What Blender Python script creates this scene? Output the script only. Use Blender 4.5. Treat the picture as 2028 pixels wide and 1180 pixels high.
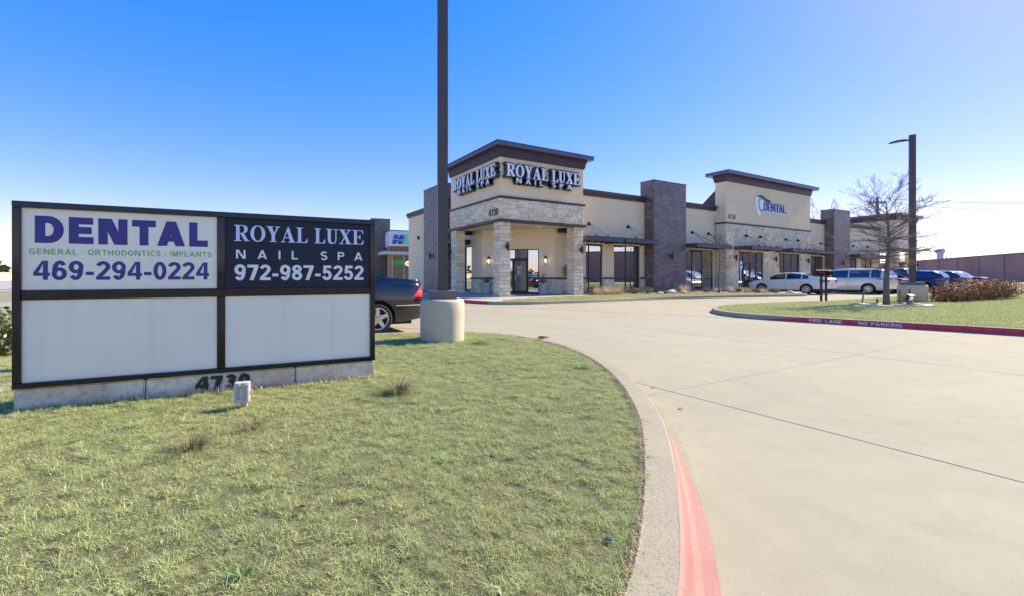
import bpy, bmesh, math, random
import numpy as np
from mathutils import Vector, Matrix, noise

for _o in list(bpy.data.objects):
    bpy.data.objects.remove(_o)
SC = bpy.context.scene
COL = SC.collection
R = math.radians
PI = math.pi

# ------------------------------------------------------------------ camera
EYE = 1.25
cam = bpy.data.cameras.new('camera')
cam.sensor_width = 36
cam.lens = 869 / 2028 * 36
cam.shift_x = 74 / 2028
cam.shift_y = -42 / 2028
cam.clip_start = 0.05
cam.clip_end = 6000
camo = bpy.data.objects.new('camera', cam)
COL.objects.link(camo)
camo.location = (0, 0, EYE)
camo.rotation_euler = (R(90), 0, 0)
SC.camera = camo

# ------------------------------------------------------------------ sky, sun, exposure
SUN_AZ, SUN_EL = 62.0, 38.0
SKY_STRENGTH, SUN_STRENGTH, EXPOSURE = 0.15, 2.15, 2.06
world = bpy.data.worlds.new('World')
SC.world = world
world.use_nodes = True
wt = world.node_tree
sky = wt.nodes.new('ShaderNodeTexSky')
sky.sky_type = 'NISHITA'
sky.sun_disc = False
sky.sun_elevation = R(SUN_EL)
sky.sun_rotation = R(SUN_AZ)
sky.air_density = 1.0
sky.dust_density = 0.2
sky.ozone_density = 2.0
hs = wt.nodes.new('ShaderNodeHueSaturation')
hs.inputs['Saturation'].default_value = 2.45
gam = wt.nodes.new('ShaderNodeGamma')
gam.inputs['Gamma'].default_value = 0.45
tint = wt.nodes.new('ShaderNodeMix')
tint.data_type = 'RGBA'
tint.blend_type = 'MULTIPLY'
tint.inputs[0].default_value = 1.0
tint.inputs[7].default_value = (1.0, 0.915, 1.0, 1)
bg = wt.nodes['Background']
bg.inputs[1].default_value = SKY_STRENGTH
wt.links.new(sky.outputs[0], gam.inputs[0])
wt.links.new(gam.outputs[0], tint.inputs[6])
wt.links.new(tint.outputs[2], hs.inputs['Color'])
wt.links.new(hs.outputs[0], bg.inputs[0])
sun = bpy.data.lights.new('sun', 'SUN')
sun.energy = SUN_STRENGTH
sun.angle = R(0.5)
sun.color = (1.0, 0.88, 0.69)
suno = bpy.data.objects.new('sun', sun)
COL.objects.link(suno)
_a, _e = R(SUN_AZ), R(SUN_EL)
SUNDIR = Vector((math.sin(_a) * math.cos(_e), math.cos(_a) * math.cos(_e), math.sin(_e)))
suno.rotation_euler = SUNDIR.to_track_quat('Z', 'Y').to_euler()
suno.location = SUNDIR * 60
SC.view_settings.view_transform = 'Standard'
SC.view_settings.look = 'None'
SC.view_settings.exposure = EXPOSURE
SC.view_settings.gamma = 1
SC.view_settings.use_curve_mapping = False

# ------------------------------------------------------------------ materials
class N:
    """tiny node-graph helper"""
    def __init__(s, name):
        s.m = bpy.data.materials.new(name)
        s.m.use_nodes = True
        s.t = s.m.node_tree
        s.b = s.t.nodes['Principled BSDF']
        s.o = s.t.nodes['Material Output']
    def n(s, k, **kw):
        x = s.t.nodes.new(k)
        for a, v in kw.items():
            if a.startswith('_'):
                x.inputs[a[1:].replace('_', ' ')].default_value = v
            else:
                setattr(x, a, v)
        return x
    def l(s, a, b):
        s.t.links.new(a, b)
    def coord(s, kind='Object'):
        return s.n('ShaderNodeTexCoord').outputs[kind]
    def pos(s):
        return s.n('ShaderNodeNewGeometry').outputs['Position']
    def noise(s, vec, scale, detail=4, rough=0.55, dist=0.0):
        x = s.n('ShaderNodeTexNoise')
        x.inputs['Scale'].default_value = scale
        x.inputs['Detail'].default_value = detail
        x.inputs['Roughness'].default_value = rough
        x.inputs['Distortion'].default_value = dist
        s.l(vec, x.inputs['Vector'])
        return x.outputs['Fac']
    def ramp(s, fac, stops, interp='LINEAR'):
        x = s.n('ShaderNodeValToRGB')
        x.color_ramp.interpolation = interp
        e = x.color_ramp.elements
        while len(e) < len(stops):
            e.new(0.5)
        for k, (p, c) in enumerate(stops):
            e[k].position = p
            e[k].color = (*c, 1) if len(c) == 3 else c
        s.l(fac, x.inputs[0])
        return x.outputs[0]
    def mix(s, fac, a, b, mode='MIX'):
        x = s.n('ShaderNodeMix', data_type='RGBA', blend_type=mode)
        for sock, v in ((x.inputs[0], fac), (x.inputs[6], a), (x.inputs[7], b)):
            if hasattr(v, 'is_linked'):
                s.l(v, sock)
            elif isinstance(v, (int, float)):
                sock.default_value = v
            else:
                sock.default_value = (*v, 1)
        return x.outputs[2]
    def math(s, op, a, b=0.0, c=0.0):
        x = s.n('ShaderNodeMath', operation=op)
        for k, v in enumerate((a, b, c)):
            if hasattr(v, 'is_linked'):
                s.l(v, x.inputs[k])
            else:
                x.inputs[k].default_value = v
        return x.outputs[0]
    def bump(s, h, strength=0.3, dist=0.01):
        x = s.n('ShaderNodeBump')
        x.inputs['Strength'].default_value = strength
        x.inputs['Distance'].default_value = dist
        s.l(h, x.inputs['Height'])
        s.l(x.outputs[0], s.b.inputs['Normal'])
    def col(s, c):
        if hasattr(c, 'is_linked'):
            s.l(c, s.b.inputs['Base Color'])
        else:
            s.b.inputs['Base Color'].default_value = (*c, 1)
    def set(s, **kw):
        for k, v in kw.items():
            s.b.inputs[k.replace('_', ' ')].default_value = v
        return s.m

def simple(name, c, rough=0.6, metal=0.0, var=0.12, scale=6.0, bump=0.0, coat=0.0, spec=0.5, bs=None):
    m = N(name)
    p = m.coord()
    f = m.noise(p, scale, 5)
    a = tuple(x * (1 - var) for x in c)
    b = tuple(min(1, x * (1 + var)) for x in c)
    m.col(m.ramp(f, [(0.3, a), (0.7, b)]))
    if bump:
        m.bump(m.noise(p, bs or scale * 8, 3), bump, 0.01)
    m.set(Roughness=rough, Metallic=metal)
    m.b.inputs['Coat Weight'].default_value = coat
    m.b.inputs['Coat Roughness'].default_value = 0.03
    m.b.inputs['Specular IOR Level'].default_value = spec
    return m.m

def emis(name, c, s):
    m = N(name)
    m.col(c)
    m.b.inputs['Emission Color'].default_value = (*c, 1)
    m.b.inputs['Emission Strength'].default_value = s
    return m.m

def concrete(name, base, joint_dark=False, speck=0.1, streak=True, objrand=0.0, bump=0.25):
    m = N(name)
    p = m.pos()
    big = m.noise(p, 0.35, 6, 0.6)
    c = m.ramp(big, [(0.3, tuple(x * 0.9 for x in base)), (0.7, tuple(min(1, x * 1.06) for x in base))])
    med = m.noise(p, 3.0, 8, 0.65, 0.6)
    c = m.mix(m.ramp(med, [(0.40, (0, 0, 0)), (0.75, (0.45,) * 3)]), c, tuple(x * 0.72 for x in base))
    fine = m.noise(p, 90, 3, 0.7)
    c = m.mix(m.ramp(fine, [(0.36, (speck * 3,) * 3), (0.5, (0, 0, 0))]), c, tuple(x * 0.55 for x in base))
    if objrand:
        r = m.n('ShaderNodeObjectInfo').outputs['Random']
        c = m.mix(1.0, c, m.ramp(r, [(0, (1 - objrand,) * 3), (1, (1.0,) * 3)]), 'MULTIPLY')
    if streak:
        # wandering hairline cracks and tyre-polished patches
        v = m.n('ShaderNodeTexVoronoi', feature='DISTANCE_TO_EDGE')
        v.inputs['Scale'].default_value = 0.16
        mp = m.n('ShaderNodeVectorMath', operation='MULTIPLY_ADD')
        nz = m.n('ShaderNodeTexNoise')
        nz.inputs['Scale'].default_value = 1.6
        nz.inputs['Detail'].default_value = 6
        m.l(p, nz.inputs['Vector'])
        m.l(nz.outputs['Color'], mp.inputs[0])
        mp.inputs[1].default_value = (0.9, 0.9, 0.9)
        m.l(p, mp.inputs[2])
        m.l(mp.outputs[0], v.inputs['Vector'])
        line = m.ramp(v.outputs['Distance'], [(0.0, (0.45,) * 3), (0.0022, (0, 0, 0))])
        gate = m.ramp(m.noise(p, 0.23, 2), [(0.5, (0, 0, 0)), (0.62, (1, 1, 1))])
        c = m.mix(m.mix(1.0, line, gate, 'MULTIPLY'), c, tuple(x * 0.45 for x in base))
        spots = m.ramp(m.noise(p, 14, 2, 0.5), [(0.74, (0, 0, 0)), (0.8, (0.3,) * 3)])
        c = m.mix(spots, c, tuple(x * 0.5 for x in base))
    m.col(c)
    m.bump(m.noise(p, 140, 4, 0.7), bump, 0.004)
    m.set(Roughness=0.9)
    m.b.inputs['Specular IOR Level'].default_value = 0.25
    return m.m

def stone(name, joined):
    m = N(name)
    p = m.pos()
    if joined:
        r = m.n('ShaderNodeAttribute', attribute_name='rnd').outputs['Fac']
    else:
        r = m.n('ShaderNodeObjectInfo').outputs['Random']
    base = m.ramp(r, [(0.0, (0.74, 0.62, 0.40)), (0.3, (0.84, 0.74, 0.52)), (0.62, (0.90, 0.82, 0.60)), (0.8, (0.82, 0.71, 0.48)), (1.0, (0.74, 0.54, 0.27))])
    f = m.noise(p, 5, 8, 0.65, 0.5)
    rust = m.math('MULTIPLY', m.ramp(f, [(0.52, (0, 0, 0)), (0.66, (1, 1, 1))]), m.ramp(m.math('FRACT', m.math('MULTIPLY', r, 7.31)), [(0.62, (0, 0, 0)), (0.8, (0.75,) * 3)]))
    c = m.mix(rust, base, (0.52, 0.31, 0.11))
    c = m.mix(m.ramp(m.noise(p, 26, 5, 0.7), [(0.35, (0.28,) * 3), (0.55, (0, 0, 0))]), c, (0.42, 0.37, 0.29))
    m.col(c)
    m.bump(m.noise(p, 22, 6, 0.65), 0.6, 0.02)
    m.set(Roughness=0.92)
    m.b.inputs['Specular IOR Level'].default_value = 0.2
    return m.m

def stucco(name, base):
    m = N(name)
    p = m.pos()
    c = m.ramp(m.noise(p, 0.5, 5, 0.6), [(0.3, tuple(x * 0.95 for x in base)), (0.7, tuple(x * 1.03 for x in base))])
    # faint vertical rain streaks
    mp = m.n('ShaderNodeMapping')
    mp.inputs['Scale'].default_value = (3.5, 3.5, 0.12)
    m.l(p, mp.inputs['Vector'])
    c = m.mix(m.ramp(m.noise(mp.outputs[0], 1.0, 5, 0.6), [(0.55, (0, 0, 0)), (0.75, (0.22,) * 3)]), c, tuple(x * 0.78 for x in base))
    m.col(c)
    m.bump(m.noise(p, 60, 3, 0.6), 0.25, 0.006)
    m.set(Roughness=0.93)
    m.b.inputs['Specular IOR Level'].default_value = 0.15
    return m.m

def brick_mat(name):
    m = N(name)
    r = m.n('ShaderNodeAttribute', attribute_name='rnd').outputs['Fac']
    c = m.ramp(r, [(0, (0.12, 0.098, 0.085)), (0.5, (0.17, 0.138, 0.12)), (0.85, (0.22, 0.175, 0.15)), (1, (0.27, 0.20, 0.165))])
    p = m.pos()
    c = m.mix(m.ramp(m.noise(p, 1.2, 4), [(0.4, (0, 0, 0)), (0.7, (0.3,) * 3)]), c, (0.12, 0.12, 0.15))
    m.col(c)
    m.bump(m.noise(p, 30, 3), 0.2, 0.006)
    m.set(Roughness=0.42)
    return m.m

def glass_mat(name, base=(0.012, 0.016, 0.018), refl=0.55, rough=0.012, tint=(0.80, 0.86, 0.86)):
    m = N(name)
    m.col(base)
    m.set(Roughness=0.15)
    g = m.n('ShaderNodeBsdfGlossy')
    g.inputs['Color'].default_value = (*tint, 1)
    g.inputs['Roughness'].default_value = rough
    p = m.pos()
    bn = m.n('ShaderNodeBump')
    bn.inputs['Strength'].default_value = 0.06
    bn.inputs['Distance'].default_value = 0.02
    m.l(m.noise(p, 0.9, 2), bn.inputs['Height'])
    m.l(bn.outputs[0], g.inputs['Normal'])
    mx = m.n('ShaderNodeMixShader')
    fr = m.n('ShaderNodeFresnel')
    fr.inputs['IOR'].default_value = 1.5
    f = m.math('ADD', fr.outputs[0], refl)
    f = m.math('MINIMUM', f, 0.95)
    m.l(f, mx.inputs[0])
    m.l(m.b.outputs[0], mx.inputs[1])
    m.l(g.outputs[0], mx.inputs[2])
    m.l(mx.outputs[0], m.o.inputs['Surface'])
    return m.m

def paint(name, c, flake=0.0, rough=0.3):
    m = N(name)
    m.col(c)
    m.set(Roughness=rough)
    m.b.inputs['Coat Weight'].default_value = 0.8
    m.b.inputs['Coat Roughness'].default_value = 0.02
    m.b.inputs['Metallic'].default_value = flake
    p = m.pos()
    m.b.inputs['Roughness'].default_value = rough
    return m.m

def leafy(name, a, b, c=None, trans=0.0, rough=0.7):
    m = N(name)
    p = m.pos()
    r = m.n('ShaderNodeAttribute', attribute_name='rnd').outputs['Fac']
    stops = [(0, a), (0.6, b)] + ([(1, c)] if c else [])
    m.col(m.ramp(r, stops))
    m.set(Roughness=rough)
    m.b.inputs['Specular IOR Level'].default_value = 0.2
    return m.m

MAT = {}
MAT['pavement'] = concrete('pavement_concrete', (0.415, 0.372, 0.250), objrand=0.08)
MAT['kerb'] = concrete('kerb_concrete', (0.39, 0.345, 0.235), streak=False, speck=0.26, bump=0.5)
MAT['walk'] = concrete('sidewalk_concrete', (0.46, 0.41, 0.32), streak=False)
MAT['precast'] = concrete('cast_concrete', (0.70, 0.58, 0.41), streak=False, speck=0.2, bump=0.5)
MAT['joint'] = simple('joint_filler', (0.25, 0.22, 0.17), 0.95)
MAT['redpaint'] = simple('red_kerb_paint', (0.52, 0.035, 0.06), 0.6, var=0.25, scale=12)
MAT['stone'] = stone('limestone', False)
MAT['stonej'] = stone('limestone_joined', True)
MAT['mortar'] = simple('mortar', (0.56, 0.48, 0.36), 0.95, var=0.1, scale=10)
MAT['stucco'] = stucco('beige_stucco', (0.86, 0.70, 0.45))
MAT['stucco2'] = stucco('tan_stucco', (0.66, 0.55, 0.39))
MAT['trim'] = simple('dark_brown_trim', (0.062, 0.036, 0.038), 0.45, var=0.2, scale=3)
MAT['cap'] = simple('coping_metal', (0.13, 0.115, 0.15), 0.34, metal=0.55, var=0.1, scale=2)
MAT['brick'] = brick_mat('dark_glazed_brick')
MAT['brickmortar'] = simple('dark_mortar', (0.24, 0.20, 0.195), 0.9)
MAT['glass'] = glass_mat('tinted_glass')
MAT['frame'] = simple('dark_bronze_frame', (0.022, 0.02, 0.022), 0.4, var=0.2)
MAT['black'] = simple('black_metal', (0.018, 0.016, 0.018), 0.5, var=0.2)
MAT['steel'] = simple('canopy_steel', (0.085, 0.07, 0.085), 0.4, metal=0.2, var=0.15, scale=2)
MAT['pole'] = simple('bronze_pole_paint', (0.085, 0.062, 0.052), 0.42, var=0.12, scale=4, bump=0.08)
MAT['white'] = simple('white_face', (0.82, 0.82, 0.80), 0.35, var=0.03)
MAT['soffit'] = stucco('soffit_stucco', (0.74, 0.64, 0.47))
MAT['rubber'] = simple('tyre_rubber', (0.018, 0.018, 0.019), 0.75, var=0.2)
MAT['alloy'] = simple('wheel_alloy', (0.62, 0.62, 0.62), 0.28, metal=0.85, var=0.05)
MAT['dark'] = simple('dark_plastic_and_shade', (0.012, 0.012, 0.013), 0.6)  # plastic trim; also stands for shade in wheel wells and behind spokes
MAT['chrome'] = simple('chrome', (0.8, 0.8, 0.8), 0.12, metal=1.0, var=0.02)
MAT['carglass'] = glass_mat('car_glass', (0.006, 0.008, 0.012), 0.09, 0.01, (0.6, 0.68, 0.82))
MAT['redlens'] = simple('red_lens', (0.62, 0.015, 0.02), 0.12, var=0.15, scale=30, coat=1.0)
MAT['amberlens'] = simple('amber_lens', (0.75, 0.16, 0.03), 0.12, var=0.1, coat=1.0)
MAT['clearlens'] = simple('clear_lens', (0.75, 0.76, 0.78), 0.1, var=0.1, coat=1.0)
MAT['bark'] = simple('grey_bark', (0.17, 0.135, 0.115), 0.9, var=0.3, scale=14, bump=0.6, bs=60)
MAT['twig'] = simple('pale_twig', (0.18, 0.14, 0.115), 0.85, var=0.25, scale=5)
MAT['bark2'] = simple('oak_bark', (0.12, 0.095, 0.075), 0.9, var=0.3, scale=6)
MAT['strawgrass'] = leafy('straw_blades', (0.58, 0.42, 0.20), (0.80, 0.64, 0.36), (0.90, 0.80, 0.54))
MAT['shrub'] = leafy('grey_green_leaves', (0.13, 0.15, 0.06), (0.26, 0.27, 0.13), (0.50, 0.47, 0.32))
MAT['hedge'] = leafy('hedge_leaves', (0.07, 0.11, 0.03), (0.18, 0.21, 0.08), (0.42, 0.40, 0.20), rough=0.45)
MAT['brownhedge'] = leafy('brown_hedge_leaves', (0.16, 0.07, 0.03), (0.36, 0.17, 0.06), (0.50, 0.32, 0.16))
MAT['oakleaf'] = leafy('oak_leaves', (0.035, 0.055, 0.02), (0.09, 0.115, 0.045), (0.19, 0.19, 0.09))
MAT['palm'] = leafy('dry_palm_leaves', (0.20, 0.16, 0.05), (0.34, 0.27, 0.11), (0.50, 0.42, 0.22))
MAT['pot'] = simple('pale_grey_pot', (0.50, 0.52, 0.57), 0.6, var=0.06)
MAT['wood'] = simple('weathered_wood', (0.34, 0.19, 0.09), 0.8, var=0.35, scale=25)
MAT['plastic'] = simple('weathered_grey_plastic', (0.56, 0.52, 0.46), 0.5, var=0.1)

# ------------------------------------------------------------------ object helpers
def tag(o, label=None, cat=None, group=None, kind=None):
    if label: o['label'] = label
    if cat: o['category'] = cat
    if group: o['group'] = group
    if kind: o['kind'] = kind
    return o

def empty(name, loc=(0, 0, 0), rz=0.0, label=None, cat=None, group=None):
    o = bpy.data.objects.new(name, None)
    COL.objects.link(o)
    o.location = loc
    o.rotation_euler = (0, 0, rz)
    o.empty_display_size = 0.2
    return tag(o, label, cat, group)

def link(name, me, parent=None, m=None):
    o = bpy.data.objects.new(name, me)
    COL.objects.link(o)
    if m is not None and not me.materials:
        me.materials.append(m)
    if parent is not None:
        o.parent = parent
    return o

class MB:
    """collects polygons for ONE mesh object"""
    def __init__(s):
        s.v = []; s.f = []; s.r = []; s.sm = []; s.mi = []
        s.cur = 0.5; s.mat = 0
    def add(s, vs, fs, smooth=False):
        k = len(s.v)
        s.v += [tuple(p) for p in vs]
        for f in fs:
            s.f.append([i + k for i in f]); s.r.append(s.cur); s.sm.append(smooth); s.mi.append(s.mat)
    def box(s, x0, x1, y0, y1, z0, z1, skip=''):
        vs = [(x0, y0, z0), (x1, y0, z0), (x1, y1, z0), (x0, y1, z0), (x0, y0, z1), (x1, y0, z1), (x1, y1, z1), (x0, y1, z1)]
        fs = {'b': (0, 3, 2, 1), 't': (4, 5, 6, 7), 'f': (0, 1, 5, 4), 'r': (1, 2, 6, 5), 'k': (2, 3, 7, 6), 'l': (3, 0, 4, 7)}
        s.add(vs, [f for k, f in fs.items() if k not in skip])
        return s
    def cbox(s, c, d):
        return s.box(c[0] - d[0] / 2, c[0] + d[0] / 2, c[1] - d[1] / 2, c[1] + d[1] / 2, c[2] - d[2] / 2, c[2] + d[2] / 2)
    def obox(s, o, ax, ay, az, x0, x1, y0, y1, z0, z1):
        """box in a local frame o + x*ax + y*ay + z*az"""
        o, ax, ay, az = map(Vector, (o, ax, ay, az))
        vs = [o + ax * x + ay * y + az * z for z in (z0, z1) for (x, y) in ((x0, y0), (x1, y0), (x1, y1), (x0, y1))]
        s.add(vs, [(0, 3, 2, 1), (4, 5, 6, 7), (0, 1, 5, 4), (1, 2, 6, 5), (2, 3, 7, 6), (3, 0, 4, 7)])
        return s
    def bevbox(s, x0, x1, y0, y1, z0, z1, b=0.02):
        """box with chamfered edges (all 12)"""
        bm = bmesh.new()
        bmesh.ops.create_cube(bm, size=1)
        for v in bm.verts:
            v.co = Vector(((x0 + x1) / 2 + v.co.x * (x1 - x0), (y0 + y1) / 2 + v.co.y * (y1 - y0), (z0 + z1) / 2 + v.co.z * (z1 - z0)))
        bmesh.ops.bevel(bm, geom=bm.edges[:], offset=b, segments=2, affect='EDGES', profile=0.5)
        s.frombm(bm)
        return s
    def frombm(s, bm, smooth=False):
        bm.verts.index_update()
        s.add([v.co.copy() for v in bm.verts], [[v.index for v in f.verts] for f in bm.faces], smooth)
        bm.free()
    def tube(s, pts, rads, n=6, cap=True, smooth=True):
        pts = [Vector(p) for p in pts]
        if isinstance(rads, (int, float)): rads = [rads] * len(pts)
        rings = []
        prev = None
        for i, p in enumerate(pts):
            d = (pts[min(i + 1, len(pts) - 1)] - pts[max(i - 1, 0)])
            d = d.normalized() if d.length > 1e-9 else Vector((0, 0, 1))
            if prev is None:
                a = d.orthogonal().normalized()
            else:
                a = (prev - d * prev.dot(d))
                a = a.normalized() if a.length > 1e-6 else d.orthogonal().normalized()
            prev = a
            b = d.cross(a)
            rings.append([p + (a * math.cos(2 * PI * k / n) + b * math.sin(2 * PI * k / n)) * rads[i] for k in range(n)])
        vs = [q for r in rings for q in r]
        fs = []
        for i in range(len(rings) - 1):
            for k in range(n):
                fs.append((i * n + k, i * n + (k + 1) % n, (i + 1) * n + (k + 1) % n, (i + 1) * n + k))
        s.add(vs, fs, smooth)
        if cap:
            k0 = len(vs) - n
            base = len(s.v) - len(vs)
            s.f.append([base + k for k in range(n)][::-1]); s.r.append(s.cur); s.sm.append(False); s.mi.append(s.mat)
            s.f.append([base + k0 + k for k in range(n)]); s.r.append(s.cur); s.sm.append(False); s.mi.append(s.mat)
        return s
    def lathe(s, prof, n=32, c=(0, 0, 0), axis='z', smooth=True, jitter=0.0):
        vs = []
        for (r, h) in prof:
            for k in range(n):
                a = 2 * PI * k / n
                rr = r * (1 + jitter * (noise.noise(Vector((math.cos(a) * 1.5, math.sin(a) * 1.5, h * 2))) ))
                x, y = rr * math.cos(a), rr * math.sin(a)
                q = (x, y, h) if axis == 'z' else ((x, h, y) if axis == 'y' else (h, x, y))
                vs.append((q[0] + c[0], q[1] + c[1], q[2] + c[2]))
        fs = []
        for i in range(len(prof) - 1):
            for k in range(n):
                f = (i * n + k, i * n + (k + 1) % n, (i + 1) * n + (k + 1) % n, (i + 1) * n + k)
                fs.append(f if axis != 'y' else f[::-1])
        s.add(vs, fs, smooth)
        return s
    def build(s, name, m, parent=None, kind=None):
        me = bpy.data.meshes.new(name)
        me.from_pydata(s.v, [], s.f)
        me.polygons.foreach_set('use_smooth', s.sm)
        for mm in (m if isinstance(m, (list, tuple)) else [m]):
            me.materials.append(mm)
        if isinstance(m, (list, tuple)):
            me.polygons.foreach_set('material_index', s.mi)
        at = me.attributes.new('rnd', 'FLOAT', 'FACE')
        at.data.foreach_set('value', s.r)
        me.update()
        o = link(name, me, parent)
        if kind: o['kind'] = kind
        return o

def copy_tree(o, parent=None, label=None, group=None, loc=None, rz=None):
    c = o.copy()
    COL.objects.link(c)
    c.parent = parent
    if label: c['label'] = label
    if group: c['group'] = group
    if loc is not None: c.location = loc
    if rz is not None: c.rotation_euler[2] = rz
    for ch in list(o.children):
        copy_tree(ch, c)
    return c

# ------------------------------------------------------------------ lettering
SERIF = {
 'L': (0.70, [[(0,1),(.42,1),(.42,.96),(.31,.94),(.31,.05),(.55,.05),(.66,.28),(.70,.28),(.68,0),(0,0),(0,.04),(.11,.06),(.11,.94),(0,.96)]]),
 'E': (0.77, [[(0,1),(.72,1),(.74,.74),(.70,.74),(.60,.95),(.31,.95),(.31,.54),(.45,.54),(.51,.68),(.55,.68),(.55,.34),(.51,.34),(.45,.49),(.31,.49),(.31,.05),(.60,.05),(.73,.29),(.77,.29),(.74,0),(0,0),(0,.04),(.11,.06),(.11,.94),(0,.96)]]),
 'U': (0.80, [[(0,1),(.42,1),(.42,.96),(.31,.94),(.31,.30),(.335,.15),(.39,.075),(.46,.055),(.53,.08),(.585,.16),(.61,.30),(.61,.94),(.50,.96),(.50,1),(.80,1),(.80,.96),(.68,.94),(.68,.30),(.65,.13),(.57,.02),(.42,-.02),(.25,.01),(.15,.11),(.11,.30),(.11,.94),(0,.96)]]),
 'X': (0.85, [[(0,1),(.43,1),(.43,.96),(.34,.94),(.475,.66),(.62,.94),(.52,.96),(.52,1),(.82,1),(.82,.96),(.70,.94),(.51,.585),(.76,.06),(.85,.04),(.85,0),(.42,0),(.42,.04),(.52,.06),(.365,.38),(.19,.06),(.30,.04),(.30,0),(-.01,0),(-.01,.04),(.11,.06),(.33,.455),(.10,.94),(0,.96)]]),
 'Y': (0.82, [[(0,1),(.42,1),(.42,.96),(.33,.94),(.47,.58),(.62,.94),(.52,.96),(.52,1),(.82,1),(.82,.96),(.71,.94),(.51,.47),(.51,.06),(.62,.04),(.62,0),(.20,0),(.20,.04),(.31,.06),(.31,.46),(.10,.94),(0,.96)]]),
 'A': (0.87, [[(.40,1),(.47,1),(.78,.06),(.87,.04),(.87,0),(.44,0),(.44,.04),(.55,.06),(.49,.27),(.22,.27),(.155,.06),(.27,.04),(.27,0),(0,0),(0,.04),(.09,.06)], [(.24,.33),(.47,.33),(.36,.70)]]),
 'R': (0.86, [[(0,1),(.50,1),(.64,.97),(.73,.89),(.76,.76),(.73,.62),(.65,.53),(.54,.49),(.78,.06),(.86,.04),(.86,0),(.60,0),(.345,.465),(.31,.465),(.31,.06),(.42,.04),(.42,0),(0,0),(0,.04),(.11,.06),(.11,.94),(0,.96)], [(.31,.95),(.31,.51),(.42,.51),(.51,.55),(.555,.63),(.565,.74),(.55,.86),(.50,.93),(.42,.95)]]),
 'O': (0.86, [[(.43+.43*math.cos(t*PI/16), .5+.52*math.sin(t*PI/16)) for t in range(32)], [(.43+.225*math.cos(t*PI/16), .5+.465*math.sin(t*PI/16)) for t in range(32)]]),
}
def _curve_mesh(cu):
    o = bpy.data.objects.new('tmp', cu)
    COL.objects.link(o)
    bpy.context.view_layer.update()
    dg = bpy.context.evaluated_depsgraph_get()
    me = bpy.data.meshes.new_from_object(o.evaluated_get(dg))
    bpy.data.objects.remove(o)
    bpy.data.curves.remove(cu)
    return me

def text_mesh(txt, serif=False, bold=0.0, depth=0.01, spacing=1.0, grow=0.0, res=4):
    if serif:
        cu = bpy.data.curves.new('t', 'CURVE')
        x = 0
        for ch in txt:
            if ch == ' ':
                x += 0.38; continue
            w, polys = SERIF[ch]
            for k, pl in enumerate(polys):
                if k and grow > 0.03: continue
                sp = cu.splines.new('POLY')
                sp.points.add(len(pl) - 1)
                for q, (a, b) in zip(sp.points, pl):
                    q.co = (x + a, b, 0, 1)
                sp.use_cyclic_u = True
            x += w + 0.05
    else:
        cu = bpy.data.curves.new('t', 'FONT')
        cu.body = txt
        cu.space_character = spacing
        cu.resolution_u = res
    cu.dimensions = '2D'
    cu.fill_mode = 'BOTH'
    cu.offset = bold + grow
    cu.extrude = depth / 2
    return _curve_mesh(cu)

def lettering(name, txt, m, parent, origin, ax, az, x0, x1, z0, z1, depth=0.01, lift=0.0, **kw):
    """text fitted to the rectangle [x0,x1]x[z0,z1] of the plane origin + x*ax + z*az; front faces ax x az"""
    me = text_mesh(txt, depth=1.0, **kw)
    n = len(me.vertices)
    co = np.empty(n * 3); me.vertices.foreach_get('co', co); co = co.reshape(-1, 3)
    mn, mx = co.min(0), co.max(0)
    ax, az, o = Vector(ax).normalized(), Vector(az).normalized(), Vector(origin)
    nn = ax.cross(az)
    A, Z, NN, O = (np.array(q) for q in (ax, az, nn, o))
    u = x0 + (co[:, 0] - mn[0]) / (mx[0] - mn[0]) * (x1 - x0)
    w = z0 + (co[:, 1] - mn[1]) / (mx[1] - mn[1]) * (z1 - z0)
    d = lift + (co[:, 2] - mn[2]) / max(1e-6, mx[2] - mn[2]) * depth
    out = O + u[:, None] * A + w[:, None] * Z + d[:, None] * NN
    me.vertices.foreach_set('co', out.ravel())
    me.materials.clear(); me.materials.append(m)
    me.update()
    return link(name, me, parent)


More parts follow.
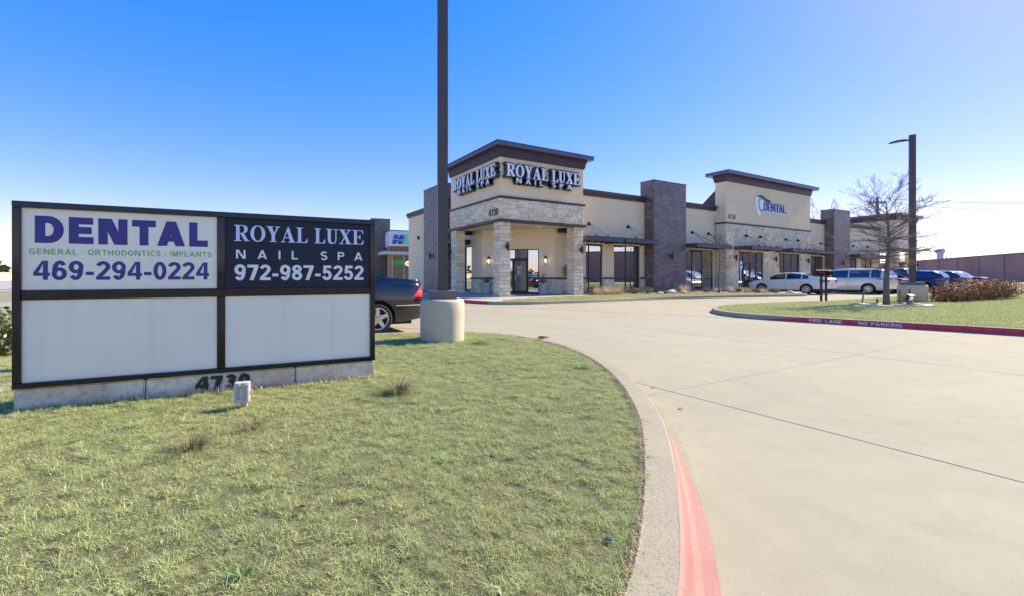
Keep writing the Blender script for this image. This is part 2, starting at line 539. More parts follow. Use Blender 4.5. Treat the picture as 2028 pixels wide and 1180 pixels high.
# ---- bold grotesque capitals and figures, drawn as strokes of one cap height
def _arc(cx, cy, rx, ry, a0, a1, n=14):
    return [(cx + rx * math.cos(R(a0 + (a1 - a0) * k / n)), cy + ry * math.sin(R(a0 + (a1 - a0) * k / n))) for k in range(n + 1)]
def sans_glyph(ch, t):
    """-> (width, [('s', centreline, closed) | ('p', polygon)])"""
    h = t / 2
    S_ = lambda *p, c=False: ('s', list(p), c)
    P_ = lambda *p: ('p', list(p))
    V = lambda x: P_((x - h, 0), (x + h, 0), (x + h, 1), (x - h, 1))
    Hh = lambda x0, x1, y: P_((x0, y - h), (x1, y - h), (x1, y + h), (x0, y + h))
    g = 1.13 * t
    if ch == 'I': return t, [V(h)]
    if ch == 'L': return .60, [V(h), Hh(t, .60, h)]
    if ch == 'E': return .66, [V(h), Hh(t, .66, h), Hh(t, .61, .51), Hh(t, .65, 1 - h)]
    if ch == 'F': return .60, [V(h), Hh(t, .56, .50), Hh(t, .60, 1 - h)]
    if ch == 'H': return .72, [V(h), V(.72 - h), Hh(t, .72 - t, .52)]
    if ch == 'T': return .70, [Hh(0, .70, 1 - h), P_((.35 - h, 0), (.35 + h, 0), (.35 + h, 1 - t), (.35 - h, 1 - t))]
    if ch == 'N': return .82, [V(h), V(.82 - h), P_((t * .3, 1), (t * .3 + g, 1), (.82 - t * .3, 0), (.82 - t * .3 - g, 0))]
    if ch == 'M': return .86, [V(h), V(.86 - h), P_((t * .3, 1), (t * .3 + g, 1), (.43 + g * .42, 0), (.43 - g * .42, 0)), P_((.86 - t * .3 - g, 1), (.86 - t * .3, 1), (.43 + g * .42, 0), (.43 - g * .42, 0))]
    if ch == 'A': return .86, [P_((0, 0), (g, 0), (.43 + g * .5, 1), (.43 - g * .5, 1)), P_((.86 - g, 0), (.86, 0), (.43 + g * .5, 1), (.43 - g * .5, 1)), P_((.17, .18), (.69, .18), (.64, .18 + t * .85), (.22, .18 + t * .85))]
    if ch == 'K': return .74, [V(h), P_((t, .30), (t, .30 + t * 1.5), (.70 - g * 1.05, 1), (.70 + g * .05, 1)), P_((.27, .62), (.27 + g * .5, .62 + .14), (.76, 0), (.76 - g * 1.15, 0))]
    if ch == 'D': return .74, [V(h), ('s', [(t, 1 - h), (.34, 1 - h)] + _arc(.34, .5, .40 - h, .5 - h, 90, -90)[1:] + [(t, h)], False)]
    if ch == 'P': return .68, [V(h), ('s', [(t, 1 - h), (.40, 1 - h)] + _arc(.40, .705, .28 - h, .295 - h, 90, -90)[1:] + [(t, .41 + h)], False)]
    if ch == 'R': return .74, [V(h), ('s', [(t, 1 - h), (.42, 1 - h)] + _arc(.42, .715, .28 - h, .285 - h, 90, -90)[1:] + [(t, .43 + h)], False), P_((.34, .46), (.34 + g, .46), (.76, 0), (.76 - g * 1.05, 0))]
    if ch == 'O': return .82, [('s', _arc(.41, .5, .41 - h, .52 - h, 0, 360, 28)[:-1], True)]
    if ch == 'C': return .76, [('s', _arc(.41, .5, .41 - h, .52 - h, 48, 312, 22), False)]
    if ch == 'G': return .80, [('s', _arc(.41, .5, .41 - h, .52 - h, 48, 318, 22), False), P_((.80 - t, .10), (.80, .10), (.80, .53), (.80 - t, .53)), P_((.44, .53 - t * .9), (.80 - t, .53 - t * .9), (.80 - t, .53), (.44, .53))]
    if ch == 'S': return .68, [('s', _arc(.34, .735, .33 - h, .285 - h, 25, 180, 10) + _arc(.34, .735, .33 - h, .235 - 0 * h, 180, 235, 4)[1:] + [(.34, .505)] + _arc(.34, .275, .34 - h, .225, 55, 0, 4)[:] + _arc(.34, .275, .34 - h, .295 - h, 0, -158, 10)[1:], False)]
    if ch == 'U': return .72, [('s', [(h, 1), (h, .36)] + _arc(.36, .36, .36 - h, .38 - h, 180, 360)[1:] + [(.72 - h, 1)], False)]
    if ch == '-': return .36, [Hh(.02, .34, .34)]
    if ch == '\u2022': return .26, [('p', _arc(.13, .42, .12, .12, 0, 360, 12)[:-1])]
    w = .58; c = w / 2
    if ch == '0': return w, [('s', _arc(c, .5, c - h, .515 - h, 0, 360, 26)[:-1], True)]
    if ch == '1': return .44, [P_((.20, 0), (.20 + t, 0), (.20 + t, 1), (.22, 1), (.20, .9)), P_((.02, .68), (.02, .84), (.22, 1), (.22, .80))]
    if ch == '2': return w, [('s', _arc(c, .715, c - h, .30 - h, 170, -28, 12) + [(c + .04, .42), (h * 1.3, t * .9)], False), Hh(0, w, h)]
    if ch == '3': return w, [('s', _arc(c, .745, c - h - .015, .27 - h, 160, -70, 12) + [(c - .06, .515)], False), ('s', [(c - .06, .52)] + _arc(c, .29, c - h, .305 - h, 70, -165, 14), False)]
    if ch == '4': return .62, [P_((.36, 0), (.36 + t, 0), (.36 + t, 1), (.36, 1)), P_((0, .21), (.62, .21), (.62, .21 + t * .9), (0, .21 + t * .9)), P_((0, .21 + t * .9), (t * 1.02, .21 + t * .9), (.36 + t * .3, 1), (.36 - t * .15, 1))]
    if ch == '5': return w, [Hh(.10, w - .04, 1 - h), P_((.085, 1), (.085 + t * .95, 1 - t), (.05 + t * .9, .50), (.05, .46)), ('s', [(.09, .50)] + _arc(c - .01, .33, c - h, .345 - h, 112, -165, 16), False)]
    if ch == '6': return w, [('s', _arc(c, .325, c - h, .34 - h, 0, 360, 22)[:-1], True), ('s', _arc(c + .02, .5, c - h + .0, .515 - h, 40, 200, 12), False)]
    if ch == '9': return w, [('s', _arc(c, .675, c - h, .34 - h, 0, 360, 22)[:-1], True), ('s', _arc(c - .02, .5, c - h + .0, .515 - h, 220, 380, 12), False)]
    if ch == '7': return w, [Hh(0, w, 1 - h), P_((w - t * 1.25, 1 - t), (w, 1 - t), (.12 + t * 1.12, 0), (.12, 0))]
    if ch == '8': return w, [('s', _arc(c, .755, c - h - .02, .26 - h, 0, 360, 20)[:-1], True), ('s', _arc(c, .285, c - h, .30 - h, 0, 360, 22)[:-1], True)]
    return .4, []

def _offset_poly(pl, d):
    n = len(pl); A = sum(pl[i][0] * pl[(i + 1) % n][1] - pl[(i + 1) % n][0] * pl[i][1] for i in range(n))
    s = 1 if A > 0 else -1; out = []
    for i in range(n):
        a, b, c = Vector(pl[i - 1]), Vector(pl[i]), Vector(pl[(i + 1) % n])
        e1, e2 = (b - a).normalized(), (c - b).normalized()
        n1, n2 = Vector((e1.y, -e1.x)) * s, Vector((e2.y, -e2.x)) * s
        m = n1 + n2; m = m.normalized() if m.length > 1e-6 else n1
        k = d / max(.5, m.dot(n1)); out.append(tuple(b + m * k))
    return out

def sans_mesh(txt, t=0.2, gap=0.10, space=0.32, grow=0.0):
    vs, fs = [], []; x = 0; spans = []
    def prism(pl, z1):
        n = len(pl); k = len(vs)
        A = sum(pl[i][0] * pl[(i + 1) % n][1] - pl[(i + 1) % n][0] * pl[i][1] for i in range(n))
        if A < 0: pl = pl[::-1]
        vs.extend([(a, b, z1) for a, b in pl] + [(a, b, -.5) for a, b in pl])
        fs.append(tuple(range(k, k + n))); fs.append(tuple(range(k + n, k + 2 * n))[::-1])
        for i in range(n): fs.append((k + (i + 1) % n, k + i, k + n + i, k + n + (i + 1) % n))
    for ch in txt:
        if ch == ' ':
            x += space; continue
        if ch == 'A' and spans and prev_ == 'T': x -= .09
        prev_ = ch
        w, els = sans_glyph(ch, t); z = .5; s0 = len(vs)
        for e in els:
            z -= .03
            if e[0] == 'p': prism([(x + a, b) for a, b in (_offset_poly(e[1], grow) if grow else e[1])], z)
            else:
                P = e[1]; n = len(P); closed = e[2]; hw = t / 2 + grow; L_, R_ = [], []
                if grow and not closed:
                    d0 = (Vector(P[0]) - Vector(P[1])).normalized() * grow; d1 = (Vector(P[-1]) - Vector(P[-2])).normalized() * grow
                    P = [tuple(Vector(P[0]) + d0)] + P[1:-1] + [tuple(Vector(P[-1]) + d1)]
                for i in range(n):
                    a = Vector(P[i - 1] if (i or closed) else P[0]); b = Vector(P[i]); c = Vector(P[(i + 1) % n] if (i < n - 1 or closed) else P[-1])
                    e1 = (b - a).normalized() if (b - a).length > 1e-7 else (c - b).normalized(); e2 = (c - b).normalized() if (c - b).length > 1e-7 else e1
                    n1, n2 = Vector((-e1.y, e1.x)), Vector((-e2.y, e2.x)); m = (n1 + n2).normalized(); k = hw / max(.7, m.dot(n1))
                    L_.append(b + m * k); R_.append(b - m * k)
                k = len(vs)
                for q in range(n): vs.extend([(x + L_[q].x, L_[q].y, z), (x + R_[q].x, R_[q].y, z), (x + L_[q].x, L_[q].y, -.5), (x + R_[q].x, R_[q].y, -.5)])
                for q in range(n if closed else n - 1):
                    a, b = k + 4 * q, k + 4 * ((q + 1) % n)
                    fs.extend([(a, a + 1, b + 1, b), (a + 2, b + 2, b + 3, a + 3), (a, b, b + 2, a + 2), (a + 1, a + 3, b + 3, b + 1)])
                if not closed:
                    a, b = k, k + 4 * (n - 1); fs.extend([(a, a + 2, a + 3, a + 1), (b, b + 1, b + 3, b + 2)])
        spans.append((s0, len(vs))); x += w + gap
    return vs, fs, spans

def sans(name, txt, m, parent, origin, ax, az, x0, x1, z0, z1, depth=0.01, lift=0.0, t=0.2, gap=0.10, space=0.32, grow=0.0, each=False):
    vs, fs, spans = sans_mesh(txt, t, gap, space, grow)
    co = np.array(vs); mn, mx = co.min(0), co.max(0)
    A, Z, O = (Vector(q) for q in (ax, az, origin)); A.normalize(); Z.normalize(); NN = A.cross(Z)
    u = x0 + (co[:, 0] - mn[0]) / (mx[0] - mn[0]) * (x1 - x0); w = z0 + (co[:, 1] - mn[1]) / (mx[1] - mn[1]) * (z1 - z0); d = lift + (co[:, 2] + .5) * depth
    out = np.array(O) + u[:, None] * np.array(A) + w[:, None] * np.array(Z) + d[:, None] * np.array(NN)
    out = [tuple(p) for p in out.tolist()]
    if not each: spans = [(0, len(vs))]
    for (a, b) in spans:
        mb = MB(); mb.add(out[a:b], [[i - a for i in f] for f in fs if a <= f[0] < b]); o = mb.build(name, m, parent)
    return o

def serif(name, txt, m, parent, origin, ax, az, x0, x1, z0, z1, depth=0.01, lift=0.0, grow=0.0, bold=0.0):
    """the serif letters one object each, fitted like lettering()"""
    W = sum(.38 if c == ' ' else SERIF[c][0] + .05 for c in txt) - .05; x = 0; k = (x1 - x0) / W
    for c in txt:
        if c == ' ': x += .38; continue
        w = SERIF[c][0]; g = grow * k
        lettering(name, c, m, parent, origin, ax, az, x0 + x * k - grow * .9, x0 + (x + w) * k + grow * .9, z0 - grow * .9, z1 + grow * .9, depth=depth, lift=lift, serif=True, grow=grow, bold=bold)
        x += w + .05

# ------------------------------------------------------------------ ground helpers
def ngon(name, pts, z, m, parent=None, kind=None):
    mb = MB(); mb.add([(x, y, z) for x, y in pts], [tuple(range(len(pts)))])
    me_o = mb.build(name, m, parent, kind)
    if me_o.data.polygons[0].normal.z < 0: me_o.data.flip_normals()
    return me_o

def densify(pts, step=0.15, smooth=2):
    """Chaikin-smooth a polyline, then resample"""
    P = [Vector(p) for p in pts]
    for _ in range(smooth):
        Q = [P[0]]
        for a, b in zip(P, P[1:]):
            Q += [a * 0.75 + b * 0.25, a * 0.25 + b * 0.75]
        Q.append(P[-1]); P = Q
    out = [P[0]]
    for a, b in zip(P, P[1:]):
        n = max(1, int((b - a).length / step))
        out += [a.lerp(b, (k + 1) / n) for k in range(n)]
    return out

def offset_line(P, d):
    """offset to the right of travel"""
    out = []
    for i in range(len(P)):
        t = (P[min(i + 1, len(P) - 1)] - P[max(i - 1, 0)]).normalized()
        out.append(P[i] + Vector((t.y, -t.x)) * d)
    return out

def sweep(mb, P, prof, smooth=False):
    """prof: list of (offset right of travel, z)"""
    lines = [offset_line(P, d) for d, z in prof]
    vs = []; n = len(P)
    for L, (d, z) in zip(lines, prof):
        vs += [(p.x, p.y, z) for p in L]
    fs = []
    for k in range(len(prof) - 1):
        for i in range(n - 1):
            fs.append((k * n + i, (k + 1) * n + i, (k + 1) * n + i + 1, k * n + i + 1))
    mb.add(vs, fs, smooth)

# ------------------------------------------------------------------ building frame (u along the long front, v into the depth)
C0 = Vector((1.35, 23.5, 0))
BROT = R(29.4)
UX, UY = math.cos(BROT), math.sin(BROT)
def W2(u, v):
    return (C0.x + u * UX - v * UY, C0.y + u * UY + v * UX)

# ------------------------------------------------------------------ the ground
gm = N('dry_ground')
_p = gm.pos()
gm.col(gm.mix(gm.ramp(gm.noise(_p, 0.15, 6), [(0.4, (0, 0, 0)), (0.65, (1, 1, 1))]),
              gm.ramp(gm.noise(_p, 3, 6), [(0.3, (0.24, 0.20, 0.11)), (0.7, (0.36, 0.31, 0.19))]), (0.17, 0.18, 0.075)))
gm.set(Roughness=1.0)
ngon('ground', [(-2500, -2500), (2500, -2500), (2500, 2500), (-2500, 2500)], -0.06, gm.m, kind='structure')

# street on the left, running parallel to the depth of the building
def strip(name, u0, u1, v0, v1, z, m, kind='structure'):
    return ngon(name, [W2(u0, v0), W2(u1, v0), W2(u1, v1), W2(u0, v1)], z, m, kind=kind)
MAT['street'] = concrete('street_concrete', (0.43, 0.40, 0.35), speck=0.15)
strip('street', -62, -31.8, -120, 400, -0.03, MAT['street'])
strip('street_sidewalk', -30.4, -28.8, -120, 300, -0.02, MAT['walk'])

# concrete parking lot: base sheet with separate slabs, joints left open between them
pave = strip('pavement', -24.0, 66, -42, 24, -0.030, MAT['joint'])
slab_us = [-8.49 + 4.6 * k for k in range(-3, 14)]
slab_vs = [-16.67 + 3.9 * k for k in range(-5, 6)]
def add_slab(u0, u1, v0, v1):
    g = 0.004
    mb = MB()
    pts = [(u0 + g, v0 + g), (u1 - g, v0 + g), (u1 - g, v1 - g), (u0 + g, v1 - g)]
    b = 0.006
    inn = [(u0 + g + b, v0 + g + b), (u1 - g - b, v0 + g + b), (u1 - g - b, v1 - g - b), (u0 + g + b, v1 - g - b)]
    vs = [(*W2(*p), -0.028) for p in pts] + [(*W2(*p), -0.004) for p in pts] + [(*W2(*p), 0.0) for p in inn]
    fs = [(0, 1, 5, 4), (1, 2, 6, 5), (2, 3, 7, 6), (3, 0, 4, 7), (4, 5, 9, 8), (5, 6, 10, 9), (6, 7, 11, 10), (7, 4, 8, 11), (8, 9, 10, 11)]
    mb.add(vs, fs)
    mb.build('slab', MAT['pavement'], pave)
for a, b in zip(slab_us, slab_us[1:]):
    for c, d in zip(slab_vs, slab_vs[1:]):
        if d > -1 and a > -6: continue
        add_slab(a, b, c, d)
add_slab(slab_us[-1], 66, -42, 10)
add_slab(slab_us[0], slab_us[-1], -42, slab_vs[0])
for c in (3.9 * k + slab_vs[-1] for k in range(0, 1)):
    add_slab(slab_us[0], -8.49 + 4.6, slab_vs[-1], 23.5)

# ---------------- near lawn with its curved kerb
kerbA = [(-6.0, -7.5), (-3.6, -4.6), (-1.7, -1.9), (-0.45, 0.0), (0.53, 1.51), (0.73, 1.9), (1.01, 2.57), (1.30, 3.39), (1.50, 4.31), (1.62, 5.4),
         (1.55, 6.5), (1.30, 7.45), (0.72, 8.35), (-0.1, 8.82), (-1.0, 8.75), (-2.4, 8.35), (-7.2, 6.85), (-20.5, 2.55)]
PA = densify(kerbA, 0.10)
# right-of-travel must point to the pavement: travel goes up (+Y) with pavement at +X, fine
mb = MB()
sweep(mb, PA, [(-0.012, 0.02), (-0.012, 0.142), (-0.004, 0.150), (0.150, 0.146), (0.163, 0.138), (0.172, 0.12), (0.205, 0.012), (0.225, 0.0045), (0.285, 0.0035), (0.286, -0.01)])
kb = mb.build('kerb', MAT['kerb'], kind='structure')
for i in range(6, len(PA) - 8, 31):        # tooled joints across it
    a, b_ = PA[i], PA[i] + (PA[i + 1] - PA[i]).normalized() * .007
    j = MB(); sweep(j, [a, b_], [(-0.004, 0.1515), (0.150, 0.1475), (0.164, 0.1395), (0.173, 0.1205), (0.206, 0.0135), (0.226, 0.006), (0.285, 0.005)])
    j.build('joint', MAT['joint'], kb)
# worn pink-red paint on the face and gutter of its nearest stretch
pm = N('faded_red_paint')
_p = pm.pos()
pf = pm.ramp(pm.noise(_p, 0.9, 5, 0.6), [(0.3, (0.40, 0.175, 0.14)), (0.7, (0.44, 0.235, 0.185))])
pf = pm.mix(pm.ramp(pm.noise(_p, 120, 3, 0.7), [(0.34, (0.55,) * 3), (0.46, (0, 0, 0))]), pf, (0.22, 0.10, 0.08))
pf = pm.mix(pm.ramp(pm.noise(_p, 38, 7, 0.75), [(0.585, (0, 0, 0)), (0.62, (0.9,) * 3)]), pf, (0.38, 0.33, 0.25))
pf = pm.mix(pm.ramp(pm.noise(_p, 4, 6, 0.6), [(0.5, (0, 0, 0)), (0.75, (0.35,) * 3)]), pf, (0.20, 0.10, 0.085))
pm.col(pf); pm.bump(pm.noise(_p, 120, 4), 0.4, 0.004); pm.set(Roughness=0.75)
PP = [p for p in PA if -7 < p.y < 4.2 and p.x > -4.5]
def taper_sweep(mb, P, prof, y_full, y_end):
    n = len(P)
    lines = [offset_line(P, d) for d, z in prof]
    vs = []
    mid = (prof[0][0] + prof[-1][0]) / 2
    nl = []
    for i, p in enumerate(P):
        k = min(1, max(0.02, (y_end - p.y) / (y_end - y_full)))
        nl.append(k)
    for k, (d, z) in enumerate(prof):
        for i, p in enumerate(P):
            base = lines[0][i]; q = lines[k][i]
            j = 0.006 * noise.noise(Vector((p.x * 6, p.y * 6, k)))
            t = nl[i]
            qq = base.lerp(q, t)
            zz = prof[0][1] + (z - prof[0][1]) * t if t < 1 else z
            # keep it on the kerb face: interpolate along the profile
            vs.append((qq.x + (j if k in (0, len(prof) - 1) else 0), qq.y, None, k, t))
    return vs, lines
paint_prof = [(0.150, 0.1475), (0.164, 0.140), (0.174, 0.1215), (0.207, 0.0145), (0.226, 0.0075), (0.265, 0.0055), (0.295, 0.0035)]
def prof_at(prof, s):
    L = [0]
    for a, b in zip(prof, prof[1:]): L.append(L[-1] + math.hypot(b[0] - a[0], b[1] - a[1]))
    s *= L[-1]
    for k in range(len(prof) - 1):
        if s <= L[k + 1] + 1e-9:
            t = (s - L[k]) / (L[k + 1] - L[k])
            return (prof[k][0] + t * (prof[k + 1][0] - prof[k][0]), prof[k][1] + t * (prof[k + 1][1] - prof[k][1]))
    return prof[-1]
mb = MB(); vs = []; NR = 13
off = [offset_line(PP, 1.0)[i] - PP[i] for i in range(len(PP))]
for k in range(NR):
    for i, p in enumerate(PP):
        w = min(1, max(0.0, (4.1 - p.y) / 1.9)) ** 0.7
        s = 0.42 + (k / (NR - 1) - 0.42) * w
        s = min(1, max(0, s + (0.025 * noise.noise(Vector((p.x * 5, p.y * 5, k * 3.0))) if k in (0, NR - 1) else 0)))
        d, z = prof_at(paint_prof, s)
        q = p + off[i] * d
        vs.append((q.x, q.y, z))
n = len(PP)
mb.add(vs, [(k * n + i, (k + 1) * n + i, (k + 1) * n + i + 1, k * n + i + 1) for k in range(NR - 1) for i in range(n - 1)])
mb.build('kerb_paint', pm.m, kind='structure')

soil = N('lawn_thatch')
_p = soil.pos()
soil.col(soil.mix(soil.ramp(soil.noise(_p, 40, 5, 0.7), [(0.35, (0, 0, 0)), (0.65, (1, 1, 1))]), (0.12, 0.125, 0.045), (0.27, 0.25, 0.11)))
soil.bump(soil.noise(_p, 60, 5, 0.7), 1.0, 0.03); soil.set(Roughness=1.0)

def lawn_mesh(name, outline, centre, rings, zfun, mat_, kind='structure'):
    mb = MB(); vs = []; n = len(outline)
    for k in range(rings + 1):
        t = 1 - k / rings
        for p in outline:
            x = centre[0] + (p[0] - centre[0]) * t; y = centre[1] + (p[1] - centre[1]) * t
            vs.append((x, y, zfun(x, y, t)))
    fs = [(k * n + i, (k + 1) * n + i, (k + 1) * n + (i + 1) % n, k * n + (i + 1) % n) for k in range(rings) for i in range(n)]
    mb.add(vs, fs, True)
    o = mb.build(name, mat_, None, kind)
    s = sum(p.normal.z * p.area for p in o.data.polygons)
    if s < 0: o.data.flip_normals()
    return o

# each lawn is a sheet of thatch with scattered tufts over it
near_out = [(p.x, p.y) for p in PA if p.x > -20 and p.y > -6.9]
near_out = [(q[0], q[1]) for q in [tuple(v) for v in offset_line(PA, -0.012)] if q[1] > -6.9 and q[0] > -7.6]
near_out += [(-7.6, 4.25), (-7.6, -6.5)]
def near_z(x, y, t):
    e = min(1, (1 - t) * 14)
    return 0.132 + e * (0.016 + 0.022 * noise.noise(Vector((x * 0.9, y * 0.9, 0))) + 0.012 * noise.noise(Vector((x * 3, y * 3, 5))))
lawn = lawn_mesh('lawn', near_out, (-1.6, 4.0), 40, near_z, soil.m)
# pale gravel bed beside the street end of the lawn
gv = N('pale_gravel')
_p = gv.pos()
vo = gv.n('ShaderNodeTexVoronoi'); vo.inputs['Scale'].default_value = 38; gv.l(_p, vo.inputs['Vector'])
gv.col(gv.mix(gv.ramp(gv.noise(_p, 2.5, 5), [(0.4, (0, 0, 0)), (0.6, (1, 1, 1))]), gv.mix(vo.outputs['Color'], (0.30, 0.25, 0.17), (0.52, 0.46, 0.36)), (0.34, 0.27, 0.15)))
gv.bump(vo.outputs['Distance'], 0.8, 0.02); gv.set(Roughness=1)
ngon('gravel_bed', [(-20.2, 2.4), (-19.8, -6.5), (-7.6, -6.5), (-7.6, 4.25), (-3.45, 4.2), (-3.2, 4.75), (-2.9, 8.1), (-7.2, 6.8)], 0.15, gv.m, kind='structure')

# ---------------- kerbed island on the right
frontI = [(21.5, 20.9 - 24.0), (17.2, 2.7), (12.4, 8.29), (10.87, 10.06), (9.11, 12.0), (8.60, 12.62), (8.18, 13.25), (7.98, 14.1), (8.15, 15.1), (8.75, 16.3),
          (9.7, 17.35), (11.3, 18.3), (13.2, 19.2), (15.4, 20.0), (19.0, 21.9), (24.0, 24.75), (33.0, 29.8), (40.0, 33.8)]
PI_ = densify(frontI, 0.2)          # travel: away from camera on the pavement's right ... island lies to the right
mb = MB()
sweep(mb, PI_, [(0.0, 0.0045), (0.02, 0.012), (0.038, 0.120), (0.048, 0.138), (0.062, 0.146), (0.205, 0.150), (0.215, 0.144), (0.215, 0.02)][::1])
isk = mb.build('kerb', MAT['kerb'], kind='structure')
inner = [(p.x, p.y) for p in offset_line(PI_, 0.213)]
inner = inner + [(44, 30), (40, 8), (30, -4)]
isl = lawn_mesh('lawn', inner, (17.0, 14.6), 16, lambda x, y, t: 0.132 + min(1, (1 - t) * 10) * (0.02 + 0.02 * noise.noise(Vector((x * .6, y * .6, 2)))), soil.m)
# crimson paint on the street face of its kerb, with white stencilled words
PF = [p for p in PI_ if p.y < 13.0]
mb = MB(); NR = 7
fp = [(0.0225, 0.018), (0.0300, 0.065), (0.0352, 0.118), (0.0455, 0.1395), (0.060, 0.1488)]
offI = [offset_line(PI_, 1.0)[i] - PI_[i] for i in range(len(PF))]
vs = []
for k in range(NR):
    for i, p in enumerate(PF):
        w = min(1, max(0.03, (12.95 - p.y) / 1.1))
        s = (k / (NR - 1)) * w
        d, z = prof_at(fp, s)
        q = p + offI[i] * (d - 0.004)
        vs.append((q.x, q.y, z))
n = len(PF)
mb.add(vs, [(k * n + i, (k + 1) * n + i, (k + 1) * n + i + 1, k * n + i + 1) for k in range(NR - 1) for i in range(n - 1)])
mb.build('kerb_paint', MAT['redpaint'], kind='structure')
# the words: the painted run is straight here
A0 = Vector((9.11, 12.0, 0)); A1 = Vector((10.87, 10.06, 0))
ad = (A1 - A0).normalized(); an = Vector((ad.y, -ad.x, 0))     # an points off the kerb towards the pavement
if an.dot(Vector((-1, -1, 0))) < 0: an = -an
tilt = (Vector((0, 0, 1)) * 0.115 - an * 0.0135).normalized()
MAT['stencil'] = simple('white_stencil_paint', (0.70, 0.66, 0.64), 0.7, var=0.25, scale=20)
wl = empty('kerb_lettering', (A0.x, A0.y, 0), 0)
tag(wl, 'white stencilled fire lane and no parking words on red kerb face', 'lettering')
bpy.context.view_layer.update()
def klet(txt, x0, x1):
    o = sans('word', txt, MAT['stencil'], wl, (0, 0, 0), ad, tilt, x0, x1, 0.030, 0.118, depth=0.0012, lift=-0.0135, t=0.17, gap=0.14)
    return o
def on_kerb(px):
    r = (px - 940) / 869
    return (r * A0.y - A0.x) / (ad.x - r * ad.y)
for t, a, b in (('FIRE', 1602, 1627), ('LANE', 1634, 1667), ('NO', 1700, 1717), ('PARKING', 1725, 1787)):
    klet(t, on_kerb(a), on_kerb(b))

# thin faded red fire-lane line across the pavement
MAT['redline'] = simple('worn_red_line', (0.50, 0.22, 0.19), 0.8, var=0.2, scale=9)
def ground_line(name, a, b, w, z, m, parts=1):
    mb = MB(); a = Vector(a); b = Vector(b); d = (b - a).normalized(); nn = Vector((-d.y, d.x)) * w / 2
    L = (b - a).length; k = max(2, int(L / 0.4)); vs = []
    for i in range(k + 1):
        p = a + (b - a) * i / k
        j = 1 + 0.35 * noise.noise(Vector((p.x * 2, p.y * 2, 0)))
        vs += [(p.x + nn.x * j, p.y + nn.y * j, z), (p.x - nn.x * j, p.y - nn.y * j, z)]
    mb.add(vs, [(2 * i, 2 * i + 1, 2 * i + 3, 2 * i + 2) for i in range(k)])
    o = mb.build(name, m, None, 'structure')
    if o.data.polygons[0].normal.z < 0: o.data.flip_normals()
ground_line('fire_lane_line', (-0.4, 19.3), (8.0, 13.30), 0.07, 0.004, MAT['redline'])
ground_line('fire_lane_line', (-6.0, 12.9), (-0.9, 10.35), 0.10, 0.004, MAT['redline'])

# ---------------- planted strip, sidewalk and porch floor in front of the building
def bld_poly(pts): return [W2(*p) for p in pts]
kerbB_l = [(-2.75, 24), (-2.75, 4), (-2.72, -1.2), (-2.55, -2.4), (-2.1, -3.15), (-1.2, -3.62), (-.3, -3.82), (2.9, -3.95), (6.7, -3.75), (10, -4.0), (14, -4.75), (17, -5.5), (18.9, -6.0), (19.5, -5.9), (19.8, -5.3), (19.85, -3.5), (19.85, -1.0), (20.1, -0.62), (21.0, -0.55), (60.5, -0.55)]
PB = densify([W2(*p) for p in kerbB_l], 0.25)
mb = MB()
# pavement on the right of travel? travel runs down the left side then along the front: pavement lies to the right
sweep(mb, PB, [(-0.16, 0.02), (-0.16, 0.146), (-0.15, 0.150), (-0.018, 0.147), (-0.004, 0.138), (0.004, 0.12), (0.02, 0.012), (0.04, 0.0035)])
mb.build('kerb', MAT['kerb'], kind='structure')
inB = [(p.x, p.y) for p in offset_line(PB, -0.158)]
ngon('sidewalk', inB + [W2(60.5, 24)], 0.140, MAT['walk'], kind='structure')
ngon('planting_bed', [W2(*p) for p in [(3.9, -1.15), (7.0, -1.45), (10, -1.9), (14, -2.6), (17.2, -3.2), (19.3, -4.9), (19.6, -4.6), (19.65, -0.4), (19.0, 0.15), (6.4, 0.15), (6.1, -0.7)]], 0.146,
     simple('bark_mulch', (0.20, 0.13, 0.085), 1.0, var=0.5, scale=14, bump=1.0), kind='structure')
gB = [(p.x, p.y) for p in offset_line(PB, -0.16)]
def uv_of(x, y):
    dx, dy = x - C0.x, y - C0.y
    return dx * UX + dy * UY, -dx * UY + dy * UX
gB = [q for q in gB if -2.1 < uv_of(*q)[0] < 19.45 and uv_of(*q)[1] < -3.0]
gBi = [(19.3, -4.9), (17.2, -3.2), (14, -2.6), (10, -1.9), (7.0, -1.45), (3.9, -1.15), (0.0, -1.95), (-1.4, -2.5)]
strip_lawn = ngon('lawn', gB + [W2(*p) for p in gBi], 0.152, soil.m, kind='structure')
# red paint at the rounded left corner of that kerb
PR = [p for p in PB if uv_of(p.x, p.y)[0] < -2.35 and -3.4 < uv_of(p.x, p.y)[1] < 3]
mb = MB(); sweep(mb, PR, [(-0.10, 0.1515), (-0.018, 0.1505), (-0.001, 0.1405), (0.0075, 0.12), (0.0235, 0.014), (0.04, 0.0065), (0.10, 0.005)])
mb.build('kerb_paint', MAT['redpaint'], kind='structure')

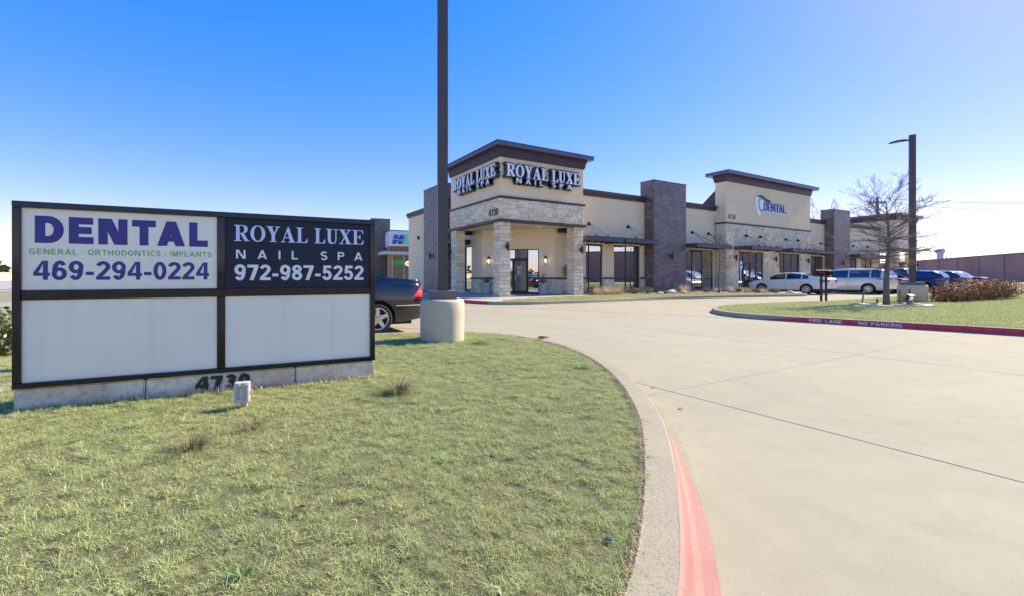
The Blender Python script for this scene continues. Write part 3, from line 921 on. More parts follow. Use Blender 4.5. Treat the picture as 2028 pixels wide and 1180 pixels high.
# ------------------------------------------------------------------ grass
def tuft_mesh(name, nb, rad, hmin, hmax, wid, lean=0.6, seed=0, seg=3):
    rnd = random.Random(seed); vs = []; fs = []; rr = []
    for _ in range(nb):
        a = rnd.random() * 2 * PI; r = rad * math.sqrt(rnd.random())
        x, y = r * math.cos(a), r * math.sin(a)
        h = rnd.uniform(hmin, hmax); d = rnd.random() * 2 * PI
        l = rnd.uniform(0.2, 1.0) * lean * h * 1.6
        w = wid * rnd.uniform(0.7, 1.3)
        sx, sy = -math.sin(d) * w / 2, math.cos(d) * w / 2
        curl = rnd.uniform(-1.6, 1.6)
        k0 = len(vs); c = rnd.random()
        for k in range(seg + 1):
            t = k / seg
            dx = l * t ** 1.6; dd = d + curl * t
            px, py = x + math.cos(dd) * dx, y + math.sin(dd) * dx
            pz = h * (t - 0.35 * t * t * (l / (h + 1e-6)) ** 1.0 * 0.8)
            q = 1 - 0.85 * t
            if k < seg:
                vs += [(px - sx * q, py - sy * q, pz), (px + sx * q, py + sy * q, pz)]
            else:
                vs.append((px, py, pz))
        for k in range(seg - 1):
            fs.append((k0 + 2 * k, k0 + 2 * k + 1, k0 + 2 * k + 3, k0 + 2 * k + 2)); rr.append(c)
        fs.append((k0 + 2 * seg - 2, k0 + 2 * seg - 1, k0 + 2 * seg)); rr.append(c)
    me = bpy.data.meshes.new(name); me.from_pydata(vs, [], fs)
    at = me.attributes.new('rnd', 'FLOAT', 'FACE'); at.data.foreach_set('value', rr)
    return me

gr = N('grass_blades')
_p = gr.pos()
rb = gr.n('ShaderNodeAttribute', attribute_name='rnd').outputs['Fac']
patch = gr.ramp(gr.noise(_p, 0.8, 5, 0.6), [(0.40, (0, 0, 0)), (0.62, (1, 1, 1))])
green = gr.ramp(rb, [(0, (0.22, 0.29, 0.09)), (0.5, (0.45, 0.54, 0.20)), (1, (0.74, 0.78, 0.42))])
straw = gr.ramp(rb, [(0, (0.36, 0.34, 0.11)), (0.4, (0.56, 0.52, 0.20)), (1, (0.78, 0.70, 0.38))])
c = gr.mix(gr.math('MULTIPLY', patch, 0.35), green, straw)
small = gr.ramp(gr.noise(_p, 7, 4, 0.6), [(0.45, (0, 0, 0)), (0.66, (0.5,) * 3)])
c = gr.mix(small, c, straw)
gr.col(c)
gr.set(Roughness=0.55)
gr.b.inputs['Specular IOR Level'].default_value = 0.3
tr = gr.n('ShaderNodeBsdfTranslucent'); gr.l(c, tr.inputs['Color'])
mx = gr.n('ShaderNodeMixShader'); mx.inputs[0].default_value = 0.35
gr.l(gr.b.outputs[0], mx.inputs[1]); gr.l(tr.outputs[0], mx.inputs[2]); gr.l(mx.outputs[0], gr.o.inputs['Surface'])

def tuft_collection(name, specs):
    c = bpy.data.collections.new(name)          # source tufts: kept out of the scene
    for i, sp in enumerate(specs):
        me = tuft_mesh('tuft', *sp, seed=i + 11)
        me.materials.append(gr.m)
        c.objects.link(bpy.data.objects.new('tuft', me))
    return c

def scatter(name, base, tufts, density, smin, smax, seed, clump=7.0):
    """a 'stuff' object: tufts instanced over a copy of the lawn sheet by geometry nodes"""
    o = bpy.data.objects.new(name, base.data.copy()); COL.objects.link(o)
    o['kind'] = 'stuff'
    g = bpy.data.node_groups.new(name, 'GeometryNodeTree')
    g.interface.new_socket('Geometry', in_out='INPUT', socket_type='NodeSocketGeometry')
    g.interface.new_socket('Geometry', in_out='OUTPUT', socket_type='NodeSocketGeometry')
    nd = g.nodes; L = g.links.new
    gi = nd.new('NodeGroupInput'); go = nd.new('NodeGroupOutput')
    dp = nd.new('GeometryNodeDistributePointsOnFaces'); dp.inputs['Density'].default_value = density; dp.inputs['Seed'].default_value = seed
    ci = nd.new('GeometryNodeCollectionInfo'); ci.inputs['Collection'].default_value = tufts
    ci.inputs['Separate Children'].default_value = True; ci.inputs['Reset Children'].default_value = True
    ip = nd.new('GeometryNodeInstanceOnPoints'); ip.inputs['Pick Instance'].default_value = True
    rv = nd.new('FunctionNodeRandomValue'); rv.data_type = 'FLOAT_VECTOR'
    rv.inputs[0].default_value = (-0.25, -0.25, 0); rv.inputs[1].default_value = (0.25, 0.25, 2 * PI)
    rs = nd.new('FunctionNodeRandomValue'); rs.data_type = 'FLOAT'; rs.inputs[2].default_value = smin; rs.inputs[3].default_value = smax
    ps = nd.new('GeometryNodeInputPosition')
    nb = nd.new('ShaderNodeTexNoise'); nb.inputs['Scale'].default_value = clump * .75; nb.inputs['Detail'].default_value = 2
    lift = nd.new('ShaderNodeMath'); lift.operation = 'MULTIPLY_ADD'; lift.inputs[1].default_value = .065 if clump > 10 else .03; lift.inputs[2].default_value = -.035 if clump > 10 else -.016
    cx3 = nd.new('ShaderNodeCombineXYZ'); sp = nd.new('GeometryNodeSetPosition')
    nz = nd.new('ShaderNodeTexNoise'); nz.inputs['Scale'].default_value = clump; nz.inputs['Detail'].default_value = 3
    mr = nd.new('ShaderNodeMapRange'); mr.inputs[1].default_value = 0.36; mr.inputs[2].default_value = 0.64; mr.inputs[3].default_value = 0.3; mr.inputs[4].default_value = 1.3
    ml = nd.new('ShaderNodeMath'); ml.operation = 'MULTIPLY'
    L(gi.outputs[0], dp.inputs['Mesh']); L(ps.outputs[0], nb.inputs['Vector']); L(nb.outputs[0], lift.inputs[0]); L(lift.outputs[0], cx3.inputs[2]); L(cx3.outputs[0], sp.inputs['Offset']); L(dp.outputs['Points'], sp.inputs['Geometry']); L(sp.outputs[0], ip.inputs['Points']); L(ci.outputs[0], ip.inputs['Instance'])
    L(rv.outputs[0], ip.inputs['Rotation'])
    L(ps.outputs[0], nz.inputs['Vector']); L(nz.outputs[0], mr.inputs[0]); L(mr.outputs[0], ml.inputs[0]); L(rs.outputs[1], ml.inputs[1])
    L(ml.outputs[0], ip.inputs['Scale'])
    L(ip.outputs[0], go.inputs[0])
    md = o.modifiers.new('scatter', 'NODES'); md.node_group = g
    return o
near_tufts = tuft_collection('near_tufts', [(68, 0.048, 0.016, 0.034, 0.0026, 1.4), (68, 0.052, 0.014, 0.030, 0.0025, 1.6), (46, 0.042, 0.020, 0.044, 0.0026, 1.1), (78, 0.056, 0.010, 0.026, 0.0026, 1.7)])
far_tufts = tuft_collection('far_tufts', [(40, 0.12, 0.03, 0.06, 0.009), (40, 0.13, 0.025, 0.055, 0.010), (34, 0.11, 0.035, 0.07, 0.009)])
scatter('grass', lawn, near_tufts, 860, 0.65, 1.2, 1, clump=13.0)
scatter('grass', isl, far_tufts, 150, 0.6, 1.0, 2)
scatter('grass', strip_lawn, far_tufts, 140, 0.5, 0.9, 3)

# ------------------------------------------------------------------ the dental / nail spa building
B = empty('retail_building', (C0.x, C0.y, 0), BROT, 'long beige stucco retail building with stone corner porch and dark brick pillars', 'building')
FL = 0.15
def wall_open(mb, axis, plane, thick, a0, a1, z0, z1, opens):
    """wall slab on v=plane (axis 'u') or u=plane (axis 'v'); thickness goes to +; opens: (a0,a1,z0,z1)"""
    opens = sorted(opens)
    segs = []
    x = a0
    for (p, q, zl, zh) in opens:
        if p > x: segs.append((x, p, z0, z1))
        if zl > z0: segs.append((p, q, z0, zl))
        if zh < z1: segs.append((p, q, zh, z1))
        x = q
    if x < a1: segs.append((x, a1, z0, z1))
    for (p, q, zl, zh) in segs:
        if axis == 'u': mb.box(p, q, plane, plane + thick, zl, zh)
        else: mb.box(plane, plane + thick, p, q, zl, zh)

W1 = (7.70, 9.18, 0.2, 3.38); WB = (10.26, 12.82, 0.2, 3.38); WC = (17.55, 21.45, 0.2, 3.32)
WD = (37.3, 39.95, 0.2, 3.24); WE = (45.9, 47.6, 0.2, 3.22); WF = (48.75, 51.5, 0.2, 3.2)
for (a, b_, op) in ((5.07, 13.3, [W1, WB]), (16.9, 21.7, [WC]), (35.2, 40.2, [WD]), (43.8, 53.3, [WE, WF])):
    mb = MB(); wall_open(mb, 'u', 1.6, 0.3, a, b_, FL, 6.52, op); mb.build('wall', MAT['stucco'], B)
WL = (6.1, 7.15, 0.2, 3.3)        # window in the left side wall; a panel joint runs above it
mb = MB(); wall_open(mb, 'v', 1.65, 0.3, 4.7, 17.9, FL, 4.05, [WL]); mb.build('wall', MAT['stucco'], B)
mb = MB(); wall_open(mb, 'v', 1.65, 0.3, 4.7, 17.9, 4.065, 6.52, []); mb.build('wall', MAT['stucco'], B)
mb = MB(); mb.box(1.97, 53.0, 17.6, 17.9, FL, 6.52); mb.build('wall', MAT['stucco'], B)
mb = MB(); mb.box(53.0, 53.3, 1.92, 17.6, FL, 6.52); mb.build('wall', MAT['stucco'], B)
mb = MB(); mb.box(1.9, 53.1, 1.85, 17.7, 6.10, 6.25)
mb.build('roof', simple('roof_membrane', (0.45, 0.43, 0.40), 0.9), B)

# stepped cornices
def cornice(axis, plane, a0, a1, zb, zt, out, name='cornice', sgn=-1):
    mb = MB()
    h = zt - zb
    for (o_, zl, zh) in ((out * 0.45, 0, 0.36), (out * 0.75, 0.36, 0.62), (out, 0.62, 1.0)):
        p0, p1 = plane + sgn * o_, plane + 0.32
        if axis == 'u': mb.box(a0, a1, min(p0, p1), max(p0, p1), zb + h * zl + 0.001, zb + h * zh)
        else: mb.box(min(p0, p1), max(p0, p1), a0, a1, zb + h * zl + 0.001, zb + h * zh)
    return mb.build(name, MAT['trim'], B)
cornice('u', 1.6, 6.05, 13.45, 6.52, 6.92, 0.20)
cornice('u', 1.6, 16.85, 21.9, 6.52, 6.92, 0.20)
cornice('u', 1.6, 35.2, 40.3, 6.52, 6.92, 0.20)
cornice('u', 1.6, 43.7, 53.45, 6.52, 6.92, 0.20)
cornice('v', 1.65, 6.0, 18.05, 6.52, 6.92, 0.20)

# ---- ashlar stone: exact random blocks on a rectangle of cells
def ashlar(w, h, cw, chh, rnd, wmax=4, hmax=3, coursed=False):
    nx, nz = max(1, round(w / cw)), max(1, round(h / chh)); cw, chh = w / nx, h / nz
    occ = [[False] * nx for _ in range(nz)]; out = []
    for z in range(nz):
        for x in range(nx):
            if occ[z][x]: continue
            hh = 1 if coursed else rnd.choice([1, 1, 2, 2, 2, 3][:3 + hmax])
            ww = rnd.choice([2, 2, 3, 3, 4, 1]) if hh < 3 else rnd.choice([1, 1, 2])
            ww = min(ww, wmax)
            k = 0
            while k < ww and x + k < nx and not occ[z][x + k]: k += 1
            if coursed and 0 < nx - (x + k) < 2: k = min(nx - x, k + 1) if not any(occ[z][x:x + k + 1]) else k
            ww = k
            j = 1
            while j < hh and z + j < nz and not any(occ[z + j][x:x + ww]): j += 1
            hh = j
            for a in range(hh):
                for b_ in range(ww): occ[z + a][x + b_] = True
            out.append((x * cw, (x + ww) * cw, z * chh, (z + hh) * chh))
    return out

STONE_MESHES = []
def stone_mesh(seed):
    rnd = random.Random(seed)
    bm = bmesh.new()
    # unit block: x,z in 0..1, outward -y 0..1; pillowed rough face
    xs = [0, 0.08, 0.5, 0.92, 1]; zs = [0, 0.12, 0.88, 1]
    vv = {}
    for i, x in enumerate(xs):
        for j, z in enumerate(zs):
            edge = i in (0, 4) or j in (0, 3)
            y = -(0.45 + rnd.uniform(-.06, .06)) if edge else -(0.85 + rnd.uniform(-.15, .15))
            jx = rnd.uniform(-.025, .025) if edge else 0
            jz = rnd.uniform(-.04, .04) if edge else 0
            vv[i, j] = bm.verts.new((min(1, max(0, x + jx)), y, min(1, max(0, z + jz))))
    for i in range(4):
        for j in range(3):
            bm.faces.new((vv[i, j], vv[i + 1, j], vv[i + 1, j + 1], vv[i, j + 1]))
    ring = [vv[i, 0] for i in range(5)] + [vv[4, j] for j in (1, 2, 3)] + [vv[i, 3] for i in (3, 2, 1, 0)] + [vv[0, j] for j in (2, 1)]
    back = [bm.verts.new((v.co.x, 0, v.co.z)) for v in ring]
    for k in range(len(ring)):
        a, b_ = ring[k], ring[(k + 1) % len(ring)]
        bm.faces.new((b_, a, back[k], back[(k + 1) % len(ring)]))
    me = bpy.data.meshes.new('stone'); bm.to_mesh(me); bm.free()
    me.materials.append(MAT['stone'])
    return me
STONE_MESHES = [stone_mesh(i) for i in range(8)]
SM_V = [[tuple(v.co) for v in me.vertices] for me in STONE_MESHES]
SM_F = [[list(p.vertices) for p in me.polygons] for me in STONE_MESHES]
stone_budget = [300]
def facing(parent, frame, w, h, rnd, cw=0.17, chh=0.14, gap=0.010, depth=0.045, coursed=False, skip=(), individual=True, joined=None, wmax=4, x_off=0.0):
    """stones over a rectangle; frame=(origin, rz) in parent's coordinates, face looks along -y of that frame"""
    (ox, oy, oz), rz = frame
    ca, sa = math.cos(rz), math.sin(rz)
    for (x0, x1, z0, z1) in ashlar(w, h, cw, chh, rnd, wmax=wmax, coursed=coursed):
        cx, cz = (x0 + x1) / 2, (z0 + z1) / 2
        if any(a - 0.02 < cx < b_ + 0.02 and c_ - 0.02 < cz < d_ + 0.02 for (a, b_, c_, d_) in skip): continue
        for (a, b_, c_, d_) in skip:        # trim stones to the opening
            if z0 < d_ and z1 > c_:
                if x0 < a < x1: x1 = a
                elif x0 < b_ < x1: x0 = b_
            if x0 < b_ - 0.03 and x1 > a + 0.03 and z0 < d_ < z1: z0 = d_
        g = gap / 2
        x, z, sx, sz = x0 + g, z0 + g, x1 - x0 - gap, z1 - z0 - gap
        if sx < 0.04 or sz < 0.04: continue
        dp = depth * rnd.uniform(0.75, 1.2)
        k = rnd.randrange(8)
        if individual and stone_budget[0] > 0:
            stone_budget[0] -= 1
            o = bpy.data.objects.new('stone', STONE_MESHES[k]); COL.objects.link(o); o.parent = parent
            o.location = (ox + x * ca, oy + x * sa, oz + z); o.rotation_euler = (0, 0, rz); o.scale = (sx, dp, sz)
        else:
            joined.cur = rnd.random()
            vs = []
            for (a, b_, c_) in SM_V[k]:
                lx, ly = x + a * sx, b_ * dp
                vs.append((ox + lx * ca - ly * sa, oy + lx * sa + ly * ca, oz + z + c_ * sz))
            joined.add(vs, SM_F[k])

# ---- corner tower over the porch
rnd = random.Random(4)
TW = 6.0
tj = MB()                       # every stone beyond the 300 singled out
band = MB()
band.box(0.0, TW, 0.0, 0.35, 4.33, 5.47); band.box(0, 0.35, 0.35, TW, 4.33, 5.47); band.box(TW - 0.35, TW, 0.35, TW, 4.33, 5.47); band.box(0.35, TW - 0.35, TW - 0.35, TW, 4.33, 5.47)
bandp = band.build('stone_band', MAT['mortar'], B)
facing(bandp, ((0, 0, 4.335), 0), TW, 1.13, rnd, joined=tj)
facing(bandp, ((0, TW, 4.335), -PI / 2), TW, 1.13, rnd, joined=tj)
def frame_box(mb, x0, x1, y0, y1, z0, z1, t):
    mb.box(x0, x1, y0, y0 + t, z0, z1); mb.box(x0, x1, y1 - t, y1, z0, z1)
    mb.box(x0, x0 + t, y0 + t, y1 - t, z0, z1); mb.box(x1 - t, x1, y0 + t, y1 - t, z0, z1)
def tower(u0, v0, w, d, stone_top=5.47, zc=7.68, ztop=8.42, tr=True, over=0.42):
    mb = MB(); frame_box(mb, u0 + 0.03, u0 + w - 0.03, v0 + 0.03, v0 + d - 0.03, 5.58, zc, 0.25)
    mb.build('wall', MAT['stucco'], B)
    mb = MB(); frame_box(mb, u0 - 0.08, u0 + w + 0.08, v0 - 0.08, v0 + d + 0.08, 5.47, 5.58, 0.3)
    mb.build('trim_band', MAT['trim'], B)
    mb = MB(); frame_box(mb, u0 - 0.12, u0 + w + 0.12, v0 - 0.12, v0 + d + 0.12, 4.20, 4.33, 0.45)
    mb.build('trim_band', MAT['trim'], B)
    mb = MB(); mb.box(u0 + 0.3, u0 + w - 0.3, v0 + 0.3, v0 + d - 0.3, 4.24, 4.30)
    mb.build('soffit', MAT['soffit'], B)
    h = ztop - zc
    mb = MB()
    for o_, a, b_ in ((0.04, 0, .12), (0.075, .12, .34), (0.10, .34, .52), (0.135, .52, .66)):
        mb.box(u0 - o_, u0 + w + o_, v0 - o_, v0 + d + o_, zc + h * a + 0.001, zc + h * b_)
    mb.build('cornice', MAT['trim'], B)
    mb = MB(); mb.box(u0 - over, u0 + w + over, v0 - over, v0 + d + over, zc + h * .662, ztop - 0.03)
    mb.box(u0 - over - 0.03, u0 + w + over + 0.03, v0 - over - 0.03, v0 + d + over + 0.03, ztop - 0.05, ztop)
    mb.build('coping', MAT['cap'], B)
tower(0, 0, TW, TW)

def column(u0, v0, s, z1, faces, individual=True, base=True, parent=B):
    mb = MB(); mb.box(u0 + 0.04, u0 + s - 0.04, v0 + 0.04, v0 + s - 0.04, FL - 0.02, z1)
    if base: mb.box(u0 - 0.03, u0 + s + 0.03, v0 - 0.03, v0 + s + 0.03, FL - 0.14, FL + 0.045)
    c = mb.build('column', MAT['mortar'], parent)
    zb = FL + 0.045 if base else FL
    fr = {'f': ((u0, v0 + 0.04, zb), 0), 'l': ((u0 + 0.04, v0 + s, zb), -PI / 2), 'r': ((u0 + s - 0.04, v0, zb), PI / 2), 'k': ((u0 + s, v0 + s - 0.04, zb), PI)}
    for k in faces:
        facing(c, fr[k], s, z1 - zb, rnd, cw=0.17, chh=0.215, coursed=True, joined=tj, individual=individual, wmax=3, gap=0.012)
    return c
column(0.02, 0.02, 0.70, 4.20, 'fl')
column(TW - 0.72, 0.02, 0.70, 4.20, 'fl')
column(0.02, TW - 0.72, 0.70, 4.20, 'lf')

# stone wainscot of the porch and the first wall
def wainscot(segs, individual=True):
    for (frame, w) in segs:
        mb = MB()
        (ox, oy, oz), rz = frame
        ca, sa = math.cos(rz), math.sin(rz)
        mb.obox((ox, oy, 0), (ca, sa, 0), (-sa, ca, 0), (0, 0, 1), 0, w, 0.0, 0.05, FL, 1.08)
        o = mb.build('stone_base', MAT['mortar'], B)
        facing(o, frame, w, 0.92, rnd, cw=0.16, chh=0.15, joined=tj, individual=individual)
        mb = MB(); mb.obox((ox, oy, 0), (ca, sa, 0), (-sa, ca, 0), (0, 0, 1), -0.02, w + 0.02, -0.09, 0.05, 1.083, 1.18)
        mb.build('trim_band', MAT['trim'], B)
# chamfered entrance wall: from P1 (u1.7,v4.67) to P2 (u5.07,v1.55)
P1 = Vector((1.70, 4.70)); P2 = Vector((5.07, 1.60)); CD = (P2 - P1); CL = CD.length; CD = CD / CL; CA = math.atan2(CD.y, CD.x)
CN = Vector((-CD.y, CD.x))      # into the building
ch_open = (1.05, 3.62, 0.16, 2.98)
mb = MB()
for (a, b_, z0, z1) in ((0, ch_open[0], FL, 4.26), (ch_open[1], CL, FL, 4.26), (ch_open[0], ch_open[1], ch_open[3], 4.26)):
    mb.obox((P1.x, P1.y, 0), (CD.x, CD.y, 0), (CN.x, CN.y, 0), (0, 0, 1), a, b_, 0, 0.25, z0, z1)
mb.build('wall', MAT['stucco'], B)
wainscot([(((P1.x, P1.y, FL), CA), ch_open[0] - 0.02), (((P1.x + CD.x * (ch_open[1] + .02), P1.y + CD.y * (ch_open[1] + .02), FL), CA), CL - ch_open[1] - 0.02),
          (((1.60, 6.05, FL), -PI / 2), 1.3), (((5.15, 1.55, FL), 0), 2.5)], True)
wainscot([(((9.2, 1.55, FL), 0), 1.04), (((12.84, 1.55, FL), 0), 0.5)], False)
wainscot([(((16.92, 1.55, FL), 0), 0.6), (((35.2, 1.55, FL), 0), 2.0), (((43.8, 1.55, FL), 0), 2.0), (((47.62, 1.55, FL), 0), 1.1), (((51.52, 1.55, FL), 0), 1.7)], False)

# ---- windows
def window(parent, frame, w, z0, z1, mulls=(), trans=(), name='window', fw=0.055, depth=0.09, door=None, gm=None):
    """aluminium frame with separate panes; frame=(origin,rz) like facing"""
    (ox, oy, oz), rz = frame
    X = Vector((math.cos(rz), math.sin(rz), 0)); Y = Vector((-X.y, X.x, 0)); Z = Vector((0, 0, 1)); O = Vector((ox, oy, 0))
    mb = MB()
    f = fw
    mb.obox(O, X, Y, Z, 0, f, 0.06, 0.06 + depth, z0, z1); mb.obox(O, X, Y, Z, w - f, w, 0.06, 0.06 + depth, z0, z1)
    mb.obox(O, X, Y, Z, f, w - f, 0.06, 0.06 + depth, z0, z0 + f * 1.4); mb.obox(O, X, Y, Z, f, w - f, 0.06, 0.06 + depth, z1 - f, z1)
    xs = [0] + list(mulls) + [w]
    for q in mulls:
        mb.obox(O, X, Y, Z, q - f / 2, q + f / 2, 0.063, 0.057 + depth, z0 + f * 1.4, z1 - f)
    zs = [z0] + list(trans) + [z1]
    for a, b_ in zip(xs, xs[1:]):
        for q in trans:
            mb.obox(O, X, Y, Z, a + f / 2, b_ - f / 2, 0.066, 0.054 + depth, q - f / 2, q + f / 2)
    fr = mb.build(name, MAT['frame'], parent)
    for a, b_ in zip(xs, xs[1:]):
        for c, d in zip(zs, zs[1:]):
            g = MB(); g.obox(O, X, Y, Z, a + 0.01, b_ - 0.01, 0.10, 0.112, c + 0.01, d - 0.01)
            g.build('pane', gm or MAT['glass'], fr)
    return fr
window(B, ((W1[0], 1.6, 0), 0), W1[1] - W1[0], W1[2], W1[3], trans=(1.07,), mulls=(0.32,))
window(B, ((WB[0], 1.6, 0), 0), WB[1] - WB[0], WB[2], WB[3], mulls=(1.22, 2.38), trans=(1.07,))
window(B, ((WC[0], 1.6, 0), 0), WC[1] - WC[0], WC[2], WC[3], mulls=(1.30, 2.55), trans=(1.07,))
window(B, ((WD[0], 1.6, 0), 0), WD[1] - WD[0], WD[2], WD[3], mulls=(1.25,), trans=(1.07,))
window(B, ((WE[0], 1.6, 0), 0), WE[1] - WE[0], WE[2], WE[3], mulls=(), trans=(1.07,))
window(B, ((WF[0], 1.6, 0), 0), WF[1] - WF[0], WF[2], WF[3], mulls=(1.35,), trans=(1.07,))
window(B, ((1.65, WL[1], 0), -PI / 2), WL[1] - WL[0], WL[2], WL[3], trans=(1.07,))
# dark backing behind every pane row so the building never shows through
mb = MB(); mb.box(5.5, 52.8, 2.3, 2.34, FL, 6.1); mb.build('pane_backing', MAT['dark'], B)
mb = MB(); mb.box(2.3, 2.34, 5.3, 17.5, FL, 6.1); mb.build('pane_backing', MAT['dark'], B)
mb = MB(); mb.obox((P1.x, P1.y, 0), (CD.x, CD.y, 0), (CN.x, CN.y, 0), (0, 0, 1), 0.1, CL - .1, 0.6, 0.64, FL, 4.2); mb.build('pane_backing', MAT['dark'], B)

# storefront with double doors in the chamfer
cw = ch_open[1] - ch_open[0]
CF = ((P1.x + CD.x * ch_open[0], P1.y + CD.y * ch_open[0], 0), CA)
def storefront(frame, w, ztop, dx0, dx1, dz, side_trans=(), door_mull=True):
    (ox, oy, oz), rz = frame
    X = Vector((math.cos(rz), math.sin(rz), 0)); Y = Vector((-X.y, X.x, 0)); Z = Vector((0, 0, 1)); O = Vector((ox, oy, 0))
    mb = MB(); f = 0.06; y0, y1 = 0.06, 0.15
    mb.obox(O, X, Y, Z, 0, f, y0, y1, FL, ztop); mb.obox(O, X, Y, Z, w - f, w, y0, y1, FL, ztop)
    mb.obox(O, X, Y, Z, f, w - f, y0, y1, ztop - f, ztop)
    for q in (dx0, dx1):
        if 0.05 < q < w - 0.05: mb.obox(O, X, Y, Z, q - f / 2, q + f / 2, y0, y1, FL, ztop - f)
    mb.obox(O, X, Y, Z, max(dx0, 0) + f / 2, dx1 - f / 2, y0 + .003, y1, dz, dz + 0.08)
    side = ([(f, dx0 - f / 2)] if dx0 > 0.1 else []) + ([(dx1 + f / 2, w - f)] if dx1 < w - 0.1 else [])
    for (a, b_) in side:
        mb.obox(O, X, Y, Z, a, b_, y0, y1, FL, FL + 0.09)
        for q in side_trans: mb.obox(O, X, Y, Z, a, b_, y0 + .003, y1 - .003, q - 0.03, q + 0.03)
    fr = mb.build('storefront_frame', MAT['frame'], B)
    def pane(p, a, b_, z0, z1, yy=0.10):
        g = MB(); g.obox(O, X, Y, Z, a, b_, yy, yy + 0.012, z0, z1); g.build('pane', MAT['glass'], p)
    pane(fr, max(dx0, 0) + 0.02, dx1 - 0.02, dz + 0.05, ztop - 0.03)
    for (a, b_) in side:
        zz = [FL + .05] + list(side_trans) + [ztop - .03]
        for c, d in zip(zz, zz[1:]): pane(fr, a - .01, b_ + .01, c, d)
    mid = (dx0 + dx1) / 2
    for (a, b_, hx) in ((dx0 + .04, mid - .005, mid - .12), (mid + .005, dx1 - .04, mid + .12)):
        d = MB(); s = 0.075
        d.obox(O, X, Y, Z, a, a + s, y0 - .01, y1 - .02, FL + .01, dz - .005); d.obox(O, X, Y, Z, b_ - s, b_, y0 - .01, y1 - .02, FL + .01, dz - .005)
        d.obox(O, X, Y, Z, a + s, b_ - s, y0 - .01, y1 - .02, FL + .01, FL + .18); d.obox(O, X, Y, Z, a + s, b_ - s, y0 - .01, y1 - .02, dz - .09, dz - .005)
        do = d.build('door', MAT['frame'], B)
        pane(do, a + s - .01, b_ - s + .01, FL + .17, dz - .08)
        h = MB(); q = O + X * hx
        h.tube([q + Y * 0.05 + Z * 1.0, q - Y * 0.03 + Z * 1.02, q - Y * 0.03 + Z * 1.32, q + Y * 0.05 + Z * 1.34], 0.014, 6)
        h.build('handle', MAT['chrome'], do)
    return O, X, Y, Z
O, X, Y, Z = storefront(CF, cw, 2.98, 0.03, 1.86, 2.32, side_trans=(0.92,))
# opening hours in white vinyl on the right door leaf: lines too small to read in the photograph
vin = MB()
for k in range(9):
    ww = (0.30, 0.36, 0, 0.22, 0.32, 0.28, 0.30, 0.26, 0.33)[k]
    if ww: vin.obox(O, X, Y, Z, 1.31 - ww / 2, 1.31 + ww / 2, 0.0935, 0.0955, 1.82 - k * 0.06, 1.82 - k * 0.06 + (0.035 if k < 2 else 0.022))
vin.build('door_lettering', MAT['white'], B)
lettering('door_lettering', 'OPEN', emis('neon_tube', (0.45, 0.30, 0.85), 1.0), B, O + Y * 0.075 , X, Z, 0.42, 0.72, 2.58, 2.70, depth=0.01, bold=0)
# dental storefront
SA = (23.5, 27.1)
Od, Xd, Yd, Zd = storefront(((SA[0], 0.7, 0), 0), SA[1] - SA[0], 3.26, 0.70, 2.70, 2.32, side_trans=())
vin = MB()
for k in range(8):
    ww = (0.42, 0.30, 0, 0.34, 0.36, 0.33, 0.35, 0.3)[k]
    if ww: vin.obox(Od, Xd, Yd, Zd, 2.18 - ww / 2, 2.18 + ww / 2, 0.0935, 0.0955, 1.72 - k * 0.075, 1.72 - k * 0.075 + 0.035)
vin.obox(Od, Xd, Yd, Zd, 1.05, 1.39, 0.0935, 0.0955, 1.14, 1.19); vin.obox(Od, Xd, Yd, Zd, 1.12, 1.32, 0.0935, 0.0955, 0.95, 1.0)
vin.build('door_lettering', MAT['white'], B)
# tooth outline on the left leaf
def tooth(mb, o, X, Z, Yn, cx, cz, s, t, fill=False):
    pts = [(0, -.9), (-.28, -.75), (-.5, -.3), (-.62, .15), (-.66, .6), (-.42, .95), (-.12, .88), (0, .78), (.14, .88), (.44, .95), (.66, .6), (.6, .15), (.48, -.3), (.28, -.75)]
    P = [o + X * (cx + a * s) + Z * (cz + b_ * s) for a, b_ in pts]
    if fill:
        mb.add([p for p in P] + [p - Yn * t for p in P], [tuple(range(len(P)))[::-1], tuple(range(len(P), 2 * len(P)))] + [(i, (i + 1) % len(P), len(P) + (i + 1) % len(P), len(P) + i) for i in range(len(P))])
    else:
        mb.tube(P + [P[0]], t, 4)
vin = MB(); tooth(vin, Od + Yd * 0.0935, Xd, Zd, Yd, 1.22, 1.52, 0.22, 0.022)
tooth(vin, Od + Yd * 0.0935, Xd, Zd, Yd, 1.22, 1.54, 0.10, 0.015)
vin.build('door_logo', MAT['white'], B)

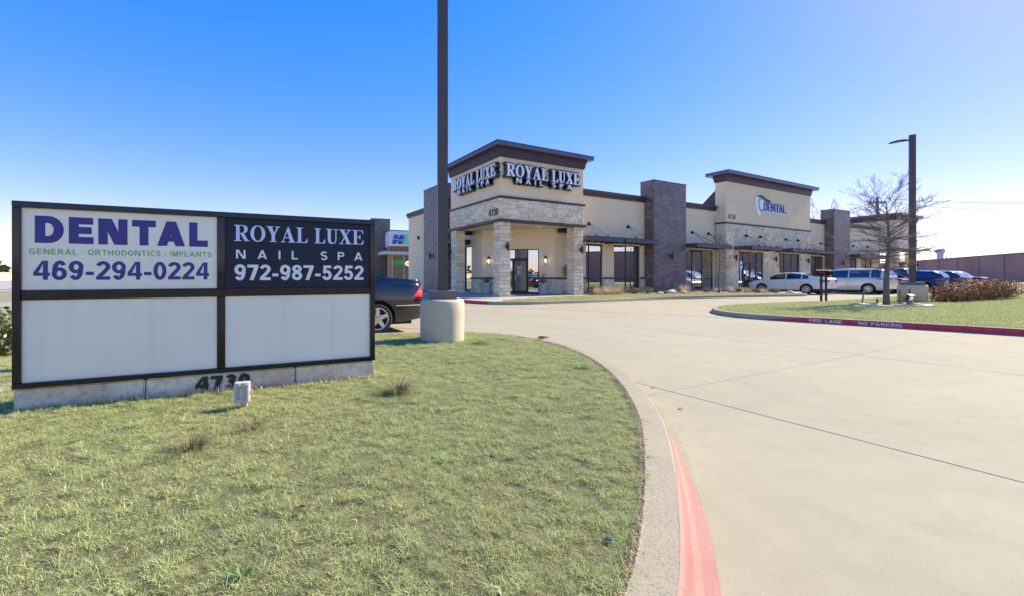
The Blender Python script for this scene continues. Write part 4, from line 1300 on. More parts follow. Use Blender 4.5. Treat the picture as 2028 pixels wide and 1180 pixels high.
# ---- dark brick pillars, built brick by brick
def brick_face(mb, frame, w, h, bl=0.39, bh=0.155, g=0.010, depth=0.03, rnd=random.Random(9)):
    (ox, oy, oz), rz = frame
    X = Vector((math.cos(rz), math.sin(rz), 0)); Y = Vector((-X.y, X.x, 0)); Z = Vector((0, 0, 1)); O = Vector((ox, oy, oz))
    rows = int(h / bh); bh = h / rows
    for r in range(rows):
        x = -bl / 2 if r % 2 else 0
        while x < w - 0.01:
            a, b_ = max(0, x), min(w, x + bl)
            if b_ - a > 0.03:
                d = depth * rnd.uniform(0.8, 1.1); mb.cur = rnd.random()
                mb.obox(O, X, Y, Z, a + g / 2, b_ - g / 2, -d, 0.0, r * bh + g / 2, (r + 1) * bh - g / 2)
            x += bl
def pillar(name, x0, x1, y0, y1, ztop, sides):
    core = MB(); core.box(x0, x1, y0, y1, FL, ztop - 0.05)
    p = core.build(name, MAT['brickmortar'], B)
    mb = MB(); h = ztop - 0.05 - FL
    for s in sides:
        if s == 'f': brick_face(mb, ((x0, y0, FL), 0), x1 - x0, h)
        if s == 'l': brick_face(mb, ((x0, y1, FL), -PI / 2), y1 - y0, h)
        if s == 'r': brick_face(mb, ((x1, y0, FL), PI / 2), y1 - y0, h)
        if s == 'k': brick_face(mb, ((x1, y1, FL), PI), x1 - x0, h)
    mb.build('brick', MAT['brick'], p, kind='stuff')
    mb = MB(); mb.box(x0 - 0.045, x1 + 0.045, y0 - 0.045, y1 + 0.045, ztop - 0.05, ztop)
    mb.build('coping', MAT['cap'], p)
    return p
pillar('brick_pillar', 13.33, 16.87, 0.83, 1.95, 8.05, 'flr')
pillar('brick_pillar', 40.23, 43.77, 0.83, 1.95, 8.03, 'flr')
pillar('brick_pillar', 0.88, 1.95, 8.9, 12.5, 8.05, 'lfk')

# ---- dental parapet tower (v = 0.7)
DV = 0.7; D0, D1 = 21.7, 35.2
opA = (SA[0], SA[1], FL, 3.26); opB = (29.7, 33.2, 0.5, 3.26)
mb = MB(); wall_open(mb, 'u', DV + 0.03, 0.35, D0 + 0.03, D1 - 0.03, FL, 5.46, [opA, opB])
mb.box(D0 + 0.03, D0 + 0.38, DV + 0.38, 1.9, FL, 5.46); mb.box(D1 - 0.38, D1 - 0.03, DV + 0.38, 1.9, FL, 5.46)
db = mb.build('stone_wall', MAT['mortar'], B)
dj = MB(); r2 = random.Random(21)
facing(db, ((D0, DV + 0.03, FL), 0), D1 - D0, 5.30, r2, cw=0.19, chh=0.155, individual=False, joined=dj,
       skip=[(opA[0] - D0, opA[1] - D0, -0.2, opA[3] - FL), (opB[0] - D0, opB[1] - D0, opB[2] - FL, opB[3] - FL)])
facing(db, ((D0 + 0.03, 1.55, FL), -PI / 2), 0.85, 5.30, r2, cw=0.19, chh=0.155, individual=False, joined=dj)
dj.build('stone_facing', MAT['stonej'], db, kind='stuff')
window(B, ((opB[0], DV, 0), 0), opB[1] - opB[0], opB[2], opB[3], mulls=(0.95, 2.18, 3.3), trans=(1.07,))
mb = MB(); mb.box(D0 - 0.05, D1 + 0.08, DV - 0.07, 1.62, 5.46, 5.57); mb.build('trim_band', MAT['trim'], B)
for (a, b_) in ((D0 + 0.02, 25.40), (25.41, 31.0), (31.01, D1 - 0.02)):
    for (z0, z1) in ((5.571, 7.28), (7.295, 8.80)):
        p = MB(); p.box(a, b_, DV + 0.02, DV + 0.10, z0, z1)
        p.build('stucco_panel', MAT['stucco'] if not (a > 30 and z0 > 6) else MAT['stucco'], B)
mb = MB(); mb.box(D0 + 0.03, D1 - 0.03, DV + 0.101, DV + 0.9, 5.571, 8.80)
mb.build('wall', MAT['stucco'], B)
mb = MB(); h = 0.77
for o_, a, b_ in ((0.04, 0, .14), (0.08, .14, .40), (0.12, .40, .66)):
    mb.box(D0 - o_, D1 + o_, DV - o_, DV + 0.9 + o_, 8.80 + h * a + .001, 8.80 + h * b_)
mb.build('cornice', MAT['trim'], B)
mb = MB(); mb.box(D0 - 0.5, D1 + 0.5, DV - 0.5, DV + 1.4, 8.80 + h * .662, 9.54); mb.box(D0 - 0.53, D1 + 0.53, DV - 0.53, DV + 1.43, 9.54, 9.58)
mb.build('coping', MAT['cap'], B)
for uu in (D0 + 0.15, D1 - 0.35):      # braces behind the parapet
    mb = MB(); mb.add([(uu, 1.61, 6.92), (uu, 3.9, 6.3), (uu, 1.61, 8.3), (uu + .2, 1.61, 6.92), (uu + .2, 3.9, 6.3), (uu + .2, 1.61, 8.3)], [(0, 2, 1), (3, 4, 5), (0, 1, 4, 3), (1, 2, 5, 4), (2, 0, 3, 5)])
    mb.build('parapet_brace', MAT['trim'], B)

# ---- far end tower, standing open on its columns
EU = 53.4
tower(EU, 0, 6.0, 6.0)
mb = MB(); frame_box(mb, EU + 0.0, EU + 6.0, 0, 6.0, 4.33, 5.47, 0.3)
eb = mb.build('stone_band', MAT['mortar'], B)
ej = MB(); r3 = random.Random(5)
facing(eb, ((EU, 0, 4.335), 0), 6.0, 1.13, r3, cw=0.22, chh=0.19, individual=False, joined=ej)
facing(eb, ((EU, 6.0, 4.335), -PI / 2), 6.0, 1.13, r3, cw=0.22, chh=0.19, individual=False, joined=ej)
ej.build('stone_facing', MAT['stonej'], eb, kind='stuff')
rnd = random.Random(8)
column(EU + 0.02, 0.02, 0.85, 4.20, 'fl', individual=False)
column(EU + 6 - 0.87, 0.02, 0.85, 4.20, 'fl', individual=False)
column(EU + 6 - 0.87, 5.1, 0.85, 4.20, 'fl', individual=False)
tj.build('stone_facing', MAT['stonej'], B, kind='stuff')

# ---- steel canopies on tie rods
def canopy(u0, u1, vf, vw, z0, z1, brs, zbr, rods, name='canopy'):
    mb = MB(); t = 0.02
    mb.box(u0, u1, vf, vf + t, z0, z1); mb.box(u0, u0 + t, vf + t, vw - 0.002, z0, z1); mb.box(u1 - t, u1, vf + t, vw - 0.002, z0, z1)
    mb.box(u0, u1, vf - 0.05, vf, z0, z0 + 0.02); mb.box(u0, u1, vf - 0.05, vf, z1 - 0.02, z1)     # channel flanges
    c = mb.build(name, MAT['steel'], B)
    d = MB(); d.box(u0 + t + .002, u1 - t - .002, vf + t + .002, vw - 0.002, z0 + 0.17, z0 + 0.20)
    k = u0 + 0.3
    while k < u1 - 0.1:
        d.box(k, k + 0.07, vf + t + .004, vw - 0.004, z0 + 0.06, z0 + 0.17); k += 0.6
    d.build('deck', MAT['black'], c)
    for b_ in brs:
        q = MB(); q.lathe([(0.0, 0), (0.12, 0), (0.12, 0.05), (0.07, 0.16), (0.0, 0.16)], 10, (0, 0, 0))
        # lathe is along z: turn it to point out of the wall (-v)
        q.v = [(b_ + x, vw - z, zbr + y) for (x, y, z) in q.v]
        q.build('bracket', MAT['black'], c)
    for (ub, ue) in rods:
        q = MB(); q.tube([(ub, vw - 0.14, zbr), (ue, vf + 0.08, z1 + 0.06)], 0.016, 6)
        q.cbox((ue, vf + 0.08, z1 + 0.045), (0.07, 0.07, 0.09))
        q.build('rod', MAT['black'], c)
    return c
canopy(6.25, 9.42, 0.02, 1.6, 3.42, 3.73, (7.95,), 4.70, ((7.95, 7.15), (7.95, 8.15)))
canopy(9.62, 12.90, 0.02, 1.6, 3.42, 3.73, (11.59,), 4.70, ((11.59, 10.7), (11.59, 11.75)))
canopy(17.05, 21.4, 0.02, 1.6, 3.38, 3.68, (18.71, 20.76), 4.65, ((18.71, 18.2), (18.71, 19.4), (20.76, 19.9), (20.76, 20.95)))
canopy(22.75, 27.2, -0.72, 0.66, 3.36, 3.66, (24.39, 26.5), 4.58, ((24.39, 23.9), (24.39, 24.9), (26.5, 25.6), (26.5, 26.6)))
canopy(28.9, 33.5, -0.72, 0.66, 3.33, 3.63, (30.61, 32.77), 4.55, ((30.61, 30.3), (30.61, 31.3), (32.77, 31.9), (32.77, 32.8)))
canopy(34.6, 39.3, -0.1, 1.6, 3.34, 3.64, (36.2, 39.25), 4.55, ((36.2, 35.6), (36.2, 36.8), (39.25, 37.9), (39.25, 38.9)))
canopy(43.9, 48.3, 0.0, 1.6, 3.20, 3.54, (46.5,), 4.57, ((46.5, 45.6), (46.5, 46.9)))
canopy(48.5, 52.6, 0.0, 1.6, 3.20, 3.54, (50.18,), 4.57, ((50.18, 49.6), (50.18, 50.9)))
# canopy over the left-hand porch window
mb = MB(); mb.box(0.1, 1.64, 6.25, 8.4, 3.42, 3.73); mb.build('canopy', MAT['black'], B)
# dark beams under the soffit
mb = MB(); mb.box(0.75, 1.6, 5.9, 6.25, 4.02, 4.235); mb.build('soffit_beam', MAT['black'], B)
mb = MB(); mb.box(5.3, 6.9, 1.2, 1.58, 3.98, 4.195); mb.build('soffit_beam', MAT['black'], B)

# ---- building signs
MAT['signwhite'] = simple('sign_face_white', (0.84, 0.84, 0.86), 0.3, var=0.02)
MAT['signback'] = simple('sign_backer_blue_black', (0.008, 0.010, 0.022), 0.2, var=0.2, coat=0.3)
def channel_sign(label, origin, rz, w):
    """white serif letters standing off a dark backer that follows their outline"""
    s = empty('channel_letter_sign', (0, 0, 0), 0, label, 'sign', 'nail spa letter signs on the corner tower')
    ca, sa = BROT + rz, 0
    ox, oy = W2(*origin[:2])
    s.location = (ox, oy, origin[2]); s.rotation_euler = (0, 0, BROT + rz)
    ax, az = (1, 0, 0), (0, 0, 1)
    serif('backer', 'ROYAL LUXE', MAT['signback'], s, (0, 0, 0), ax, az, 0, w, 0, 0.66, depth=0.26, grow=0.085)
    serif('letter', 'ROYAL LUXE', MAT['signwhite'], s, (0, 0, 0), ax, az, 0, w, 0, 0.66, depth=0.05, lift=0.262, bold=0.008)
    kw = dict(t=0.16, gap=0.75, space=0.9, each=True)
    sans('backer', 'NAIL SPA', MAT['signback'], s, (0, 0, 0), ax, az, w * .125 - .05, w * .875 + .05, -.38, 0.0, depth=0.26, grow=0.17, **kw)
    sans('letter', 'NAIL SPA', MAT['signwhite'], s, (0, 0, 0), ax, az, w * .125, w * .875, -.32, -.05, depth=0.05, lift=0.262, **kw)
    mb = MB(); mb.box(w * 0.11, w * 0.87, -0.10, -0.001, -0.24, 0.02); mb.build('raceway', MAT['signback'], s)
    return s
channel_sign('white ROYAL LUXE NAIL SPA letters on the right-hand face of the tower', (0.25, 0.02, 6.63), 0, 5.2)
channel_sign('white ROYAL LUXE NAIL SPA letters on the left-hand face of the tower', (0.02, 5.05, 6.63), -PI / 2, 5.0)

num = empty('address_numbers', (*W2(0, 0), 0), BROT, 'black 4730 address numbers on pale stone band of the corner tower', 'sign')
sans('numeral', '4730', MAT['black'], num, (-0.05, 1.02, 0), (0, -1, 0), (0, 0, 1), 0, 0.93, 4.55, 4.92, depth=0.02, lift=0.012, t=0.125, gap=.16, each=True)
num2 = empty('address_numbers', (*W2(0, 0), 0), BROT, 'dark 4730 address numbers on stucco beside the dental logo', 'sign')
sans('numeral', '4730', MAT['black'], num2, (22.0, DV + 0.018, 0), (1, 0, 0), (0, 0, 1), 0, 1.0, 5.84, 6.21, depth=0.02, t=0.13, gap=.16, each=True)

# dental logo sign: tooth shield and blue word on a white backer
ds = empty('dental_logo_sign', (*W2(0, 0), 0), BROT, 'blue DENTAL letter sign with white and green tooth emblem on upper stucco', 'sign')
MAT['logoblue'] = simple('logo_blue', (0.06, 0.11, 0.33), 0.45); MAT['logogreen'] = simple('logo_green', (0.16, 0.55, 0.30), 0.35); MAT['logodark'] = simple('logo_dark_green', (0.015, 0.14, 0.09), 0.35)
v0 = DV + 0.018
sans('backer', 'DENTAL', MAT['signwhite'], ds, (0, v0, 0), (1, 0, 0), (0, 0, 1), 26.78, 30.42, 6.70, 7.46, depth=0.12, t=0.2, grow=0.05, each=True)
sans('letter', 'DENTAL', MAT['logoblue'], ds, (0, v0, 0), (1, 0, 0), (0, 0, 1), 26.95, 30.50, 6.82, 7.52, depth=0.06, lift=0.125, t=0.155, each=True)
Xv, Zv, Yv = Vector((1, 0, 0)), Vector((0, 0, 1)), Vector((0, 1, 0))
mb = MB(); tooth(mb, Vector((0, v0, 0)), Xv, Zv, Yv, 26.35, 7.20, 0.92, 0.10, True); mb.build('backer', MAT['signwhite'], ds)
mb = MB(); tooth(mb, Vector((0, v0 - .1, 0)), Xv, Zv, Yv, 26.62, 7.20, 0.62, 0.06, True); mb.build('emblem', MAT['logogreen'], ds)
mb = MB(); tooth(mb, Vector((0, v0 - .16, 0)), Xv, Zv, Yv, 26.50, 7.28, 0.44, 0.03, True); mb.build('emblem', MAT['signwhite'], ds)
mb = MB(); mb.tube([(26.1, v0 - .14, 7.98), (26.6, v0 - .14, 8.0), (27.1, v0 - .14, 7.84), (27.9, v0 - .14, 7.66)], [0.05, 0.11, 0.09, 0.10], 6); mb.build('swoosh', MAT['logodark'], ds)

# ---- wall lights
WLG = 'dark wall lights on the columns and pillars'
def wall_light(u, v, z, rz, label):
    e = empty('wall_light', (*W2(u, v), z), BROT + rz, label, 'wall light')
    mb = MB(); mb.box(-0.07, 0.07, -0.02, 0, -0.09, 0.09); mb.box(-0.03, 0.03, -0.10, -0.02, -0.04, 0.04); mb.build('bracket', MAT['black'], e)
    mb = MB(); mb.lathe([(0.0, -0.225), (0.062, -0.225), (0.066, -0.22), (0.066, 0.22), (0.062, 0.225), (0.0, 0.225)], 16, (0, -0.155, 0)); mb.build('lamp_body', MAT['black'], e)
    return e
wall_light(0.42, -0.03, 2.85, 0, 'dark cylinder light on the front corner stone column of the porch')
wall_light(5.70, -0.03, 2.85, 0, 'dark cylinder light on the right-hand stone column of the porch')
wall_light(-0.03, 5.85, 2.85, -PI / 2, 'dark cylinder light on the left-hand stone column of the porch')
wall_light(0.85, 10.9, 2.8, -PI / 2, 'dark wall light on brick pillar left of the tower')
wall_light(15.1, 0.80, 2.72, 0, 'dark wall light on brick pillar between the two entrances')
wall_light(22.85, DV - 0.02, 2.75, 0, 'dark wall light on stone left of the dental door')
wall_light(28.85, DV - 0.02, 2.75, 0, 'dark wall light on stone between dental door and window')
wall_light(34.5, DV - 0.02, 2.7, 0, 'dark wall light at right end of the stone dental front')
wall_light(41.9, 0.80, 2.62, 0, 'dark wall light on the second, farther brick pillar')
wall_light(EU + .45, -0.03, 2.6, 0, 'dark wall light on first column of the far end tower')
wall_light(EU + 5.6, -0.03, 2.6, 0, 'dark wall light on last column of the far end tower')
# flood light high on the left end wall
e = empty('flood_light', (*W2(1.65, 15.5), 4.56), BROT - PI / 2, 'small wall pack light on stucco end wall left of brick pillar', 'flood light')
mb = MB(); mb.add([(-.14, 0, .14), (.14, 0, .14), (.14, 0, -.14), (-.14, 0, -.14), (-.14, -.24, .12), (.14, -.24, .12), (.14, -.16, -.12), (-.14, -.16, -.12)],
                  [(0, 1, 5, 4), (1, 2, 6, 5), (2, 3, 7, 6), (3, 0, 4, 7)]); mb.build('housing', MAT['black'], e)
mb = MB(); mb.add([(-.135, -.238, .115), (.135, -.238, .115), (.135, -.158, -.118), (-.135, -.158, -.118)], [(0, 3, 2, 1)]); mb.build('lens', MAT['white'], e)

def lantern(pos, rz, label):
    e = empty('porch_lantern', (*W2(pos[0], pos[1]), pos[2]), BROT + rz, label, 'lantern')
    mb = MB(); mb.box(-.06, .06, -.02, 0, -.12, .2); mb.box(-.09, .09, -.2, -.02, .19, .23); mb.box(-.09, .09, -.2, -.02, -.24, -.215)
    for sx in (-1, 1):
        for yy in (-.195, -.035): mb.box(sx * .085 - .008, sx * .085 + .008, yy - .006, yy + .006, -.215, .19)
    mb.box(-.03, .03, -.14, -.08, .23, .29)
    mb.build('cage', MAT['black'], e)
    g = MB(); g.lathe([(0, -.12), (.035, -.11), (.045, -.04), (.03, .06), (.0, .09)], 12, (0, -.11, 0)); g.build('bulb', emis('warm_bulb', (1.0, 0.72, 0.42), 3.0), e)
    return e
q = P1 + CD * 0.42
lantern((q.x, q.y, 2.25), CA, 'lit porch lantern left of the glass entrance doors')
q = P1 + CD * (ch_open[1] + 0.42)
lantern((q.x, q.y, 2.25), CA, 'lit porch lantern right of the glass entrance doors')
q = P1 + CD * 2.0
e = empty('emergency_light', (*W2(q.x, q.y), 3.62), BROT + CA, 'small white oval light above the glass entrance doors', 'light fixture')
mb = MB(); mb.bevbox(-.22, .22, -.09, 0, -.08, .08, 0.035); mb.build('housing', MAT['white'], e)
for (u, v, lb) in ((1.5, 2.6, 'white round ceiling light under porch soffit, left one'), (3.6, 1.2, 'white round ceiling light under porch soffit, right one')):
    mb = MB(); mb.lathe([(0, -.06), (.14, -.055), (.17, -.02), (.17, 0), (0, 0)], 16, (*W2(u, v), 4.24)); o = mb.build('ceiling_light', MAT['white']); tag(o, lb, 'ceiling light')

# ------------------------------------------------------------------ monument sign
SX0, SY0, SX1, SY1 = -3.79, 3.60, -1.11, 4.87
SROT = math.atan2(SY1 - SY0, SX1 - SX0); SW = math.hypot(SX1 - SX0, SY1 - SY0)
S = empty('monument_sign', (SX0, SY0, 0), SROT, 'low black framed monument sign with dental and nail spa panels on stone base', 'sign')
fm = N('sign_frame_paint')
fm.col((0.008, 0.007, 0.012)); fm.set(Roughness=0.1)
_p = fm.coord(); fm.b.inputs['Specular IOR Level'].default_value = 0.45
fm.l(fm.ramp(fm.noise(_p, 9, 6, 0.7), [(0.35, (0.06,) * 3), (0.7, (0.15,) * 3)]), fm.b.inputs['Roughness'])
MAT['signframe'] = fm.m
am = N('white_acrylic')
_p = am.coord()
ac = am.ramp(am.noise(_p, 1.3, 4), [(0.3, (0.90, 0.82, 0.64)), (0.7, (0.94, 0.87, 0.70))])
amp = am.n('ShaderNodeMapping'); amp.inputs['Scale'].default_value = (9, 9, .5); am.l(_p, amp.inputs['Vector'])
ac = am.mix(am.ramp(am.noise(amp.outputs[0], 1.0, 5, .6), [(.52, (0, 0, 0)), (.8, (.22,) * 3)]), ac, (.62, .56, .44))  # faint vertical streaks: grime and a little reflection put into the colour
am.col(ac); am.set(Roughness=0.22); am.b.inputs['Specular IOR Level'].default_value = 0.4
am.bump(am.noise(_p, 1.5, 2), 0.05, 0.02)
MAT['acrylic'] = am.m
MAT['slate'] = simple('slate_blue_panel', (0.016, 0.022, 0.036), 0.4, var=0.05, spec=0.25)
Z0, Z1 = 0.33, 1.871
Y0 = 0.0; T = 0.40
# frame rails (mitred look: verticals between, 3 mm steps)
def bar(name, x0, x1, z0, z1, y0=-0.02, y1=0.03):
    mb = MB(); mb.bevbox(x0, x1, y0, y1, z0, z1, 0.004); return mb.build(name, MAT['signframe'], S)
f = 0.052
bar('frame_rail', 0, SW, Z1 - f, Z1, -0.024); bar('frame_rail', 0, SW, Z0, Z0 + f * 0.85, -0.024)
bar('frame_post', 0, f, Z0 + f * .85 + .0005, Z1 - f - .0005); bar('frame_post', SW - f, SW, Z0 + f * .85 + .0005, Z1 - f - .0005)
bar('frame_rail', f + .001, SW - f - .001, 1.058, 1.135, -0.012)
bar('frame_post', 1.452, 1.518, Z0 + f * .85 + .001, 1.057, -0.010); bar('frame_post', 1.452, 1.518, 1.136, Z1 - f - .001, -0.010)
mb = MB(); mb.box(0.012, SW - 0.012, 0.032, T - .02, Z0 + 0.004, Z1 - 0.004); mb.build('cabinet', MAT['signframe'], S)
for (a, b_, c, d, m) in ((f, 1.451, 1.136, Z1 - f, 'acrylic'), (1.519, SW - f, 1.136, Z1 - f, 'slate'), (f, 1.451, Z0 + f * .85, 1.057, 'acrylic'), (1.519, SW - f, Z0 + f * .85, 1.057, 'acrylic')):
    mb = MB(); mb.box(a + .001, b_ - .001, 0.004, 0.024, c + .001, d - .001); mb.build('panel', MAT[m], S)
MAT['navytext'] = simple('navy_vinyl', (0.030, 0.018, 0.20), 0.3, var=0.04)
MAT['greentext'] = simple('green_vinyl', (0.13, 0.45, 0.10), 0.3, var=0.04)
MAT['lightblue'] = simple('pale_blue_vinyl', (0.60, 0.68, 0.86), 0.3, var=0.03)
MAT['whitetext'] = simple('white_vinyl', (0.80, 0.79, 0.77), 0.3, var=0.03)
SX, SZ = (1, 0, 0), (0, 0, 1)
def slet(t_, m, x0, x1, z0, z1, **k): return sans('lettering', t_, MAT[m], S, (0, 0.0035, 0), SX, SZ, x0, x1, z0, z1, depth=0.0015, **k)
slet('DENTAL', 'navytext', 0.135, 1.375, 1.530, 1.758, t=0.262, gap=0.13)
slet('GENERAL \u2022 ORTHODONTICS \u2022 IMPLANTS', 'greentext', 0.10, 1.405, 1.434, 1.483, t=0.16, gap=0.22, space=0.42)
slet('469-294-0224', 'navytext', 0.125, 1.385, 1.218, 1.384, t=0.185, gap=0.07)
lettering('lettering', 'ROYAL LUXE', MAT['lightblue'], S, (0, 0.0035, 0), SX, SZ, 1.595, 2.845, 1.594, 1.757, depth=0.0015, serif=True)
slet('NAIL SPA', 'whitetext', 1.612, 2.832, 1.422, 1.512, t=0.17, gap=1.05, space=1.15)
slet('972-987-5252', 'whitetext', 1.598, 2.845, 1.210, 1.368, t=0.185, gap=0.07)
# a dead bug smear on the blank left panel
mb = MB(); r = random.Random(3)
for k in range(9):
    x, z = 0.80 + r.gauss(0, .03) - (0.11 if k > 6 else 0), 0.88 + r.gauss(0, .012); s = r.uniform(.002, .006)
    mb.add([(x, 0.0028, z), (x + s, 0.0028, z + .001), (x + s * .8, 0.0028, z + s * 1.6), (x - .001, 0.0028, z + s)], [(0, 1, 2, 3)])
mb.build('smudge', simple('dried_mud', (0.20, 0.13, 0.08), 0.9), S)
# limestone plinth of three blocks a face
plinth = MB(); plinth.box(0.03, SW - 0.03, 0.05, T - 0.03, 0.02, 0.326); pl = plinth.build('plinth', MAT['mortar'], S)
sm = N('plinth_limestone'); _p = sm.pos()
cc = sm.ramp(sm.noise(_p, 2.2, 6, 0.6), [(0.3, (0.66, 0.50, 0.32)), (0.55, (0.86, 0.74, 0.53)), (0.8, (0.92, 0.82, 0.62))])
cc = sm.mix(sm.ramp(sm.noise(_p, 5, 8, 0.7, 0.5), [(0.53, (0, 0, 0)), (0.68, (0.7,) * 3)]), cc, (0.50, 0.29, 0.13))
cc = sm.mix(sm.ramp(sm.noise(_p, 14, 7, 0.75), [(0.34, (0.6,) * 3), (0.5, (0, 0, 0))]), cc, (0.33, 0.27, 0.22))
sm.col(cc); sm.bump(sm.noise(_p, 18, 7, 0.7), 0.5, 0.02); sm.set(Roughness=0.95)
for (a, b_) in ((0.004, 0.885), (0.893, 2.146), (2.154, SW - 0.004)):
    bm = bmesh.new(); bmesh.ops.create_cube(bm, size=1)
    for v in bm.verts: v.co = Vector(((a + b_) / 2 + v.co.x * (b_ - a), T / 2 - 0.005 + v.co.y * (T - 0.0), 0.17 + v.co.z * 0.312))
    bmesh.ops.bevel(bm, geom=bm.edges[:], offset=0.012, segments=2, affect='EDGES')
    bmesh.ops.subdivide_edges(bm, edges=bm.edges[:], cuts=3, use_grid_fill=True)
    for v in bm.verts: v.co += Vector((0, 1, 0)) * 0.006 * noise.noise(v.co * 9) + Vector((0, 0, 1)) * 0.003 * noise.noise(v.co * 14)
    mb = MB(); mb.frombm(bm); mb.build('stone_block', sm.m, S)
sans('numeral', '4730', MAT['black'], S, (0, -0.006, 0), SX, SZ, 1.275, 1.735, 0.172, 0.307, depth=0.012, lift=0.001, t=0.24, gap=.10, each=True)

# ------------------------------------------------------------------ outlet box on a short post
GZ = 0.155
e = empty('outlet_box', (-1.95, 3.68, GZ), R(20), 'weathered grey outdoor electrical outlet box on short post before the sign', 'outlet box')
mb = MB(); mb.bevbox(-.058, .058, -.03, .045, 0.045, 0.215, 0.008); mb.build('box', MAT['plastic'], e)
mb = MB()
mb.box(-.05, .05, -.042, -.030, 0.058, 0.075); mb.box(-.05, .05, -.042, -.030, 0.185, 0.200); mb.box(-.05, -.036, -.042, -.030, 0.0752, 0.1848); mb.box(.036, .05, -.042, -.030, 0.0752, 0.1848)
mb.box(-.034, -.018, -.045, -.030, .2005, .216); mb.box(.012, .03, -.045, -.030, .2005, .216)
mb.build('cover_frame', MAT['plastic'], e)
mb = MB(); mb.box(-.0355, .0355, -.036, -.0305, 0.0755, 0.1845)
mb.build('cover_window', simple('clouded_plastic', (0.42, 0.40, 0.37), 0.25, coat=0.4), e)
mb = MB(); mb.box(-.012, .020, -.0385, -.0365, .088, .170); mb.build('receptacle', MAT['plastic'], e)
mb = MB()
for z in (.103, .118, .148, .162): mb.box(.008, .012, -.0395, -.0388, z, z + .004)
mb.build('slots', MAT['dark'], e)
mb = MB(); mb.box(.0585, .075, -.012, .012, .11, .145); mb.lathe([(0, 0), (.012, 0), (.012, .05), (0, .05)], 8, (0.03, 0.01, -0.004)); mb.lathe([(0, -.02), (.014, -.02), (.014, .046), (0, .046)], 8, (0, 0.01, 0))
mb.build('conduit', MAT['plastic'], e)

# ------------------------------------------------------------------ light poles
def light_pole(name, loc, label, base_r, base_h, pole_w, rz, ztop, arm_dir, box_size, square_base=False):
    P = empty(name, loc, 0, label, 'light pole', 'parking lot light poles')
    mb = MB()
    r = base_r
    if square_base:
        mb.lathe([(0, -.05), (r, -.05), (r, base_h - .03), (r - .012, base_h - .008), (r - .035, base_h), (0, base_h)], 48, (0, 0, 0), jitter=0.006)
    else:
        mb.lathe([(0, -.05), (r * .995, -.05), (r, 0), (r * 0.993, base_h * .3), (r * 1.0, base_h * .6), (r * .99, base_h - .05), (r - .02, base_h - .012), (r - .05, base_h), (0, base_h + .002)], 64, (0, 0, 0), jitter=0.03)
    mb.build('concrete_base', MAT['precast'], P)
    ca, sa = math.cos(rz), math.sin(rz)
    X, Y, Z = Vector((ca, sa, 0)), Vector((-sa, ca, 0)), Vector((0, 0, 1))
    h = pole_w / 2
    mb = MB(); mb.obox((0, 0, 0), X, Y, Z, -h, h, -h, h, base_h + .003, ztop - 0.02); mb.obox((0, 0, 0), X, Y, Z, -h - .004, h + .004, -h - .004, h + .004, ztop - 0.02, ztop)
    mb.build('pole', MAT['pole'], P)
    b = box_size / 2
    mb = MB(); mb.obox((0, 0, 0), X, Y, Z, -b, -0.001, -b, b, base_h + .003, base_h + 0.135); mb.obox((0, 0, 0), X, Y, Z, 0.001, b, -b, b, base_h + .003, base_h + 0.135)
    mb.build('base_cover', simple('taupe_cover_paint', (0.17, 0.145, 0.115), 0.5, var=0.1), P)
    A = Vector((*arm_dir, 0)).normalized(); Bn = Vector((-A.y, A.x, 0))
    zc = ztop - 0.24
    mb = MB(); mb.obox((0, 0, zc), A, Bn, Z, h * .9, 0.42, -.03, .03, -.03, .03); mb.build('arm', MAT['pole'], P)
    tl = (A + Z * -0.12).normalized()
    up = (Z + A * 0.12).normalized()
    mb = MB(); mb.obox((0, 0, zc), tl, Bn, up, 0.40, 0.62, -.06, .06, -.02, .07); mb.obox((0, 0, zc), tl, Bn, up, 0.60, 1.02, -.17, .17, -.035, .025)
    for q in range(5): mb.obox((0, 0, zc), tl, Bn, up, 0.63 + q * .07, 0.645 + q * .07, -.15, .15, .025, .05)
    lh = mb.build('lamp_head', MAT['black'], P)
    mb = MB(); mb.obox((0, 0, zc), tl, Bn, up, 0.64, 0.99, -.14, .14, -.040, -.036); mb.build('lens', MAT['white'], lh)
    return P
light_pole('light_pole', (-0.565, 7.72, 0.165), 'tall bronze square light pole on round concrete base beside the black car', 0.388, 0.70, 0.178, R(8), 8.2, (-1, 0.2), 0.46)
light_pole('light_pole', (19.3, 19.35, 0.13), 'tall bronze light pole standing behind the bare tree on the island', 0.49, 0.74, 0.215, R(52), 7.35, (-1, -0.15), 0.72, True)
mb = MB(); mb.tube([(19.75, 18.93, .88), (19.80, 18.92, .60), (19.70, 18.86, .35), (19.48, 18.78, .14)], 0.025, 6); o = mb.build('drain_hose', MAT['black']); tag(o, 'black corrugated conduit running down the concrete base on the island', 'conduit')

